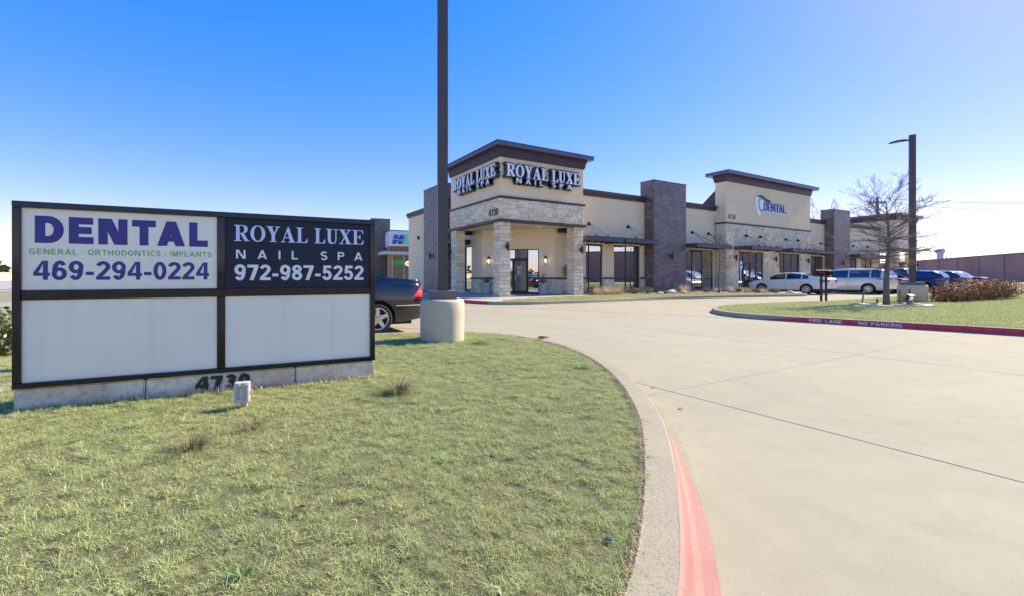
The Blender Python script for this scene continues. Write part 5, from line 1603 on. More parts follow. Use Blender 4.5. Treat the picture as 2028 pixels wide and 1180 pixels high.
# ------------------------------------------------------------------ cars
def smooth_interp(xs, ys, x, k=0.05):
    """piecewise linear, box-smoothed"""
    s = 0
    for d in (-1, -.5, 0, .5, 1):
        s += np.interp(x + d * k, xs, ys)
    return s / 5
class CarShape:
    def __init__(s, L, W, top, shoulder, bottom, wheels, wr, arch, tumble=0.42, round_f=0.5, round_r=0.35, nose_narrow=0.62, tail_narrow=0.78):
        s.__dict__.update(locals())
    def w(s, x):
        h = s.L / 2; w = s.W / 2
        df, dr = h - x, x + h
        if df < s.round_f: w *= s.nose_narrow + (1 - s.nose_narrow) * math.sqrt(max(0, 1 - (1 - df / s.round_f) ** 2))
        if dr < s.round_r: w *= s.tail_narrow + (1 - s.tail_narrow) * math.sqrt(max(0, 1 - (1 - dr / s.round_r) ** 2))
        return w * (1 - 0.02 * (x / h) ** 2)
    def zt(s, x): return float(smooth_interp(*zip(*s.top), x, 0.07))
    def zs(s, x): return min(float(smooth_interp(*zip(*s.shoulder), x, 0.07)), s.zt(x) - 0.005)
    def zb(s, x, arches=True):
        z = float(np.interp(x, *zip(*s.bottom)))
        if arches:
            for xw in s.wheels:
                d = abs(x - xw)
                if d < s.arch: z = max(z, s.wr + math.sqrt(s.arch ** 2 - d ** 2))
        return z
    def y_side(s, x, z):
        """half width of the body side at height z below the shoulder"""
        w = s.w(x); zs = s.zs(x); z0 = 0.2
        t = (z - z0) / max(0.05, zs - z0)
        b = 1 - 0.05 * (2 * t - 1.05) ** 2 if t < 1.6 else 1
        return w * b - 0.012 * max(0, t - 0.55)
    def y_gh(s, x, t):
        zs, zt = s.zs(x), s.zt(x); gh = zt - zs
        yb = s.y_side(x, zs) - 0.035
        ze = zs + gh * 0.93
        return yb - s.tumble * (gh * t) ** 1.15, zs + (ze - zs) * t
    def section(s, x, low=None):
        zb = s.zb(x) if low is None else low
        zs, zt = s.zs(x), s.zt(x)
        pts = []
        pts.append((s.y_side(x, zb) - 0.05, zb - 0.0))
        for k in range(9):
            z = zb + (zs - 0.02 - zb) * k / 8
            pts.append((s.y_side(x, z), z))
        pts.append((s.y_side(x, zs) - 0.012, zs - 0.003))
        for k in range(7):
            pts.append(s.y_gh(x, k / 6))
        yr, ze = s.y_gh(x, 1)
        for k in range(1, 9):
            a = k / 8
            pts.append((yr * (1 - a) ** 0.9 if a < 1 else 0, ze + (zt - ze) * (1 - (1 - a) ** 2.6)))
        return pts
    def stations(s):
        h = s.L / 2; xs = set()
        x = -h
        while x < h: xs.add(round(x, 4)); x += 0.09
        xs.add(h)
        for k in range(1, 9): xs.add(round(-h + s.round_r * (k / 9) ** 2.0, 4)); xs.add(round(h - s.round_f * (k / 9) ** 2.0, 4))
        for xw in s.wheels:
            for k in range(-12, 13): xs.add(round(xw + s.arch * 1.0 * math.sin(k / 12 * PI / 2), 4))
            xs.add(round(xw + s.arch * 1.002, 4)); xs.add(round(xw - s.arch * 1.002, 4))
        return sorted(xs)
    def body(s):
        mb = MB(); xs = s.stations(); secs = [s.section(x) for x in xs]; m = len(secs[0])
        vs = []; n = 2 * m - 1
        for x, sec in zip(xs, secs):
            for (y, z) in sec: vs.append((x, y, z))
            for (y, z) in sec[-2::-1]: vs.append((x, -y, z))
        fs = []
        for i in range(len(xs) - 1):
            for k in range(n - 1):
                fs.append((i * n + k, i * n + k + 1, (i + 1) * n + k + 1, (i + 1) * n + k))
        fs.append(tuple(range(n))[::-1]); k0 = (len(xs) - 1) * n; fs.append(tuple(range(k0, k0 + n)))
        mb.add(vs, fs, True); mb.sm[-1] = mb.sm[-2] = False
        return mb
    def side_patch(s, x0, x1, z0f, z1f, side, off=0.004, n=14, m=5):
        """patch on the body side between heights z0f(x), z1f(x)"""
        mb = MB(); vs = []
        for i in range(n + 1):
            x = x0 + (x1 - x0) * i / n
            for j in range(m + 1):
                z = z0f(x) + (z1f(x) - z0f(x)) * j / m
                vs.append((x, side * (s.y_side(x, min(z, s.zs(x))) + off), z))
        fs = [(i * (m + 1) + j, (i + 1) * (m + 1) + j, (i + 1) * (m + 1) + j + 1, i * (m + 1) + j + 1) for i in range(n) for j in range(m)]
        if side > 0: fs = [f[::-1] for f in fs]
        mb.add(vs, fs, True); return mb
    def gh_patch(s, x0, x1, t0, t1, side, off=0.004, n=16, m=4):
        mb = MB(); vs = []
        for i in range(n + 1):
            x = x0 + (x1 - x0) * i / n
            for j in range(m + 1):
                t = t0 + (t1 - t0) * j / m
                y, z = s.y_gh(x, t); vs.append((x, side * (y + off), z + off * .3))
        fs = [(i * (m + 1) + j, (i + 1) * (m + 1) + j, (i + 1) * (m + 1) + j + 1, i * (m + 1) + j + 1) for i in range(n) for j in range(m)]
        if side > 0: fs = [f[::-1] for f in fs]
        mb.add(vs, fs, True); return mb
    def top_patch(s, x0, x1, frac=0.9, off=0.005, n=12, m=12):
        """glass lying on the top surface (windscreen, rear window)"""
        mb = MB(); vs = []
        for i in range(n + 1):
            x = x0 + (x1 - x0) * i / n
            dz = s.zt(x + .01) - s.zt(x - .01); nx, nz = -dz / math.hypot(dz, .02), .02 / math.hypot(dz, .02)
            yr, ze = s.y_gh(x, 1); zt = s.zt(x)
            for j in range(m + 1):
                q = (2 * j / m - 1) * frac; a = 1 - abs(q) ** (1 / 0.9) if abs(q) > 0 else 1
                a = min(1, max(0, a)); z = ze + (zt - ze) * (1 - (1 - a) ** 2.6)
                vs.append((x + nx * off, q * yr, z + nz * off))
        fs = [(i * (m + 1) + j, (i + 1) * (m + 1) + j, (i + 1) * (m + 1) + j + 1, i * (m + 1) + j + 1) for i in range(n) for j in range(m)]
        mb.add(vs, fs, True); return mb

def make_wheel(parent, x, side, W, wr, spokes=5, wide=0.22, rimr=0.73, twin=False):
    yo = side * (W / 2 - 0.015)
    sgn = -side
    w = MB()
    prof = [(wr * rimr, 0.0), (wr * (rimr + .05), -0.006), (wr * .93, -0.008), (wr * .985, 0.012), (wr, 0.035), (wr, wide - .035), (wr * .97, wide), (wr * rimr, wide)]
    w.lathe([(r, yo + sgn * h) for r, h in prof], 40, (x, 0, wr), 'y')
    tyre = w.build('wheel', MAT['rubber'], parent)
    r = MB(); R1 = wr * rimr
    r.lathe([(R1, yo + sgn * 0.0), (R1 * .97, yo - sgn * .004), (R1 * .9, yo + sgn * .012), (R1 * .88, yo + sgn * .10)], 40, (x, 0, wr), 'y')
    r.lathe([(0.0, yo + sgn * 0.012), (R1 * .17, yo + sgn * 0.014), (R1 * .2, yo + sgn * .05)], 20, (x, 0, wr), 'y')
    for k in range(spokes):
        for dd in ((-1, 1) if twin else (0,)):
            a = 2 * PI * k / spokes + 0.31 + dd * 0.11
            X = Vector((math.cos(a), 0, math.sin(a))); Zv_ = Vector((-math.sin(a), 0, math.cos(a)))
            hw0, hw1 = (0.030, 0.030) if twin else (0.052, 0.034)
            hw0 *= wr / .33 * (5 / spokes if not twin else .62); hw1 *= wr / .33 * (5 / spokes if not twin else .7)
            o = Vector((x, yo + sgn * 0.018, wr))
            p = [o + X * R1 * .12 - Zv_ * hw0, o + X * R1 * .12 + Zv_ * hw0, o + X * R1 * .93 + Zv_ * hw1, o + X * R1 * .93 - Zv_ * hw1]
            q = [v + Vector((0, sgn * .05, 0)) for v in p]
            r.add(p + q, [(0, 1, 2, 3), (4, 5, 6, 7), (0, 1, 5, 4), (1, 2, 6, 5), (2, 3, 7, 6), (3, 0, 4, 7)])
    r.build('rim', MAT['alloy'], tyre)
    d = MB(); d.lathe([(0, yo + sgn * .10), (R1 * .9, yo + sgn * .10)], 24, (x, 0, wr), 'y'); d.build('spoke_gap_shade', MAT['dark'], tyre)  # dark disc standing for the shade between the spokes

def make_car(name, cs, mat, loc, rz, label, cat='car', group='cars parked in front of the building', windows=(), wind=None, rear=None, lamp=None, spokes=5, twin=False, lower=None, plate=True, head=True, door_x=(), handles=(), mirror_x=None, rails=False, strip_z=None, fuel=None, lampmat='redlens', full=True):
    P = empty(name, (loc[0], loc[1], loc[2] if len(loc) > 2 else 0), rz, label, cat, group)
    cs.body().build('body', mat, P)
    h = cs.L / 2
    # dark boxes inside the body, standing for the shade in the wheel wells
    mb = MB(); iw = cs.W / 2 - 0.27
    mb.box(-h + .25, h - .25, -iw, iw, .17, cs.zs(0) - 0.12)
    bw = cs.W / 2 - .09
    for a, b_ in ((cs.wheels[1] + cs.arch + .01, cs.wheels[0] - cs.arch - .01),): mb.box(a, b_, -bw, bw, .19, .33)
    mb.build('underbody_shade', MAT['dark'], P)
    for xw in cs.wheels:
        for sd in (1, -1): make_wheel(P, xw, sd, cs.W, cs.wr, spokes, twin=twin)
    for sd in (1, -1):
        for (x0, x1) in windows:
            cs.gh_patch(x0, x1, 0.10, 0.90, sd).build('side_window', MAT['carglass'], P)
        for xd in door_x:
            cs.side_patch(xd - .005, xd + .005, lambda x: .30, lambda x: cs.zs(x) - .01, sd, 0.002, 1, 8).build('door_gap', MAT['dark'], P)
        for xh in handles:
            mb = MB(); y = cs.y_side(xh, cs.zs(xh) - .13); mb.bevbox(xh - .09, xh + .09, min(sd * y, sd * (y + .035)), max(sd * y, sd * (y + .035)), cs.zs(xh) - .145, cs.zs(xh) - .115, .006); mb.build('door_handle', mat, P)
        if mirror_x is not None:
            y = cs.y_side(mirror_x, cs.zs(mirror_x)); mb = MB(); z = cs.zs(mirror_x)
            a, b_ = sd * (y - .05), sd * (y + .17); mb.bevbox(mirror_x - .06, mirror_x + .06, min(a, b_), max(a, b_), z + .03, z + .15, .025); mb.build('mirror', mat, P)
        if lamp: lamp(cs, sd, P)
        if strip_z: cs.side_patch(-h + .1, cs.wheels[1] - cs.arch, lambda x: strip_z, lambda x: strip_z + .022, sd, .010, 10, 1).build('chrome_strip', MAT['chrome'], P)
        if lower:
            cs.side_patch(-h + .02, cs.wheels[1] - cs.arch * 1.05, lambda x: cs.zb(x, False) + .005, lambda x: lower[0], sd, .006, 8, 2).build('lower_trim', MAT[lower[1]], P)
            cs.side_patch(cs.wheels[1] + cs.arch * 1.05, cs.wheels[0] - cs.arch * 1.05, lambda x: .2, lambda x: .30, sd, .006, 8, 2).build('sill_trim', MAT[lower[1]], P)
        if head:
            cs.side_patch(h - .34, h - .02, lambda x: .60, lambda x: .74, sd, .006, 8, 3).build('headlight', MAT['clearlens'], P)
    if wind: cs.top_patch(*wind).build('windscreen', MAT['carglass'], P)
    if rear: cs.top_patch(*rear).build('rear_window', MAT['carglass'], P)
    if rails:
        for sd in (1, -1):
            mb = MB(); pts = []
            for k in range(9):
                x = rails[0] + (rails[1] - rails[0]) * k / 8; y, z = cs.y_gh(x, 1); pts.append((x, sd * (y - .05), cs.zt(x) + (.035 if 0 < k < 8 else -.02)))
            mb.tube(pts, .018, 6); mb.build('roof_rail', MAT['chrome'] if name != 'suv' else MAT['black'], P)
    tw = cs.w(-h) 
    if plate:
        mb = MB(); z = cs.zs(-h + .02) - .30; mb.box(-h - .012, -h + .001, -.16, .16, z, z + .16); mb.build('number_plate', simple('plate', (0.7, 0.7, 0.66), .5), P)
    if lower:
        mb = MB(); mb.bevbox(-h - .02, -h + .03, -tw * .98, tw * .98, cs.zb(-h, False) + .004, lower[0], .01); mb.build('rear_valance', MAT[lower[1]], P)
    return P

def lamp_patch(x0, x1, z0f, z1f, rearw=0.0, mat='redlens', name='taillight', rz=None):
    def f(cs, sd, P):
        o = cs.side_patch(x0, x1, z0f, z1f, sd, .007, 12, 4).build(name, MAT[mat], P)
        if rearw:
            h = cs.L / 2; y1 = cs.y_side(-h, z0f(-h)) ; mb = MB()
            a, b_ = sd * (y1 - rearw), sd * (y1 + .004)
            mb.box(-h - .010, -h + .01, min(a, b_), max(a, b_), z0f(-h), z1f(-h)); mb.build(name, MAT[mat], P)
    return f

PT_WHITE = paint('pearl_white_paint', (0.86, 0.80, 0.70)); PT_SILV = paint('silver_paint', (0.72, 0.69, 0.60), 0.1); PT_BLACK = paint('black_paint', (0.006, 0.007, 0.012), 0.0, 0.15)
PT_NAVY = paint('navy_paint', (0.010, 0.016, 0.050)); PT_GREY = paint('dark_grey_paint', (0.03, 0.03, 0.035)); PT_MAROON = paint('maroon_paint', (0.16, 0.01, 0.06)); PT_BLUE = paint('pale_blue_paint', (0.35, 0.42, 0.55), 0.2)

# black sedan at the driveway, seen between sign and pole
lex = CarShape(5.0, 1.86, [(-2.55, .98), (-2.50, 1.13), (-2.38, 1.175), (-1.75, 1.215), (-1.45, 1.27), (-.75, 1.52), (-.3, 1.57), (.5, 1.56), (1.45, 1.12), (2.2, .98), (2.46, .84), (2.55, .7)],
               [(-2.55, .94), (-2.45, 1.06), (-1.6, 1.12), (0, 1.08), (1.4, 1.02), (2.3, .88), (2.55, .7)], [(-2.55, .42), (-2.42, .30), (-1.9, .24), (1.9, .22), (2.4, .26), (2.55, .38)], (1.48, -1.37), .335, .405, round_r=.42)
lexrot = math.atan2(-UY, -UX)
rw = Vector((-2.13, 9.66)); ctr = rw + Vector((math.cos(lexrot), math.sin(lexrot))) * 1.37 + Vector((UY, -UX)) * -0.90
lexo = make_car('sedan', lex, PT_BLACK, (ctr.x, ctr.y), lexrot, 'glossy black sedan half hidden behind the monument sign', group=None, windows=((-1.35, -.35), (-.27, .95)), wind=(.62, 1.38), rear=(-1.5, -.8),
         lamp=None, spokes=5, door_x=(-.32, .9), strip_z=.60, mirror_x=.85, plate=True)
for sd in (1, -1):
    h = 2.5
    lex.side_patch(-h, -h + .30, lambda x: .77, lambda x: .79 + (1.03 - .79) * min(1, max(0, (-h + .30 - x) / .22)), sd, .008, 12, 4).build('taillight', MAT['redlens'], lexo)
    lex.side_patch(-h + .01, -h + .19, lambda x: .875, lambda x: .915, sd, .013, 8, 1).build('turn_lamp', MAT['amberlens'], lexo)
    # fuel flap outline
    mb = MB(); xs0, z0 = -1.42, .98
    pts = [(xs0 + a, sd * (lex.y_side(xs0 + a, z0 + b_) + .002), z0 + b_) for a, b_ in ((-.09, -.07), (-.09, .05), (-.07, .07), (.07, .07), (.09, .05), (.09, -.05), (.07, -.07), (-.07, -.07))]
    mb.tube(pts + [pts[0]], .0035, 4); mb.build('fuel_flap_gap', MAT['dark'], lexo)
lexo['label'] = 'glossy black sedan half hidden behind the monument sign'

def cpos(u, v): return W2(u, v)
CROT = BROT + PI / 2            # nose towards the building
def place_by_rear(u, vr, L): return cpos(u, vr + L / 2)
# white sedan
tau = CarShape(5.1, 1.93, [(-2.6, .92), (-2.53, 1.10), (-2.40, 1.16), (-1.95, 1.19), (-1.05, 1.46), (-.4, 1.535), (.2, 1.53), (.55, 1.47), (1.30, 1.06), (2.1, .93), (2.42, .80), (2.6, .62)],
               [(-2.6, .88), (-2.45, 1.03), (-1.6, 1.06), (0, 1.0), (1.3, .96), (2.3, .82), (2.6, .60)], [(-2.6, .42), (-2.4, .30), (-1.9, .24), (1.9, .22), (2.4, .24), (2.6, .36)], (1.50, -1.40), .345, .415)
tl = lamp_patch(-2.53, -2.16, lambda x: .84, lambda x: 1.0, 0.34)
make_car('sedan', tau, PT_WHITE, place_by_rear(23.15, -5.75, 5.1), CROT, 'white sedan parked nearest the dental entrance', windows=((-1.50, -1.12), (-1.04, -.12), (-.04, 1.02)), wind=(.62, 1.24), rear=(-1.9, -1.12), lamp=tl,
         spokes=9, twin=False, lower=(.38, 'dark'), door_x=(-1.1, -.08, 1.12), handles=(-.95, .12), mirror_x=.98)
# silver-white minivan
van = CarShape(5.1, 1.99, [(-2.6, 1.0), (-2.56, 1.28), (-2.45, 1.45), (-2.2, 1.72), (-1.9, 1.78), (0, 1.81), (.7, 1.76), (1.0, 1.66), (1.75, 1.12), (2.3, .98), (2.45, .86), (2.6, .66)],
               [(-2.6, .98), (-2.4, 1.10), (-1, 1.10), (1.2, 1.06), (2.2, .92), (2.6, .64)], [(-2.6, .40), (-2.4, .28), (2.4, .24), (2.6, .36)], (1.55, -1.48), .35, .425, tumble=.30, round_r=.45)
tv = lamp_patch(-2.55, -1.92, lambda x: 1.02 + .02 * (x + 2.55), lambda x: 1.10 + .01 * (x + 2.55), 0.5)
make_car('minivan', van, PT_SILV, place_by_rear(27.6, -7.55, 5.1), CROT, 'silver white minivan parked beside the white sedan', 'minivan', windows=((-2.12, -1.60), (-1.52, -.35), (-.28, .72), (.80, 1.42)), wind=(1.02, 1.68), rear=(-2.52, -2.24), lamp=tv,
         spokes=10, door_x=(-.33, .76), handles=(-.15, .9), mirror_x=1.38, rails=(-1.9, .5))
# small dark sedan, dark suv, navy crossover and further cars
sed2 = CarShape(4.6, 1.80, [(-2.35, .88), (-2.27, 1.06), (-2.1, 1.10), (-1.7, 1.13), (-.95, 1.40), (-.3, 1.46), (.3, 1.43), (1.2, 1.0), (1.9, .88), (2.2, .74), (2.35, .6)],
                [(-2.35, .85), (-2.2, .98), (-1.4, 1.0), (0, .96), (1.2, .92), (2.1, .78), (2.35, .58)], [(-2.35, .40), (-2.2, .28), (2.2, .22), (2.35, .34)], (1.35, -1.30), .32, .385)
make_car('sedan', sed2, PT_GREY, place_by_rear(30.35, -7.45, 4.6), CROT, 'small dark grey sedan tucked between minivan and tall suv', windows=((-1.35, -.25), (-.17, .95)), wind=(.42, 1.12), rear=(-1.65, -1.0), lamp=lamp_patch(-2.29, -1.98, lambda x: .80, lambda x: .94, .3), door_x=(-.2, 1.0))
suv1 = CarShape(4.9, 1.95, [(-2.5, 1.1), (-2.47, 1.55), (-2.40, 1.80), (-2.2, 1.88), (0, 1.92), (.6, 1.86), (1.35, 1.25), (2.2, 1.12), (2.4, .95), (2.5, .7)],
                [(-2.5, 1.05), (-2.4, 1.20), (0, 1.18), (1.3, 1.14), (2.2, 1.02), (2.5, .68)], [(-2.5, .5), (-2.3, .38), (2.3, .32), (2.5, .45)], (1.45, -1.4), .38, .45, tumble=.26, round_r=.25, tail_narrow=.9)
make_car('suv', suv1, PT_NAVY, place_by_rear(33.0, -6.9, 4.9), CROT, 'tall dark blue suv with tinted windows behind the bare tree', 'suv', windows=((-2.25, -1.35), (-1.27, -.2), (-.12, .95)), wind=(.68, 1.28), rear=(-2.478, -2.42), lamp=lamp_patch(-2.46, -2.33, lambda x: .85, lambda x: 1.28, .18), spokes=6, door_x=(-1.3, -.15, 1.0), rails=(-1.9, .3))
cuv = CarShape(4.8, 1.93, [(-2.45, 1.0), (-2.40, 1.22), (-2.2, 1.48), (-1.9, 1.66), (-1, 1.72), (.2, 1.70), (.6, 1.62), (1.35, 1.12), (2.1, 1.0), (2.35, .85), (2.45, .65)],
               [(-2.45, .98), (-2.3, 1.10), (0, 1.06), (1.2, 1.02), (2.1, .9), (2.45, .62)], [(-2.45, .45), (-2.3, .32), (2.3, .26), (2.45, .4)], (1.40, -1.38), .36, .43, tumble=.32)
cvl = lamp_patch(-2.42, -1.95, lambda x: .98, lambda x: 1.09 + .0 * x, .42)
def crossover(u, vr, m, label, nm='crossover', **k):
    return make_car(nm, cuv, m, place_by_rear(u, vr, 4.8), CROT, label, 'car', windows=((-1.95, -1.35), (-1.27, -.2), (-.12, .98)), wind=(.62, 1.28), rear=(-2.38, -1.98), lamp=cvl, door_x=(-.16, 1.02), rails=(-1.7, .2), **k)
cx = crossover(36.1, -8.1, PT_NAVY, 'navy blue crossover with red taillights, right of the second light pole')
c2 = crossover(39.2, -8.3, PT_GREY, 'dark grey crossover parked just right of the navy one')
def recar(src, u, v, label, m=None, rz=CROT):
    x, y = W2(u, v)
    c = copy_tree(src, None, label, None, Vector((x, y, 0)), rz)
    if m:
        for ch in c.children:
            if ch.name.split('.')[0] in ('body', 'mirror'):
                ch.data = ch.data.copy(); ch.data.materials.clear(); ch.data.materials.append(m)
    return c
recar(cx, 42.3, -5.6, 'silver crossover at the right end of the parked row', PT_SILV)
recar(lexo, 45.4, -5.8, 'maroon sedan at the far right of the parked row', PT_MAROON)['group'] = 'cars parked in front of the building'

# ------------------------------------------------------------------ mailboxes
def mailbox(x, y, rz, label, flag):
    M = empty('mailbox', (x, y, 0.15), rz, label, 'mailbox', 'black mailboxes on the island')
    mb = MB(); mb.box(-.035, .035, -.035, .035, -.1, 1.15); mb.build('post', MAT['black'], M)
    mb = MB(); pr = [(-.11, 1.155), (.11, 1.155), (.11, 1.29)] + [(.11 * math.cos(a), 1.29 + .11 * math.sin(a)) for a in [k * PI / 8 for k in range(1, 8)]] + [(-.11, 1.29)]
    L = .31; n = len(pr)
    mb.add([(-L, y_, z_) for y_, z_ in pr] + [(L, y_, z_) for y_, z_ in pr], [tuple(range(n)), tuple(range(n, 2 * n))[::-1]] + [(i, (i + 1) % n, n + (i + 1) % n, n + i)[::-1] for i in range(n)])
    mb.build('box', simple('mailbox_paint', (0.008, 0.012, 0.03), 0.65, spec=0.12), M)
    mb = MB(); mb.box(-L - .012, -L - .001, -.10, .10, 1.17, 1.37); mb.build('door', MAT['black'], M)
    if flag:
        mb = MB(); mb.box(-.27, .02, -.125, -.113, 1.245, 1.272); mb.box(-.01, .05, -.127, -.115, 1.20, 1.274); mb.build('flag', simple('red_flag', (0.55, 0.04, 0.04), .4), M)
    return M
mailbox(15.60, 19.75, R(6), 'black mailbox with red flag on its side', True)
mailbox(15.98, 19.95, R(24), 'black mailbox without visible flag, right of the flagged one', False)

# ------------------------------------------------------------------ trees and planting
def bare_tree(name, loc, label, height, trunk_r, first, spread, seed, group=None, nlat=26, droop=0.0, up=0.5, trunk_mat='bark', twig_mat='twig', depth=3, lean=(0, 0), top_w=0.5, tips=5):
    T = empty(name, loc, 0, label, 'tree', group)
    rnd = random.Random(seed)
    mb = MB(); pts = []; rr = []
    K = 14
    for k in range(K + 1):
        t = k / K
        pts.append(Vector((lean[0] * t * t + .035 * math.sin(t * 7 + seed), lean[1] * t * t + .03 * math.cos(t * 6), height * .93 * t - .05 * (k == 0))))
        rr.append(trunk_r * (1.25 if k == 0 else 1) * (1 - t) ** .9 + .010)
    mb.tube(pts, rr, 9); mb.build('trunk', MAT[trunk_mat], T)
    def trunk_at(z):
        t = min(.999, z / (height * .93)) * K; i = int(t); return pts[i].lerp(pts[i + 1], t - i), rr[i] + (rr[i + 1] - rr[i]) * (t - i)
    lim = MB(); tw = MB()
    def grow(p, d, L, r, lvl):
        n = 6 if lvl == 0 else 4
        P = [p]; q = p; dd = d.copy()
        for k in range(n):
            dd = (dd + Vector((rnd.gauss(0, .16), rnd.gauss(0, .16), rnd.gauss(0, .10) + (up * .10 if lvl else -droop * .05 + up * .06)))).normalized()
            q = q + dd * L / n; P.append(q)
        (lim if lvl == 0 else tw).tube(P, [max(.0038, r * (1 - .82 * k / n)) for k in range(n + 1)], 5 if lvl == 0 else 3, cap=False)
        if lvl < depth - 1:
            m = rnd.randint(5, 8) if lvl == 0 else rnd.randint(3, tips)
            for k in range(m):
                f = .22 + .78 * (k + rnd.random() * .6) / m
                i = min(n - 1, int(f * n)); b = P[i].lerp(P[i + 1], f * n - i)
                base = (P[i + 1] - P[i]).normalized()
                s = base.cross(Vector((0, 0, 1))); s = s.normalized() if s.length > .1 else Vector((1, 0, 0))
                nd = (base + s * rnd.choice([-1, 1]) * rnd.uniform(.45, .95) + Vector((0, 0, rnd.uniform(-.25, .45)))).normalized()
                grow(b, nd, L * rnd.uniform(.30, .5) * (1.15 - .4 * f), r * .42, lvl + 1)
    for k in range(nlat):
        t = (k + rnd.random() * .7) / nlat
        z = first + (height * .92 - first) * t
        p, r = trunk_at(z)
        a = k * 2.399 + rnd.uniform(-.4, .4)
        prof = math.sin(min(1, .25 + t * .95) * PI * .62) * (1 - t * (1 - top_w)) + .1
        L = spread * prof * rnd.uniform(.75, 1.15)
        el = -.12 * droop + t * up * 1.6 + rnd.uniform(-.1, .2)
        d = Vector((math.cos(a) * math.cos(el), math.sin(a) * math.cos(el), math.sin(el)))
        grow(p, d, L, min(r * .5, .024) , 0)
    lim.build('limbs', MAT[trunk_mat], T); tw.build('crown', MAT[twig_mat], T)
    return T
bare_tree('bare_tree', (15.85, 16.85, 0.14), 'leafless young tree in a stone ring on the kerbed island', 4.3, .10, 1.40, 1.60, 3, nlat=58, droop=1.0, up=.60, top_w=.8, tips=8)
bare_tree('bare_tree', (16.55, 29.7, 0.15), 'small leafless tree in front of the brick pillar and dental stone wall', 3.6, .045, 1.0, 1.25, 9, nlat=24, droop=.3, up=.5)

# stone ring, stakes, spotlight around the island tree
rnd = random.Random(2)
ring = empty('tree_ring', (15.95, 16.75, 0.155), 0, 'broken ring of flat pale stones round the island tree', 'edging stones')
for k in range(13):
    a = 2 * PI * k / 13 + rnd.uniform(-.05, .05)
    if k == 5: continue
    mb = MB(); w = rnd.uniform(.22, .30); mb.bevbox(-w, w, -.11, .11, -.03, rnd.uniform(.06, .10), .02)
    o = mb.build('stone', MAT['stone'], ring); o.location = (1.22 * math.cos(a), .78 * math.sin(a), 0); o.rotation_euler = (rnd.uniform(-.06, .06), rnd.uniform(-.06, .06), a + PI / 2 + rnd.uniform(-.2, .2))
for k, (x, y, h, m, lx, lb) in enumerate(((15.02, 17.0, .62, 'wood', .10, 'leaning wooden stake left of the island tree'), (15.95, 16.45, .60, 'wood', -.03, 'rusty brown stake beside the spotlight under the island tree'), (16.62, 16.7, .62, 'black', -.09, 'dark green metal stake right of the island tree'))):
    mb = MB(); mb.tube([(lx * -.5, 0, -.1), (lx * .9, 0, h)], .026 if m == 'wood' else .02, 4, smooth=False)
    o = mb.build('stake', MAT[m]); o.location = (x, y, .155); tag(o, lb, 'stake')
e = empty('ground_spotlight', (16.02, 16.15, .155), R(12), 'black floodlight on a grey junction box at the foot of the island tree', 'spotlight')
mb = MB(); mb.bevbox(-.09, .09, -.06, .06, 0, .20, .01); mb.build('junction_box', simple('box_grey', (.16, .16, .17), .5), e)
mb = MB(); mb.obox((0, 0, .33), (1, 0, 0), (0, .9, .43), (0, -.43, .9), -.12, .12, -.05, .05, -.10, .10); mb.tube([(0, 0, .2), (0, 0, .30)], .014, 6); mb.build('lamp_head', MAT['black'], e)
mb = MB(); mb.obox((0, 0, .33), (1, 0, 0), (0, .9, .43), (0, -.43, .9), -.085, .085, -.056, -.0505, -.065, .065); mb.build('lens', MAT['clearlens'], e)
e = empty('path_light', (15.45, 16.9, .155), 0.5, 'small black bent path light left of the island tree', 'path light')
mb = MB(); mb.tube([(0, 0, -.02), (.10, 0, .22), (.19, 0, .16)], .012, 6); mb.tube([(.08, 0, .24), (.20, 0, .15)], .03, 8); mb.build('lamp_body', MAT['black'], e)
mb = MB(); mb.lathe([(0, .0), (.14, .0), (.14, .018), (0, .02)], 14); o = mb.build('irrigation_cover', simple('pale_green_plastic', (.42, .55, .38), .6)); o.location = (14.3, 16.6, .175); tag(o, 'pale green valve cover in the island grass', 'valve cover')

# ornamental grasses and shrubs
def blades(mb, n, r0, h, spread, w, rnd, seg=4):
    for _ in range(n):
        a = rnd.random() * 2 * PI; r = r0 * math.sqrt(rnd.random()); hh = h * rnd.uniform(.55, 1.1); out = spread * rnd.uniform(.2, 1.1) * (0.3 + r / r0)
        mb.cur = rnd.random(); x, y = r * math.cos(a), r * math.sin(a); a += rnd.uniform(-.6, .6); sx, sy = -math.sin(a) * w / 2, math.cos(a) * w / 2
        vs = []
        for k in range(seg + 1):
            t = k / seg; q = 1 - .85 * t; d = out * t ** 1.7; z = hh * (t - .28 * t * t * min(1, out / hh))
            vs += [(x + math.cos(a) * d - sx * q, y + math.sin(a) * d - sy * q, z), (x + math.cos(a) * d + sx * q, y + math.sin(a) * d + sy * q, z)]
        mb.add(vs, [(2 * k, 2 * k + 1, 2 * k + 3, 2 * k + 2) for k in range(seg)])
def grass_clump(u, v, r, h, label, seed, name='ornamental_grass', group='golden dormant grass clumps in the bed'):
    rnd = random.Random(seed); mb = MB(); blades(mb, int(320 * (r / .4)), r * .55, h, r * .9, .010, rnd)
    o = mb.build(name, MAT['strawgrass']); o.location = (*W2(u, v), .146); tag(o, label, 'ornamental grass', group); return o
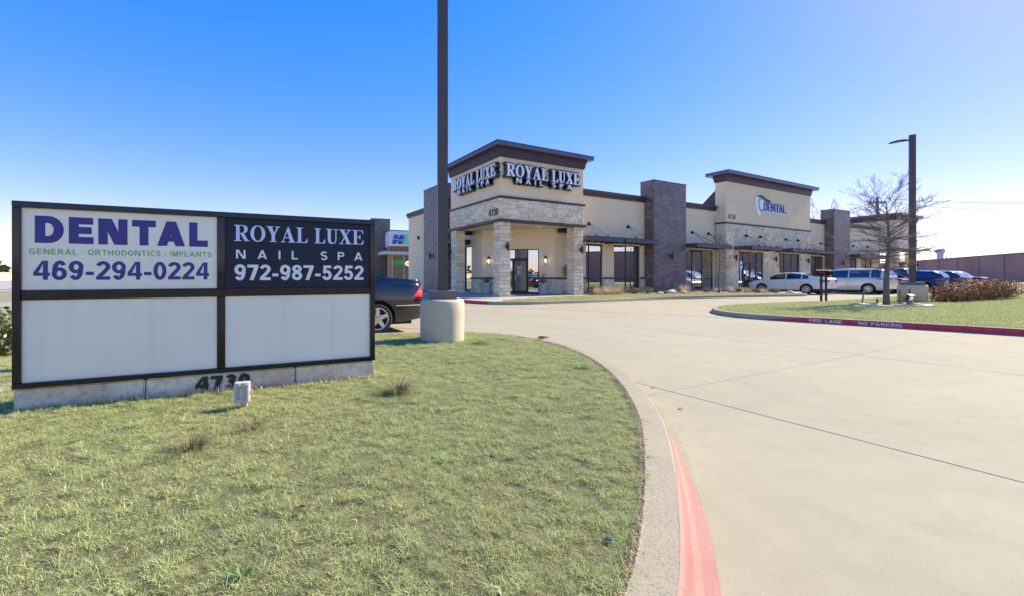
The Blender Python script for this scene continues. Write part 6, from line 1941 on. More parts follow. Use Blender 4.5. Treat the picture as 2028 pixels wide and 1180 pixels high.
for k, (u, v, r, h, lb) in enumerate(((6.9, -0.35, .52, .60, 'leftmost of the big golden grass clumps by the right stone column'), (7.75, -0.45, .52, .62, 'second big golden grass clump from the right stone column'), (8.6, -0.35, .50, .58, 'third big golden grass clump, before the pier between windows'),
        (13.15, -1.0, .22, .30, 'low straw tuft left of the brick pillar base'), (14.4, -0.9, .48, .62, 'round golden grass clump in front of the brick pillar'), (17.4, -1.3, .32, .42, 'golden grass tuft left of the small bare tree'),
        (18.9, -1.4, .40, .50, 'golden grass right of the small bare tree, nearest it'), (20.5 - 1.6, -2.4, .36, .42, 'straw grass at the front of the bed by the dental doors'), (19.3, -3.4, .30, .36, 'straw grass near the end of the planted strip'), (12.0, -1.3, .18, .20, 'tiny straw tuft between the round shrubs and brick pillar'))):
    grass_clump(u, v, r, h, lb, 30 + k)
def leaf_blob(mb, rnd, n, rx, ry, rz, leaf, cz=None, gaps=.4, aspect=1.6):
    for _ in range(n):
        while True:
            p = Vector((rnd.uniform(-1, 1), rnd.uniform(-1, 1), rnd.uniform(-1, 1)))
            if .45 < p.length < 1 and noise.noise(p * 2.1 + Vector((rx * 9, n * .01, 0))) > -gaps + .3 * rnd.random() - .15: break
        q = Vector((p.x * rx, p.y * ry, p.z * rz + (cz if cz is not None else rz)))
        mb.cur = rnd.random()
        d = (p.normalized() + Vector((rnd.gauss(0, .6), rnd.gauss(0, .6), rnd.gauss(.3, .6)))).normalized()
        a = d.orthogonal().normalized(); a = (Matrix.Rotation(rnd.random() * 6.28, 3, d) @ a); b = d.cross(a)
        s = leaf * rnd.uniform(.6, 1.3)
        mb.add([q - a * s * .5, q + b * s * .5 * aspect, q + a * s * .5, q - b * s * .5 * aspect], [(0, 1, 2, 3)])
def shrub(u, v, r, h, label, seed, m='shrub', world_xy=None, n=700, leaf=.035, name='shrub', group=None, cat='shrub', z=.146):
    rnd = random.Random(seed); xy = world_xy or W2(u, v)
    e = empty(name, (*xy, z), 0, label, cat, group)
    mb = MB(); leaf_blob(mb, rnd, n, r, r, h / 2, leaf); mb.build('foliage', MAT[m], e)
    mb = MB()
    for k in range(7):
        a = rnd.random() * 6.28; mb.tube([(0, 0, -.02), (math.cos(a) * r * .3, math.sin(a) * r * .3, h * .4), (math.cos(a) * r * .7, math.sin(a) * r * .7, h * .8)], [.012, .008, .004], 4)
    mb.build('stem', MAT['twig'], e)
    return e
for k, (u, v, r, h, lb) in enumerate(((9.75, -.55, .36, .42, 'round pale shrub below left window pane, first of the pair'), (10.85, -.65, .40, .44, 'round pale shrub below the wide window, second of the pair'), (11.6, -1.35, .22, .22, 'low grey plant right of the two round shrubs'),
        (16.35, -1.1, .32, .36, 'round pale shrub left of the second canopy windows'), (18.1, -3.2 + 1.0, .26, .30, 'small green shrub near the foot of the small tree'), (19.0, -4.2, .30, .34, 'grey green shrub at the right end of the planted strip'), (18.2, -3.5, .25, .26, 'low pale shrub before the white sedan'))):
    shrub(u, v, r, h, lb, 60 + k, group='low shrubs in the bed')
rnd = random.Random(12)
for k, (u, v, s, lb) in enumerate(((12.55, -1.1, .26, 'pale boulder left of the brick pillar'), (13.45, -1.35, .20, 'small tan rock before the brick pillar'), (17.9, -2.1, .22, 'flat pale rock before the small bare tree'), (19.35, -4.9, .20, 'pale rock at the strip end by the sedan wheel'), (11.0, -1.5, .16, 'small rock in front of the round shrubs'))):
    bm = bmesh.new(); bmesh.ops.create_icosphere(bm, subdivisions=2, radius=1)
    for q in bm.verts: q.co = Vector((q.co.x * s * 1.3, q.co.y * s, q.co.z * s * .6)) * (1 + .25 * noise.noise(q.co * 1.7 + Vector((k, 0, 0))))
    mb = MB(); mb.frombm(bm, True); o = mb.build('boulder', MAT['stone']); o.location = (*W2(u, v), .15 + s * .25); tag(o, lb, 'boulder', 'boulders in the planting bed')
e = empty('path_light', (*W2(17.75, -2.6), .146), 0, 'tiny black landscape light in the bed before the dental wall', 'path light')
mb = MB(); mb.tube([(0, 0, 0), (0, 0, .2)], .012, 6); mb.obox((0, 0, .24), (1, 0, 0), (0, .9, .4), (0, -.4, .9), -.07, .07, -.07, .07, -.05, .06); mb.build('lamp_body', MAT['black'], e)

# planters with small dry palms
def planter(u, v, label, seed):
    P = empty('planter', (*W2(u, v), .145), 0, label, 'planter', 'grey planters beside the glass doors')
    mb = MB(); mb.lathe([(0, 0), (.19, 0), (.205, .04), (.25, .58), (.265, .60), (.265, .70), (.235, .70), (.225, .62), (0, .60)], 28); mb.build('pot', MAT['pot'], P)
    rnd = random.Random(seed); mb = MB()
    for k in range(26):
        a = k * 2.4; el = rnd.uniform(.25, 1.35); L = rnd.uniform(.6, .95); d = Vector((math.cos(a), math.sin(a), 0)); sd = Vector((-math.sin(a), math.cos(a), 0)); prev = None
        mb.cur = rnd.random(); pts = []
        for q in range(7):
            t = q / 6; pts.append(Vector((0, 0, .64)) + d * (L * t * math.cos(el)) + Vector((0, 0, L * (t * math.sin(el) - .55 * t * t * math.cos(el)))))
        for q in range(6):
            w0 = .042 * math.sin(min(1, q / 6 * .9 + .15) * PI); w1 = .042 * math.sin(min(1, (q + 1) / 6 * .9 + .15) * PI)
            mb.add([pts[q] - sd * w0, pts[q] + sd * w0, pts[q + 1] + sd * w1, pts[q + 1] - sd * w1], [(0, 1, 2, 3)])
    blades(mb, 60, .12, .3, .3, .012, rnd)
    n0 = len(mb.v) - 60 * 10
    mb.v[n0:] = [(x, y, z + .62) for x, y, z in mb.v[n0:]]
    mb.build('plant', MAT['palm'], P)
q = P1 + CD * 0.35 - CN * 0.45
planter(q.x, q.y, 'pale grey planter with dry palm left of the glass doors', 1)
q = P1 + CD * (ch_open[1] + .28) - CN * 0.45
planter(q.x, q.y, 'pale grey planter with dry palm right of the glass doors', 2)
mb = MB(); mb.add([(0, 0, 0), (.16, -.03, .1), (.22, -.05, .5), (.30, -.05, .9), (.10, -.05, 1.0), (.02, -.05, .85), (-.16, -.04, .6), (-.06, -.03, .2)], [(0, 1, 2, 3, 4, 5, 6, 7)])
mb.add([(0, -.05, 0.0), (.16, -.08, .1), (.22, -.10, .5), (.30, -.10, .9), (.10, -.10, 1.0), (.02, -.10, .85), (-.16, -.09, .6), (-.06, -.08, .2)], [(7, 6, 5, 4, 3, 2, 1, 0)])
mb.add([(-.16, -.045, .6), (.02, -.055, .85), (.10, -.055, 1.0), (-.16, -.095, .6), (.02, -.105, .85), (.10, -.105, 1.0)], [(0, 1, 4, 3), (1, 2, 5, 4)])
o = mb.build('wall_plaque', simple('green_enamel', (.05, .25, .12), .35)); o.scale = (.8, 1, .8); o.location = (*W2(5.85, 1.53), 1.22); o.rotation_euler[2] = BROT; tag(o, 'small green plaque hanging on porch wall behind the right column', 'plaque')

# disabled-parking sign
P = empty('parking_sign', (*W2(22.05, -.25), .145), BROT, 'white disabled parking sign on a thin post before the dental doors', 'sign')
mb = MB(); mb.box(-.035, .035, -.02, .02, 0, 2.25); mb.build('post', MAT['white'], P)
mb = MB(); mb.bevbox(-.16, .16, -.035, -.021, 1.72, 2.26, .004); mb.build('plate', MAT['white'], P)
mb = MB(); mb.box(-.11, .11, -.039, -.0355, 1.86, 2.08); mb.build('symbol', MAT['logoblue'], P)
mb = MB(); o3 = Vector((0, -.041, 1.97)); mb.tube([o3 + Vector((.0 + .05 * math.cos(a), 0, -.03 + .05 * math.sin(a))) for a in [PI * .75 + k * PI * 1.4 / 8 for k in range(9)]], .007, 4); mb.tube([o3 + Vector((-.01, 0, .075)), o3 + Vector((-.01, 0, 0)), o3 + Vector((.045, 0, 0)), o3 + Vector((.07, 0, -.06))], .008, 4); mb.build('wheelchair_mark', MAT['white'], P)
# wheel stops
for k, u in enumerate((22.0 + 1.15, 27.6, 30.35)):
    mb = MB(); mb.add([(-.9, -.075, .003), (.9, -.075, .003), (.9, .075, .003), (-.9, .075, .003), (-.88, -.045, .13), (.88, -.045, .13), (.88, .045, .13), (-.88, .045, .13)], [(4, 5, 6, 7), (0, 1, 5, 4), (1, 2, 6, 5), (2, 3, 7, 6), (3, 0, 4, 7)])
    o = mb.build('wheel_stop', MAT['kerb']); o.location = (*W2(u, -.95), 0); o.rotation_euler[2] = BROT
    tag(o, ('concrete wheel stop under the nose of the white sedan', 'concrete wheel stop before the silver minivan', 'concrete wheel stop before the small dark grey sedan')[k], 'wheel stop', 'wheel stops along the sidewalk')

# brown hedge behind the island, and the green one by the street
hx = [(20.75, 19.35), (21.7, 19.75), (22.7, 20.2), (23.7, 20.7), (24.8, 21.2), (25.9, 21.8), (27.1, 22.4)]
hl = ['first brown hedge bush, touching the second light pole base', 'second brown hedge bush from the light pole', 'third brown hedge bush from the light pole', 'fourth brown hedge bush from the light pole', 'fifth brown hedge bush from the light pole', 'sixth brown hedge bush from the light pole', 'last brown hedge bush at the right picture edge']
for k, (x, y) in enumerate(hx):
    rnd = random.Random(80 + k)
    e = empty('hedge_bush', (x, y, .14), 0, hl[k], 'bush', 'winter brown hedge bushes on the island')
    mb = MB(); leaf_blob(mb, rnd, 1500, .72, .62, (.36, .42, .46, .5, .5, .5, .5)[k], .045, gaps=.2); mb.build('foliage', MAT['brownhedge'], e)
    mb = MB()
    for q in range(60):
        a = rnd.random() * 6.28; el = rnd.uniform(.1, 1.3); L = rnd.uniform(.5, .9); d = Vector((math.cos(a) * math.cos(el), math.sin(a) * math.cos(el), math.sin(el)))
        mb.tube([(0, 0, 0), d * L * .5 + Vector((0, 0, .03)), d * L], [.009, .006, .003], 3, cap=False)
    mb.build('branches', MAT['twig'], e)
gh = ['nearest glossy green hedge bush left of the sign', 'middle glossy green hedge bush left of the sign', 'farthest glossy green hedge bush left of the sign']
for k, (x, y) in enumerate(((-6.75, 6.15), (-7.75, 6.15), (-8.9, 5.9))):
    rnd = random.Random(90 + k)
    e = empty('hedge_bush', (x, y, .15), 0, gh[k], 'bush', 'green hedge bushes by the street')
    mb = MB(); leaf_blob(mb, rnd, 1500, .55, .5, .34, .05, gaps=.25); mb.build('foliage', MAT['hedge'], e)
    mb = MB()
    for q in range(16):
        a = rnd.random() * 6.28; mb.tube([(0, 0, 0), (math.cos(a) * .22, math.sin(a) * .22, .35), (math.cos(a) * .4, math.sin(a) * .4, .66)], [.010, .007, .003], 3)
    mb.build('stem', MAT['bark'], e)

# weeds, straw and litter in the near lawn
def weed(x, y, r, h, n, label, seed, m='strawgrass', w=.004):
    rnd = random.Random(seed); mb = MB(); blades(mb, n, r * .4, h, r, w, rnd); o = mb.build('weed_tuft', m if not isinstance(m, str) else MAT[m]); o.location = (x, y, .14); tag(o, label, 'weed'); return o
wm = leafy('weed_stems', (.12, .12, .05), (.22, .21, .09), (.36, .31, .17)); gw = leafy('green_weed', (.06, .16, .03), (.12, .27, .05), (.22, .36, .10))
weed(-.73, 4.15, .25, .17, 420, 'dark wiry weed clump in the lawn right of the sign', 1, wm)
weed(-1.80, 2.78, .16, .12, 340, 'wiry weed clump in the lawn below the sign', 2, wm)
weed(-1.62, 3.20, .18, .09, 220, 'flat thin weed clump just below the outlet box', 5, wm)
weed(.08, 7.3, .26, .07, 300, 'bright green weed patch near the round concrete base', 3, gw, .006)
weed(1.28, 5.35, .20, .06, 160, 'bright green weeds against the kerb', 4, gw, .006)
weed(-.86, 1.62, .05, .045, 40, 'small broad green weed in the foreground lawn', 6, gw, .009)
weed(.52, 3.55, .06, .05, 40, 'small pale weed in the middle of the lawn', 7, gw, .008)
mb = MB(); mb.add([(-.035, -.01, 0), (.0, -.014, .012), (.034, -.004, .002), (.03, .006, .004), (.0, .006, .016), (-.03, .004, .004)], [(0, 1, 2, 3, 4, 5)]); o = mb.build('dead_leaf', simple('dead_leaf', (.13, .07, .03), .8)); o.location = (-.80, 2.02, .185); o.rotation_euler = (.4, .2, .8); tag(o, 'small brown dead leaf on the lawn', 'leaf')
def stick(x, y, L, rz, label, m, t=.004, z=.182):
    mb = MB(); mb.tube([(-L / 2, 0, 0), (0, .004, .004), (L / 2, 0, -.002)], t, 5); o = mb.build('straw', m); o.location = (x, y, z); o.rotation_euler[2] = rz; tag(o, label, 'litter')
stick(-1.64, 1.72, .055, .15, 'pale straw bit lying in the lower left lawn', MAT['palm'], .003)
stick(.42, 1.98, .085, -.65, 'pale dry straw stalk near the kerb', MAT['palm'], .0018, .185)
mb = MB(); mb.lathe([(0, .001), (.008, .002), (.009, -.001), (.015, -.001), (.016, -.008)], 20, smooth=False); o = mb.build('sprinkler_head', simple('grey_green_cap', (.10, .16, .13), .8, spec=.2)); o.location = (.56, 1.83, .168); tag(o, 'round sprinkler head sunk in the lawn near the kerb', 'sprinkler')
# dry stalks against the sign plinth
rnd = random.Random(44); mb = MB()
Xs, Ns = Vector((math.cos(SROT), math.sin(SROT), 0)), Vector((math.sin(SROT), -math.cos(SROT), 0))
for k in range(1500):
    s = rnd.uniform(-.02, SW + .02); p = Vector((SX0, SY0, .125)) + Xs * s + Ns * rnd.uniform(.015, .10)
    h = rnd.uniform(.04, .10) * (1.2 if .3 < s < 1.8 else .8); a = rnd.random() * 6.28; l = rnd.uniform(.01, .06); mb.cur = rnd.random(); w = .0022
    d = Vector((math.cos(a), math.sin(a), 0)) * l; sd = Vector((-math.sin(a), math.cos(a), 0)) * w
    mb.add([p - sd, p + sd, p + d * .4 + Vector((0, 0, h * .7)) + sd * .6, p + d * .4 + Vector((0, 0, h * .7)) - sd * .6, p + d + Vector((0, 0, h * .9))], [(0, 1, 2, 3), (3, 2, 4)])
mb.build('dry_stalks', MAT['strawgrass'], kind='stuff')
# straw fringe and crumbs of soil along the kerb edge
mb = MB()
EE = [p for p in PA if p.y > -.5 and p.x > -3 and p.y < 9]
for k in range(5200):
    i = rnd.randrange(len(EE) - 1); base = EE[i].lerp(EE[i + 1], rnd.random()); t = (EE[i + 1] - EE[i]).normalized(); nn = Vector((t.y, -t.x))
    p = Vector((base.x - nn.x * rnd.uniform(.012, .05), base.y - nn.y * rnd.uniform(.012, .05), .14))
    a = math.atan2(nn.y, nn.x) + rnd.gauss(0, .9); l = rnd.uniform(.01, .05); h = rnd.uniform(.008, .035); mb.cur = rnd.random() ** 1.5 * .8; w = .0016
    d = Vector((math.cos(a), math.sin(a), 0)) * l; sd = Vector((-math.sin(a), math.cos(a), 0)) * w
    mb.add([p - sd, p + sd, p + d * .5 + Vector((0, 0, h)) + sd * .6, p + d * .5 + Vector((0, 0, h)) - sd * .6, p + d + Vector((0, 0, h * .75))], [(0, 1, 2, 3), (3, 2, 4)])
mb.build('edge_straw', MAT['strawgrass'], kind='stuff')
ds_ = simple('dirt_crumbs', (.13, .085, .05), 1.0, var=.4, scale=30); mb = MB()
for k in range(260):
    i = rnd.randrange(len(EE) - 1); t = (EE[i + 1] - EE[i]).normalized(); nn = Vector((t.y, -t.x)); b = EE[i]
    off_ = abs(rnd.gauss(0, .02)); s = rnd.uniform(.0015, .004); x, y = b.x + nn.x * (off_ - .01), b.y + nn.y * (off_ - .01)
    mb.cbox((x, y, .1515), (s * 1.5, s, s * .7))
mb.build('soil_crumbs', ds_, kind='stuff')
mb = MB(); leaf_blob(mb, rnd, 150, .10, .06, .015, .022); o = mb.build('leaf_pile', MAT['brownhedge']); o.location = (1.22, 7.85, .16); tag(o, 'little heap of dry leaves on the far kerb bend', 'leaf pile')
for k, (px_, py_) in enumerate(((1.95, 4.15), (1.55, 6.2), (2.02, 4.95), (9.4, 10.6))):
    mb = MB(); mb.add([(-.03, 0, 0), (0, -.018, .006), (.03, 0, .002), (0, .02, .008)], [(0, 1, 2, 3)]); o = mb.build('dead_leaf', MAT['brownhedge']); o.location = (px_, py_, .008); o.rotation_euler[2] = k
    tag(o, ('dry leaf on the drive beside the crossing of two joints', 'dry leaf on the drive just off the far kerb bend', 'dry leaf on the drive beyond the joint crossing', 'dry leaf lying in the gutter before the red kerb words')[k], 'leaf', 'dry leaves on the drive')

# ------------------------------------------------------------------ background
# auto-care shop behind on the left
HX, HY_, HR = -9.67, 50.0, R(-3 + 24.5)
H = empty('auto_shop', (HX, HY_, 0), HR, 'white and dark brick auto care shop with green and blue sign behind the black car', 'building')
mb = MB(); mb.box(0, 22, 0, .3, 4.72, 6.45); mb.box(0, .3, .3, 12, 4.72, 6.45); mb.build('wall', simple('white_fascia', (.72, .74, .76), .6, var=.03), H)
mb = MB(); mb.box(-.05, 22, -.05, .32, 6.45, 6.55); mb.box(-.05, .32, .32, 12, 6.45, 6.55); mb.build('coping', MAT['cap'], H)
for k in range(5):
    mb = MB(); z = 4.12 + k * .12; mb.box(.1, 22, .06, .12, z, z + .095); mb.box(.1, .16, .12, 9, z, z + .095); mb.build('slat', MAT['wood'], H)
mb = MB(); mb.box(.13, 22, .13, .4, 4.1, 4.72); mb.build('slat_backing', MAT['dark'], H)
mb = MB(); mb.box(-.9, 22, -.9, 6, 3.72, 4.06); mb.build('canopy', simple('pale_canopy', (.52, .53, .56), .4, var=.03), H)
mb = MB(); mb.box(-.02, .26, -.02, .26, 0, 3.71); mb.build('corner_post', simple('orange_wood_post', (.46, .22, .09), .6), H)
fr = MB(); cm = simple('cream_window_frame', (.62, .58, .47), .5)
for x in (.28, 1.62, 3.0, 4.4): fr.box(x, x + .08, .04, .14, 0, 3.71)
for y in (.28, .95, 1.6): fr.box(.04, .14, y, y + .08, 0, 3.71)
fp_ = fr.build('window_frame', cm, H)
gg = N('shop_glass'); _p = gg.coord(); gg.col(gg.mix(1.0, (0.10, 0.11, 0.08), (0.7, 0.7, 0.7), 'MULTIPLY')); gg.set(Roughness=.08)
for a, b_ in ((.36, 1.62), (1.70, 3.0), (3.08, 4.4)):
    mb = MB(); mb.box(a, b_, .08, .09, 0, 3.7); mb.build('pane', glass_mat('green_tinted_glass', (.07, .08, .055), .12) if a < 1 else bpy.data.materials['green_tinted_glass'], fp_)
for a, b_ in ((.36, .95), (1.03, 1.6)):
    mb = MB(); mb.box(.08, .09, a, b_, 0, 3.7); mb.build('pane', MAT['glass'], fp_)
for a, b_ in ((.38, 1.60), (1.72, 2.98)):
    mb = MB(); mb.box(a, b_, .072, .0785, 2.55, 3.1); mb.build('window_banner', simple('green_banner', (.10, .42, .08), .5), fp_)
mb = MB(); mb.box(4.5, 22, .05, .3, 0, 3.71); mb.build('wall', MAT['stucco2'], H)
nm = MB()
for a in range(24): pass
def oval(mb, cx, cz, rx, rz_, y, t):
    pts = [(cx + rx * math.cos(k * PI / 10), y, cz + rz_ * math.sin(k * PI / 10)) for k in range(21)]; mb.tube(pts, t, 5)
oval(nm, 2.32, 2.72, .46, .26, .05, .035); nm.build('neon_sign', emis('neon_white', (.8, .85, 1.0), .7), fp_)
sans('neon_sign', 'OPEN', emis('neon_red', (1.0, .12, .05), 1.2), fp_, (0, .05, 0), (1, 0, 0), (0, 0, 1), 2.02, 2.62, 2.60, 2.85, depth=.02)
# slanted H with a wave, then a green 1, then the visible starts of two words
MAT['shopblue'] = simple('shop_blue', (.045, .09, .42), .4, var=.05); MAT['shopgreen'] = simple('shop_green', (.22, .72, .42), .4, var=.05); MAT['wave'] = simple('wave_teal', (.25, .60, .62), .4)
def slab(mb, pts, y0, y1):
    n = len(pts); mb.add([(x, y0, z) for x, z in pts] + [(x, y1, z) for x, z in pts], [tuple(range(n)), tuple(range(n, 2 * n))[::-1]] + [(i, (i + 1) % n, n + (i + 1) % n, n + i)[::-1] for i in range(n)])
hs_ = MB(); k_ = .22
def sh(x, z): return (x + k_ * (z - 4.95) , z)
slab(hs_, [sh(.25, 4.95), sh(.68, 4.95), sh(.68, 5.98), sh(.25, 5.98)], -.16, -.02); slab(hs_, [sh(.95, 4.95), sh(1.38, 4.95), sh(1.38, 5.98), sh(.95, 5.98)], -.16, -.02); slab(hs_, [sh(.68, 5.25), sh(.95, 5.25), sh(.95, 5.68), sh(.68, 5.68)], -.158, -.022)
SG = empty('auto_shop_sign', (HX, HY_, 0), HR, 'blue H with wave and green 1 letter sign on the white shop fascia', 'sign')
hs_.build('letter', MAT['shopblue'], SG)
wv = MB(); pts = []
for q in range(11):
    x = .36 + 1.1 * q / 10; pts.append((x, 5.47 + .06 * math.sin(q / 10 * 2 * PI)))
slab(wv, [(x, z - .07) for x, z in pts] + [(x, z + .03) for x, z in pts[::-1]], -.18, -.163); wv.build('wave', MAT['wave'], SG)
one = MB(); slab(one, [(1.50, 4.93), (1.98, 4.93), (2.22, 6.0), (1.95, 6.0), (1.55, 5.78), (1.58, 5.66), (1.74, 5.72)], -.19, -.03); one.build('letter', MAT['shopgreen'], SG)
sans('letter', 'HO', MAT['shopblue'], SG, (0, -.02, 0), (1, 0, 0), (0, 0, 1), 2.3, 3.2, 5.52, 5.98, depth=.1, t=.24, each=True)
sans('letter', 'AU', MAT['shopgreen'], SG, (0, -.02, 0), (1, 0, 0), (0, 0, 1), 2.15, 3.1, 4.93, 5.40, depth=.1, t=.24, each=True)
core = MB(); core.box(-1.6, .6, 3.0, 6.2, 0, 8.1); pp = core.build('brick_pillar', MAT['brickmortar'], H)
mb = MB(); brick_face(mb, ((-1.6, 3.0, 0), 0), 2.2, 8.1, .4, .155, depth=.02); brick_face(mb, ((-1.6, 6.2, 0), -PI / 2), 3.2, 8.1, .4, .155, depth=.02); mb.build('brick', MAT['brick'], pp, kind='stuff')
mb = MB(); mb.box(-1.66, .66, 2.94, 6.26, 8.1, 8.18); mb.build('coping', MAT['cap'], pp)
e = empty('flood_light', (HX, HY_, 0), HR, 'white wall pack light on the left corner of the auto shop', 'flood light')
mb = MB(); mb.box(-.28, -.001, .5, .8, 5.3, 5.6); mb.build('housing', MAT['white'], e)

# long red-brown brick building beyond the lot
bb = N('far_brick'); tc = bb.coord('Object')
br = bb.n('ShaderNodeTexBrick'); br.inputs['Color1'].default_value = (.36, .15, .11, 1); br.inputs['Color2'].default_value = (.46, .22, .17, 1); br.inputs['Mortar'].default_value = (.50, .40, .34, 1)
br.inputs['Scale'].default_value = 1.0; br.inputs['Mortar Size'].default_value = .03; br.inputs['Brick Width'].default_value = .6; br.inputs['Row Height'].default_value = .3
sx = bb.n('ShaderNodeSeparateXYZ'); bb.l(tc, sx.inputs[0]); cb = bb.n('ShaderNodeCombineXYZ'); bb.l(sx.outputs[0], cb.inputs[0]); bb.l(sx.outputs[2], cb.inputs[1]); bb.l(cb.outputs[0], br.inputs['Vector'])
bb.col(bb.mix(bb.ramp(bb.noise(tc, .12, 4), [(.4, (0, 0, 0)), (.7, (.5,) * 3)]), br.outputs['Color'], (.24, .13, .11))); bb.set(Roughness=.9)
fa = Vector((70, -10)); fb = Vector((195, 224)); fr_ = math.atan2(fb.y - fa.y, fb.x - fa.x); fl = (fb - fa).length
F = empty('brick_warehouse', (fa.x, fa.y, 0), fr_, 'long low red brown brick building beyond the parking lot', 'building')
mb = MB(); mb.box(0, fl, -30, 0, 0, 6.7); mb.build('wall', bb.m, F)
mb = MB(); mb.box(-.1, fl + .1, -30.1, .12, 6.7, 7.0); mb.build('coping', MAT['trim'], F)
for k in range(22):
    mb = MB(); x = 6 + k * 12; mb.box(x, x + .8, .0, .25, 0, 6.69); mb.build('pilaster', bb.m, F)
# utility pole, wires, lattice pylons, water tower
def wires(name, pts_list, r, label):
    mb = MB()
    for a, b_, sag in pts_list:
        a, b_ = Vector(a), Vector(b_); mb.tube([a.lerp(b_, t / 12) - Vector((0, 0, sag * 4 * (t / 12) * (1 - t / 12))) for t in range(13)], r, 4, cap=False)
    o = mb.build(name, MAT['wire']); tag(o, label, 'power line'); return o
MAT['wire'] = simple('wire', (.16, .17, .20), .6); MAT['galv'] = simple('galvanised_steel', (.25, .28, .33), .5, metal=.3); MAT['tank'] = simple('tank_paint', (.46, .52, .60), .6)
def PW(px, py, Y):     # metres from bearings taken in the photograph
    return Vector(((px - 940) / 869 * Y, Y, EYE + (548 - py) / 869 * Y))
up_ = empty('utility_pole', (*PW(1738, 548, 120).xy, 0), 0, 'grey utility pole with crossarm rising behind the far building', 'utility pole')
mb = MB(); mb.tube([(0, 0, 0), (0, 0, 23.0)], [.55, .38], 10); mb.build('pole', MAT['galv'], up_)
mb = MB(); mb.box(-2.1, 2.1, -.15, .15, 21.2, 21.6); [mb.tube([(x, 0, 21.6), (x, 0, 22.2)], .1, 6) for x in (-1.9, 1.9, -1.0, 1.0)]; mb.build('crossarm', MAT['galv'], up_)
wires('power_lines', [(PW(1738, 393, 120), PW(2160, 395, 135), 1.2), (PW(1738, 399, 120), PW(2160, 412, 135), 1.5), (PW(1640, 431, 150), PW(2160, 438, 160), .8), (PW(1640, 436, 150), PW(2160, 443, 160), .8), (PW(1640, 457, 150), PW(2160, 462, 160), .6), (PW(1640, 461, 150), PW(2160, 466, 160), .6), (PW(1640, 470, 150), PW(2160, 475, 160), .6),
                      (PW(1610, 425, 150), PW(1738, 399, 120), 1.0), (PW(1610, 432, 150), PW(1738, 405, 120), 1.0)], .06, 'thin power lines crossing the sky at right')
def pylon(loc, h, wb, label, lean, seed):
    P = empty('lattice_pylon', loc, lean, label, 'pylon'); mb = MB(); r = .11
    lv = [0, .2, .38, .54, .68, .8, .9, 1.0]; wd = lambda t: wb * (1 - t) ** 1.1 + .5
    C = [(-1, -1), (1, -1), (1, 1), (-1, 1)]
    for a, b_ in zip(lv, lv[1:]):
        for k in range(4):
            c, d = C[k], C[(k + 1) % 4]
            p = [Vector((c[0] * wd(a), c[1] * wd(a), h * a)), Vector((c[0] * wd(b_), c[1] * wd(b_), h * b_)), Vector((d[0] * wd(a), d[1] * wd(a), h * a)), Vector((d[0] * wd(b_), d[1] * wd(b_), h * b_))]
            mb.tube([p[0], p[1]], r, 3, cap=False); mb.tube([p[0], p[3]], r * .6, 3, cap=False); mb.tube([p[2], p[1]], r * .6, 3, cap=False); mb.tube([p[1], p[3]], r * .6, 3, cap=False)
    mb.build('lattice', MAT['galv'], P)
    for t in (.62, .76, .9):
        mb = MB(); L = 7 * (1.25 - t * .5); z = h * t
        mb.tube([(-L, 0, z), (0, 0, z + .5), (L, 0, z)], r, 3); mb.tube([(-L, 0, z), (0, 0, z - 1.2), (L, 0, z)], r, 3); mb.build('crossarm', MAT['galv'], P)
        for x in (-L, L):
            q = MB(); q.tube([(x, 0, z), (x, 0, z - 1.8)], .22, 5); q.build('insulator', MAT['galv'], P)
pylon((*PW(1601, 548, 260).xy, 0), 49, 17, 'steel lattice power pylon just right of the dental tower top', .5, 1)
pylon((*PW(1652, 548, 300).xy, 0), 54, 14, 'steel lattice power pylon left of the second brick pillar top', .9, 2)
p = PW(1862, 548, 900)
wt_ = empty('water_tower', (p.x, p.y, 0), 0, 'pale grey water tower above the brick building on the horizon', 'water tower')
mb = MB(); mb.lathe([(4.8, 0), (4.8, 43), (5.2, 45), (5.2, 48)], 32); mb.build('shaft', MAT['tank'], wt_)
mb = MB(); mb.lathe([(5.2, 48), (6.2, 49), (7.4, 50.5), (7.6, 52), (7.2, 53.5), (6.6, 54), (7.3, 54.5), (7.3, 56), (0, 57)], 32); mb.build('tank', MAT['tank'], wt_)

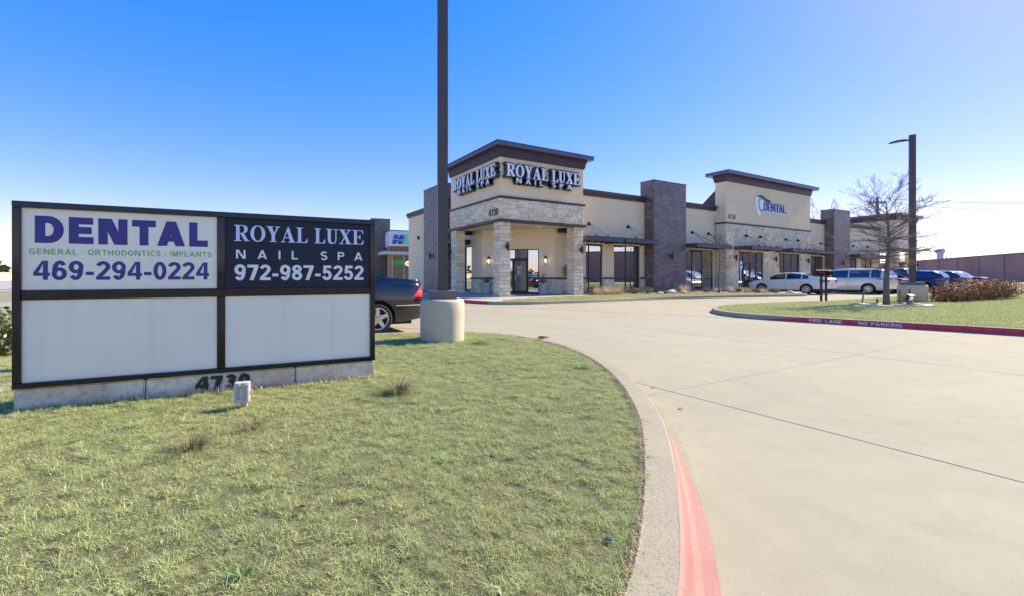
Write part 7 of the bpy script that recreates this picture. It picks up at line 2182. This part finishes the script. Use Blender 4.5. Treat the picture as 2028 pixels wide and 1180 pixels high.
# trees and pale fence beyond the street on the left
def leafy_tree(x, y, h, r, label, seed, m='oakleaf', n=2600, leaf=.30):
    rnd = random.Random(seed); e = empty('evergreen_oak', (x, y, -.03), 0, label, 'tree', 'evergreen oaks beyond the street')
    mb = MB(); mb.tube([(0, 0, -.1), (.1, 0, h * .25), (0, .1, h * .5)], [.28, .2, .12], 8)
    for k in range(7):
        a = k * .9 + rnd.random(); mb.tube([(0, 0, h * .28), (math.cos(a) * r * .4, math.sin(a) * r * .4, h * .5), (math.cos(a) * r * .7, math.sin(a) * r * .7, h * .72)], [.12, .08, .03], 5)
    mb.build('trunk', MAT['bark2'], e)
    mb = MB()
    for k in range(9):
        a = rnd.random() * 6.28; rr = r * .6 * math.sqrt(rnd.random()); sub = MB()
        leaf_blob(sub, rnd, n // 9, r * .5, r * .5, h * .22, leaf, cz=0, gaps=.25)
        c = Vector((rr * math.cos(a), rr * math.sin(a), h * rnd.uniform(.42, .8)))
        k0 = len(mb.v); mb.v += [(v[0] + c.x, v[1] + c.y, v[2] + c.z) for v in sub.v]; mb.f += [[i + k0 for i in f_] for f_ in sub.f]; mb.r += sub.r; mb.sm += sub.sm; mb.mi += sub.mi
    mb.build('crown', MAT[m], e); return e
fw = W2(-66, 0)
Fw = empty('screen_wall', (*W2(-70, 0), 0), BROT, 'pale screening wall beyond the street at far left', 'wall')
for k in range(-6, 50):
    mb = MB(); mb.box(0, .15, k * 4.0 + .03, k * 4.0 + 3.97, -.05, 2.4); mb.build('panel', MAT['stucco2'], Fw) if k % 1 == 0 else None
for k in range(-6, 51):
    mb = MB(); mb.box(-.1, .25, k * 4.0 - .15, k * 4.0 + .15, -.05, 2.65); o = mb.build('post', MAT['stucco2'], Fw); o.location.z = 0.001
tl_ = ['evergreen oak tree showing left of the sign', 'second evergreen oak along the far street edge', 'third evergreen oak along the far street edge', 'fourth evergreen oak along the far street edge', 'fifth evergreen oak along the far street edge']
for k, (u, v) in enumerate(((-66, 15), (-67, 3), (-66.5, 27), (-67, 41), (-66, 58))):
    leafy_tree(*W2(u, v), 8.0 + (k % 3) * .8, 3.8, tl_[k], 200 + k)
bare_tree('bare_tree', (*W2(-64.5, 9), -.03), 'wide leafless tree beyond the street at far left', 6.0, .16, 1.6, 3.2, 17, nlat=22, droop=0, up=.8, twig_mat='bark')
# a treeline far off, seen only in gaps and in the window glass
tr_ = random.Random(5); mb = MB()
for k in range(150):
    a = R(-150 + k * 2.4) ; d = 420 + tr_.uniform(-60, 60); cx_, cy_ = math.sin(a) * d, math.cos(a) * d
    for q in range(60):
        s = tr_.uniform(1.2, 2.6); p = Vector((cx_ + tr_.gauss(0, 7), cy_ + tr_.gauss(0, 7), abs(tr_.gauss(0, 3.2)) + .5)); mb.cur = tr_.random()
        d1 = Vector((tr_.gauss(0, 1), tr_.gauss(0, 1), tr_.gauss(0, 1))).normalized(); d2 = d1.orthogonal().normalized()
        mb.add([p - d1 * s, p + d2 * s, p + d1 * s, p - d2 * s], [(0, 1, 2, 3)])
mb.build('distant_treeline', MAT['oakleaf'], kind='stuff')
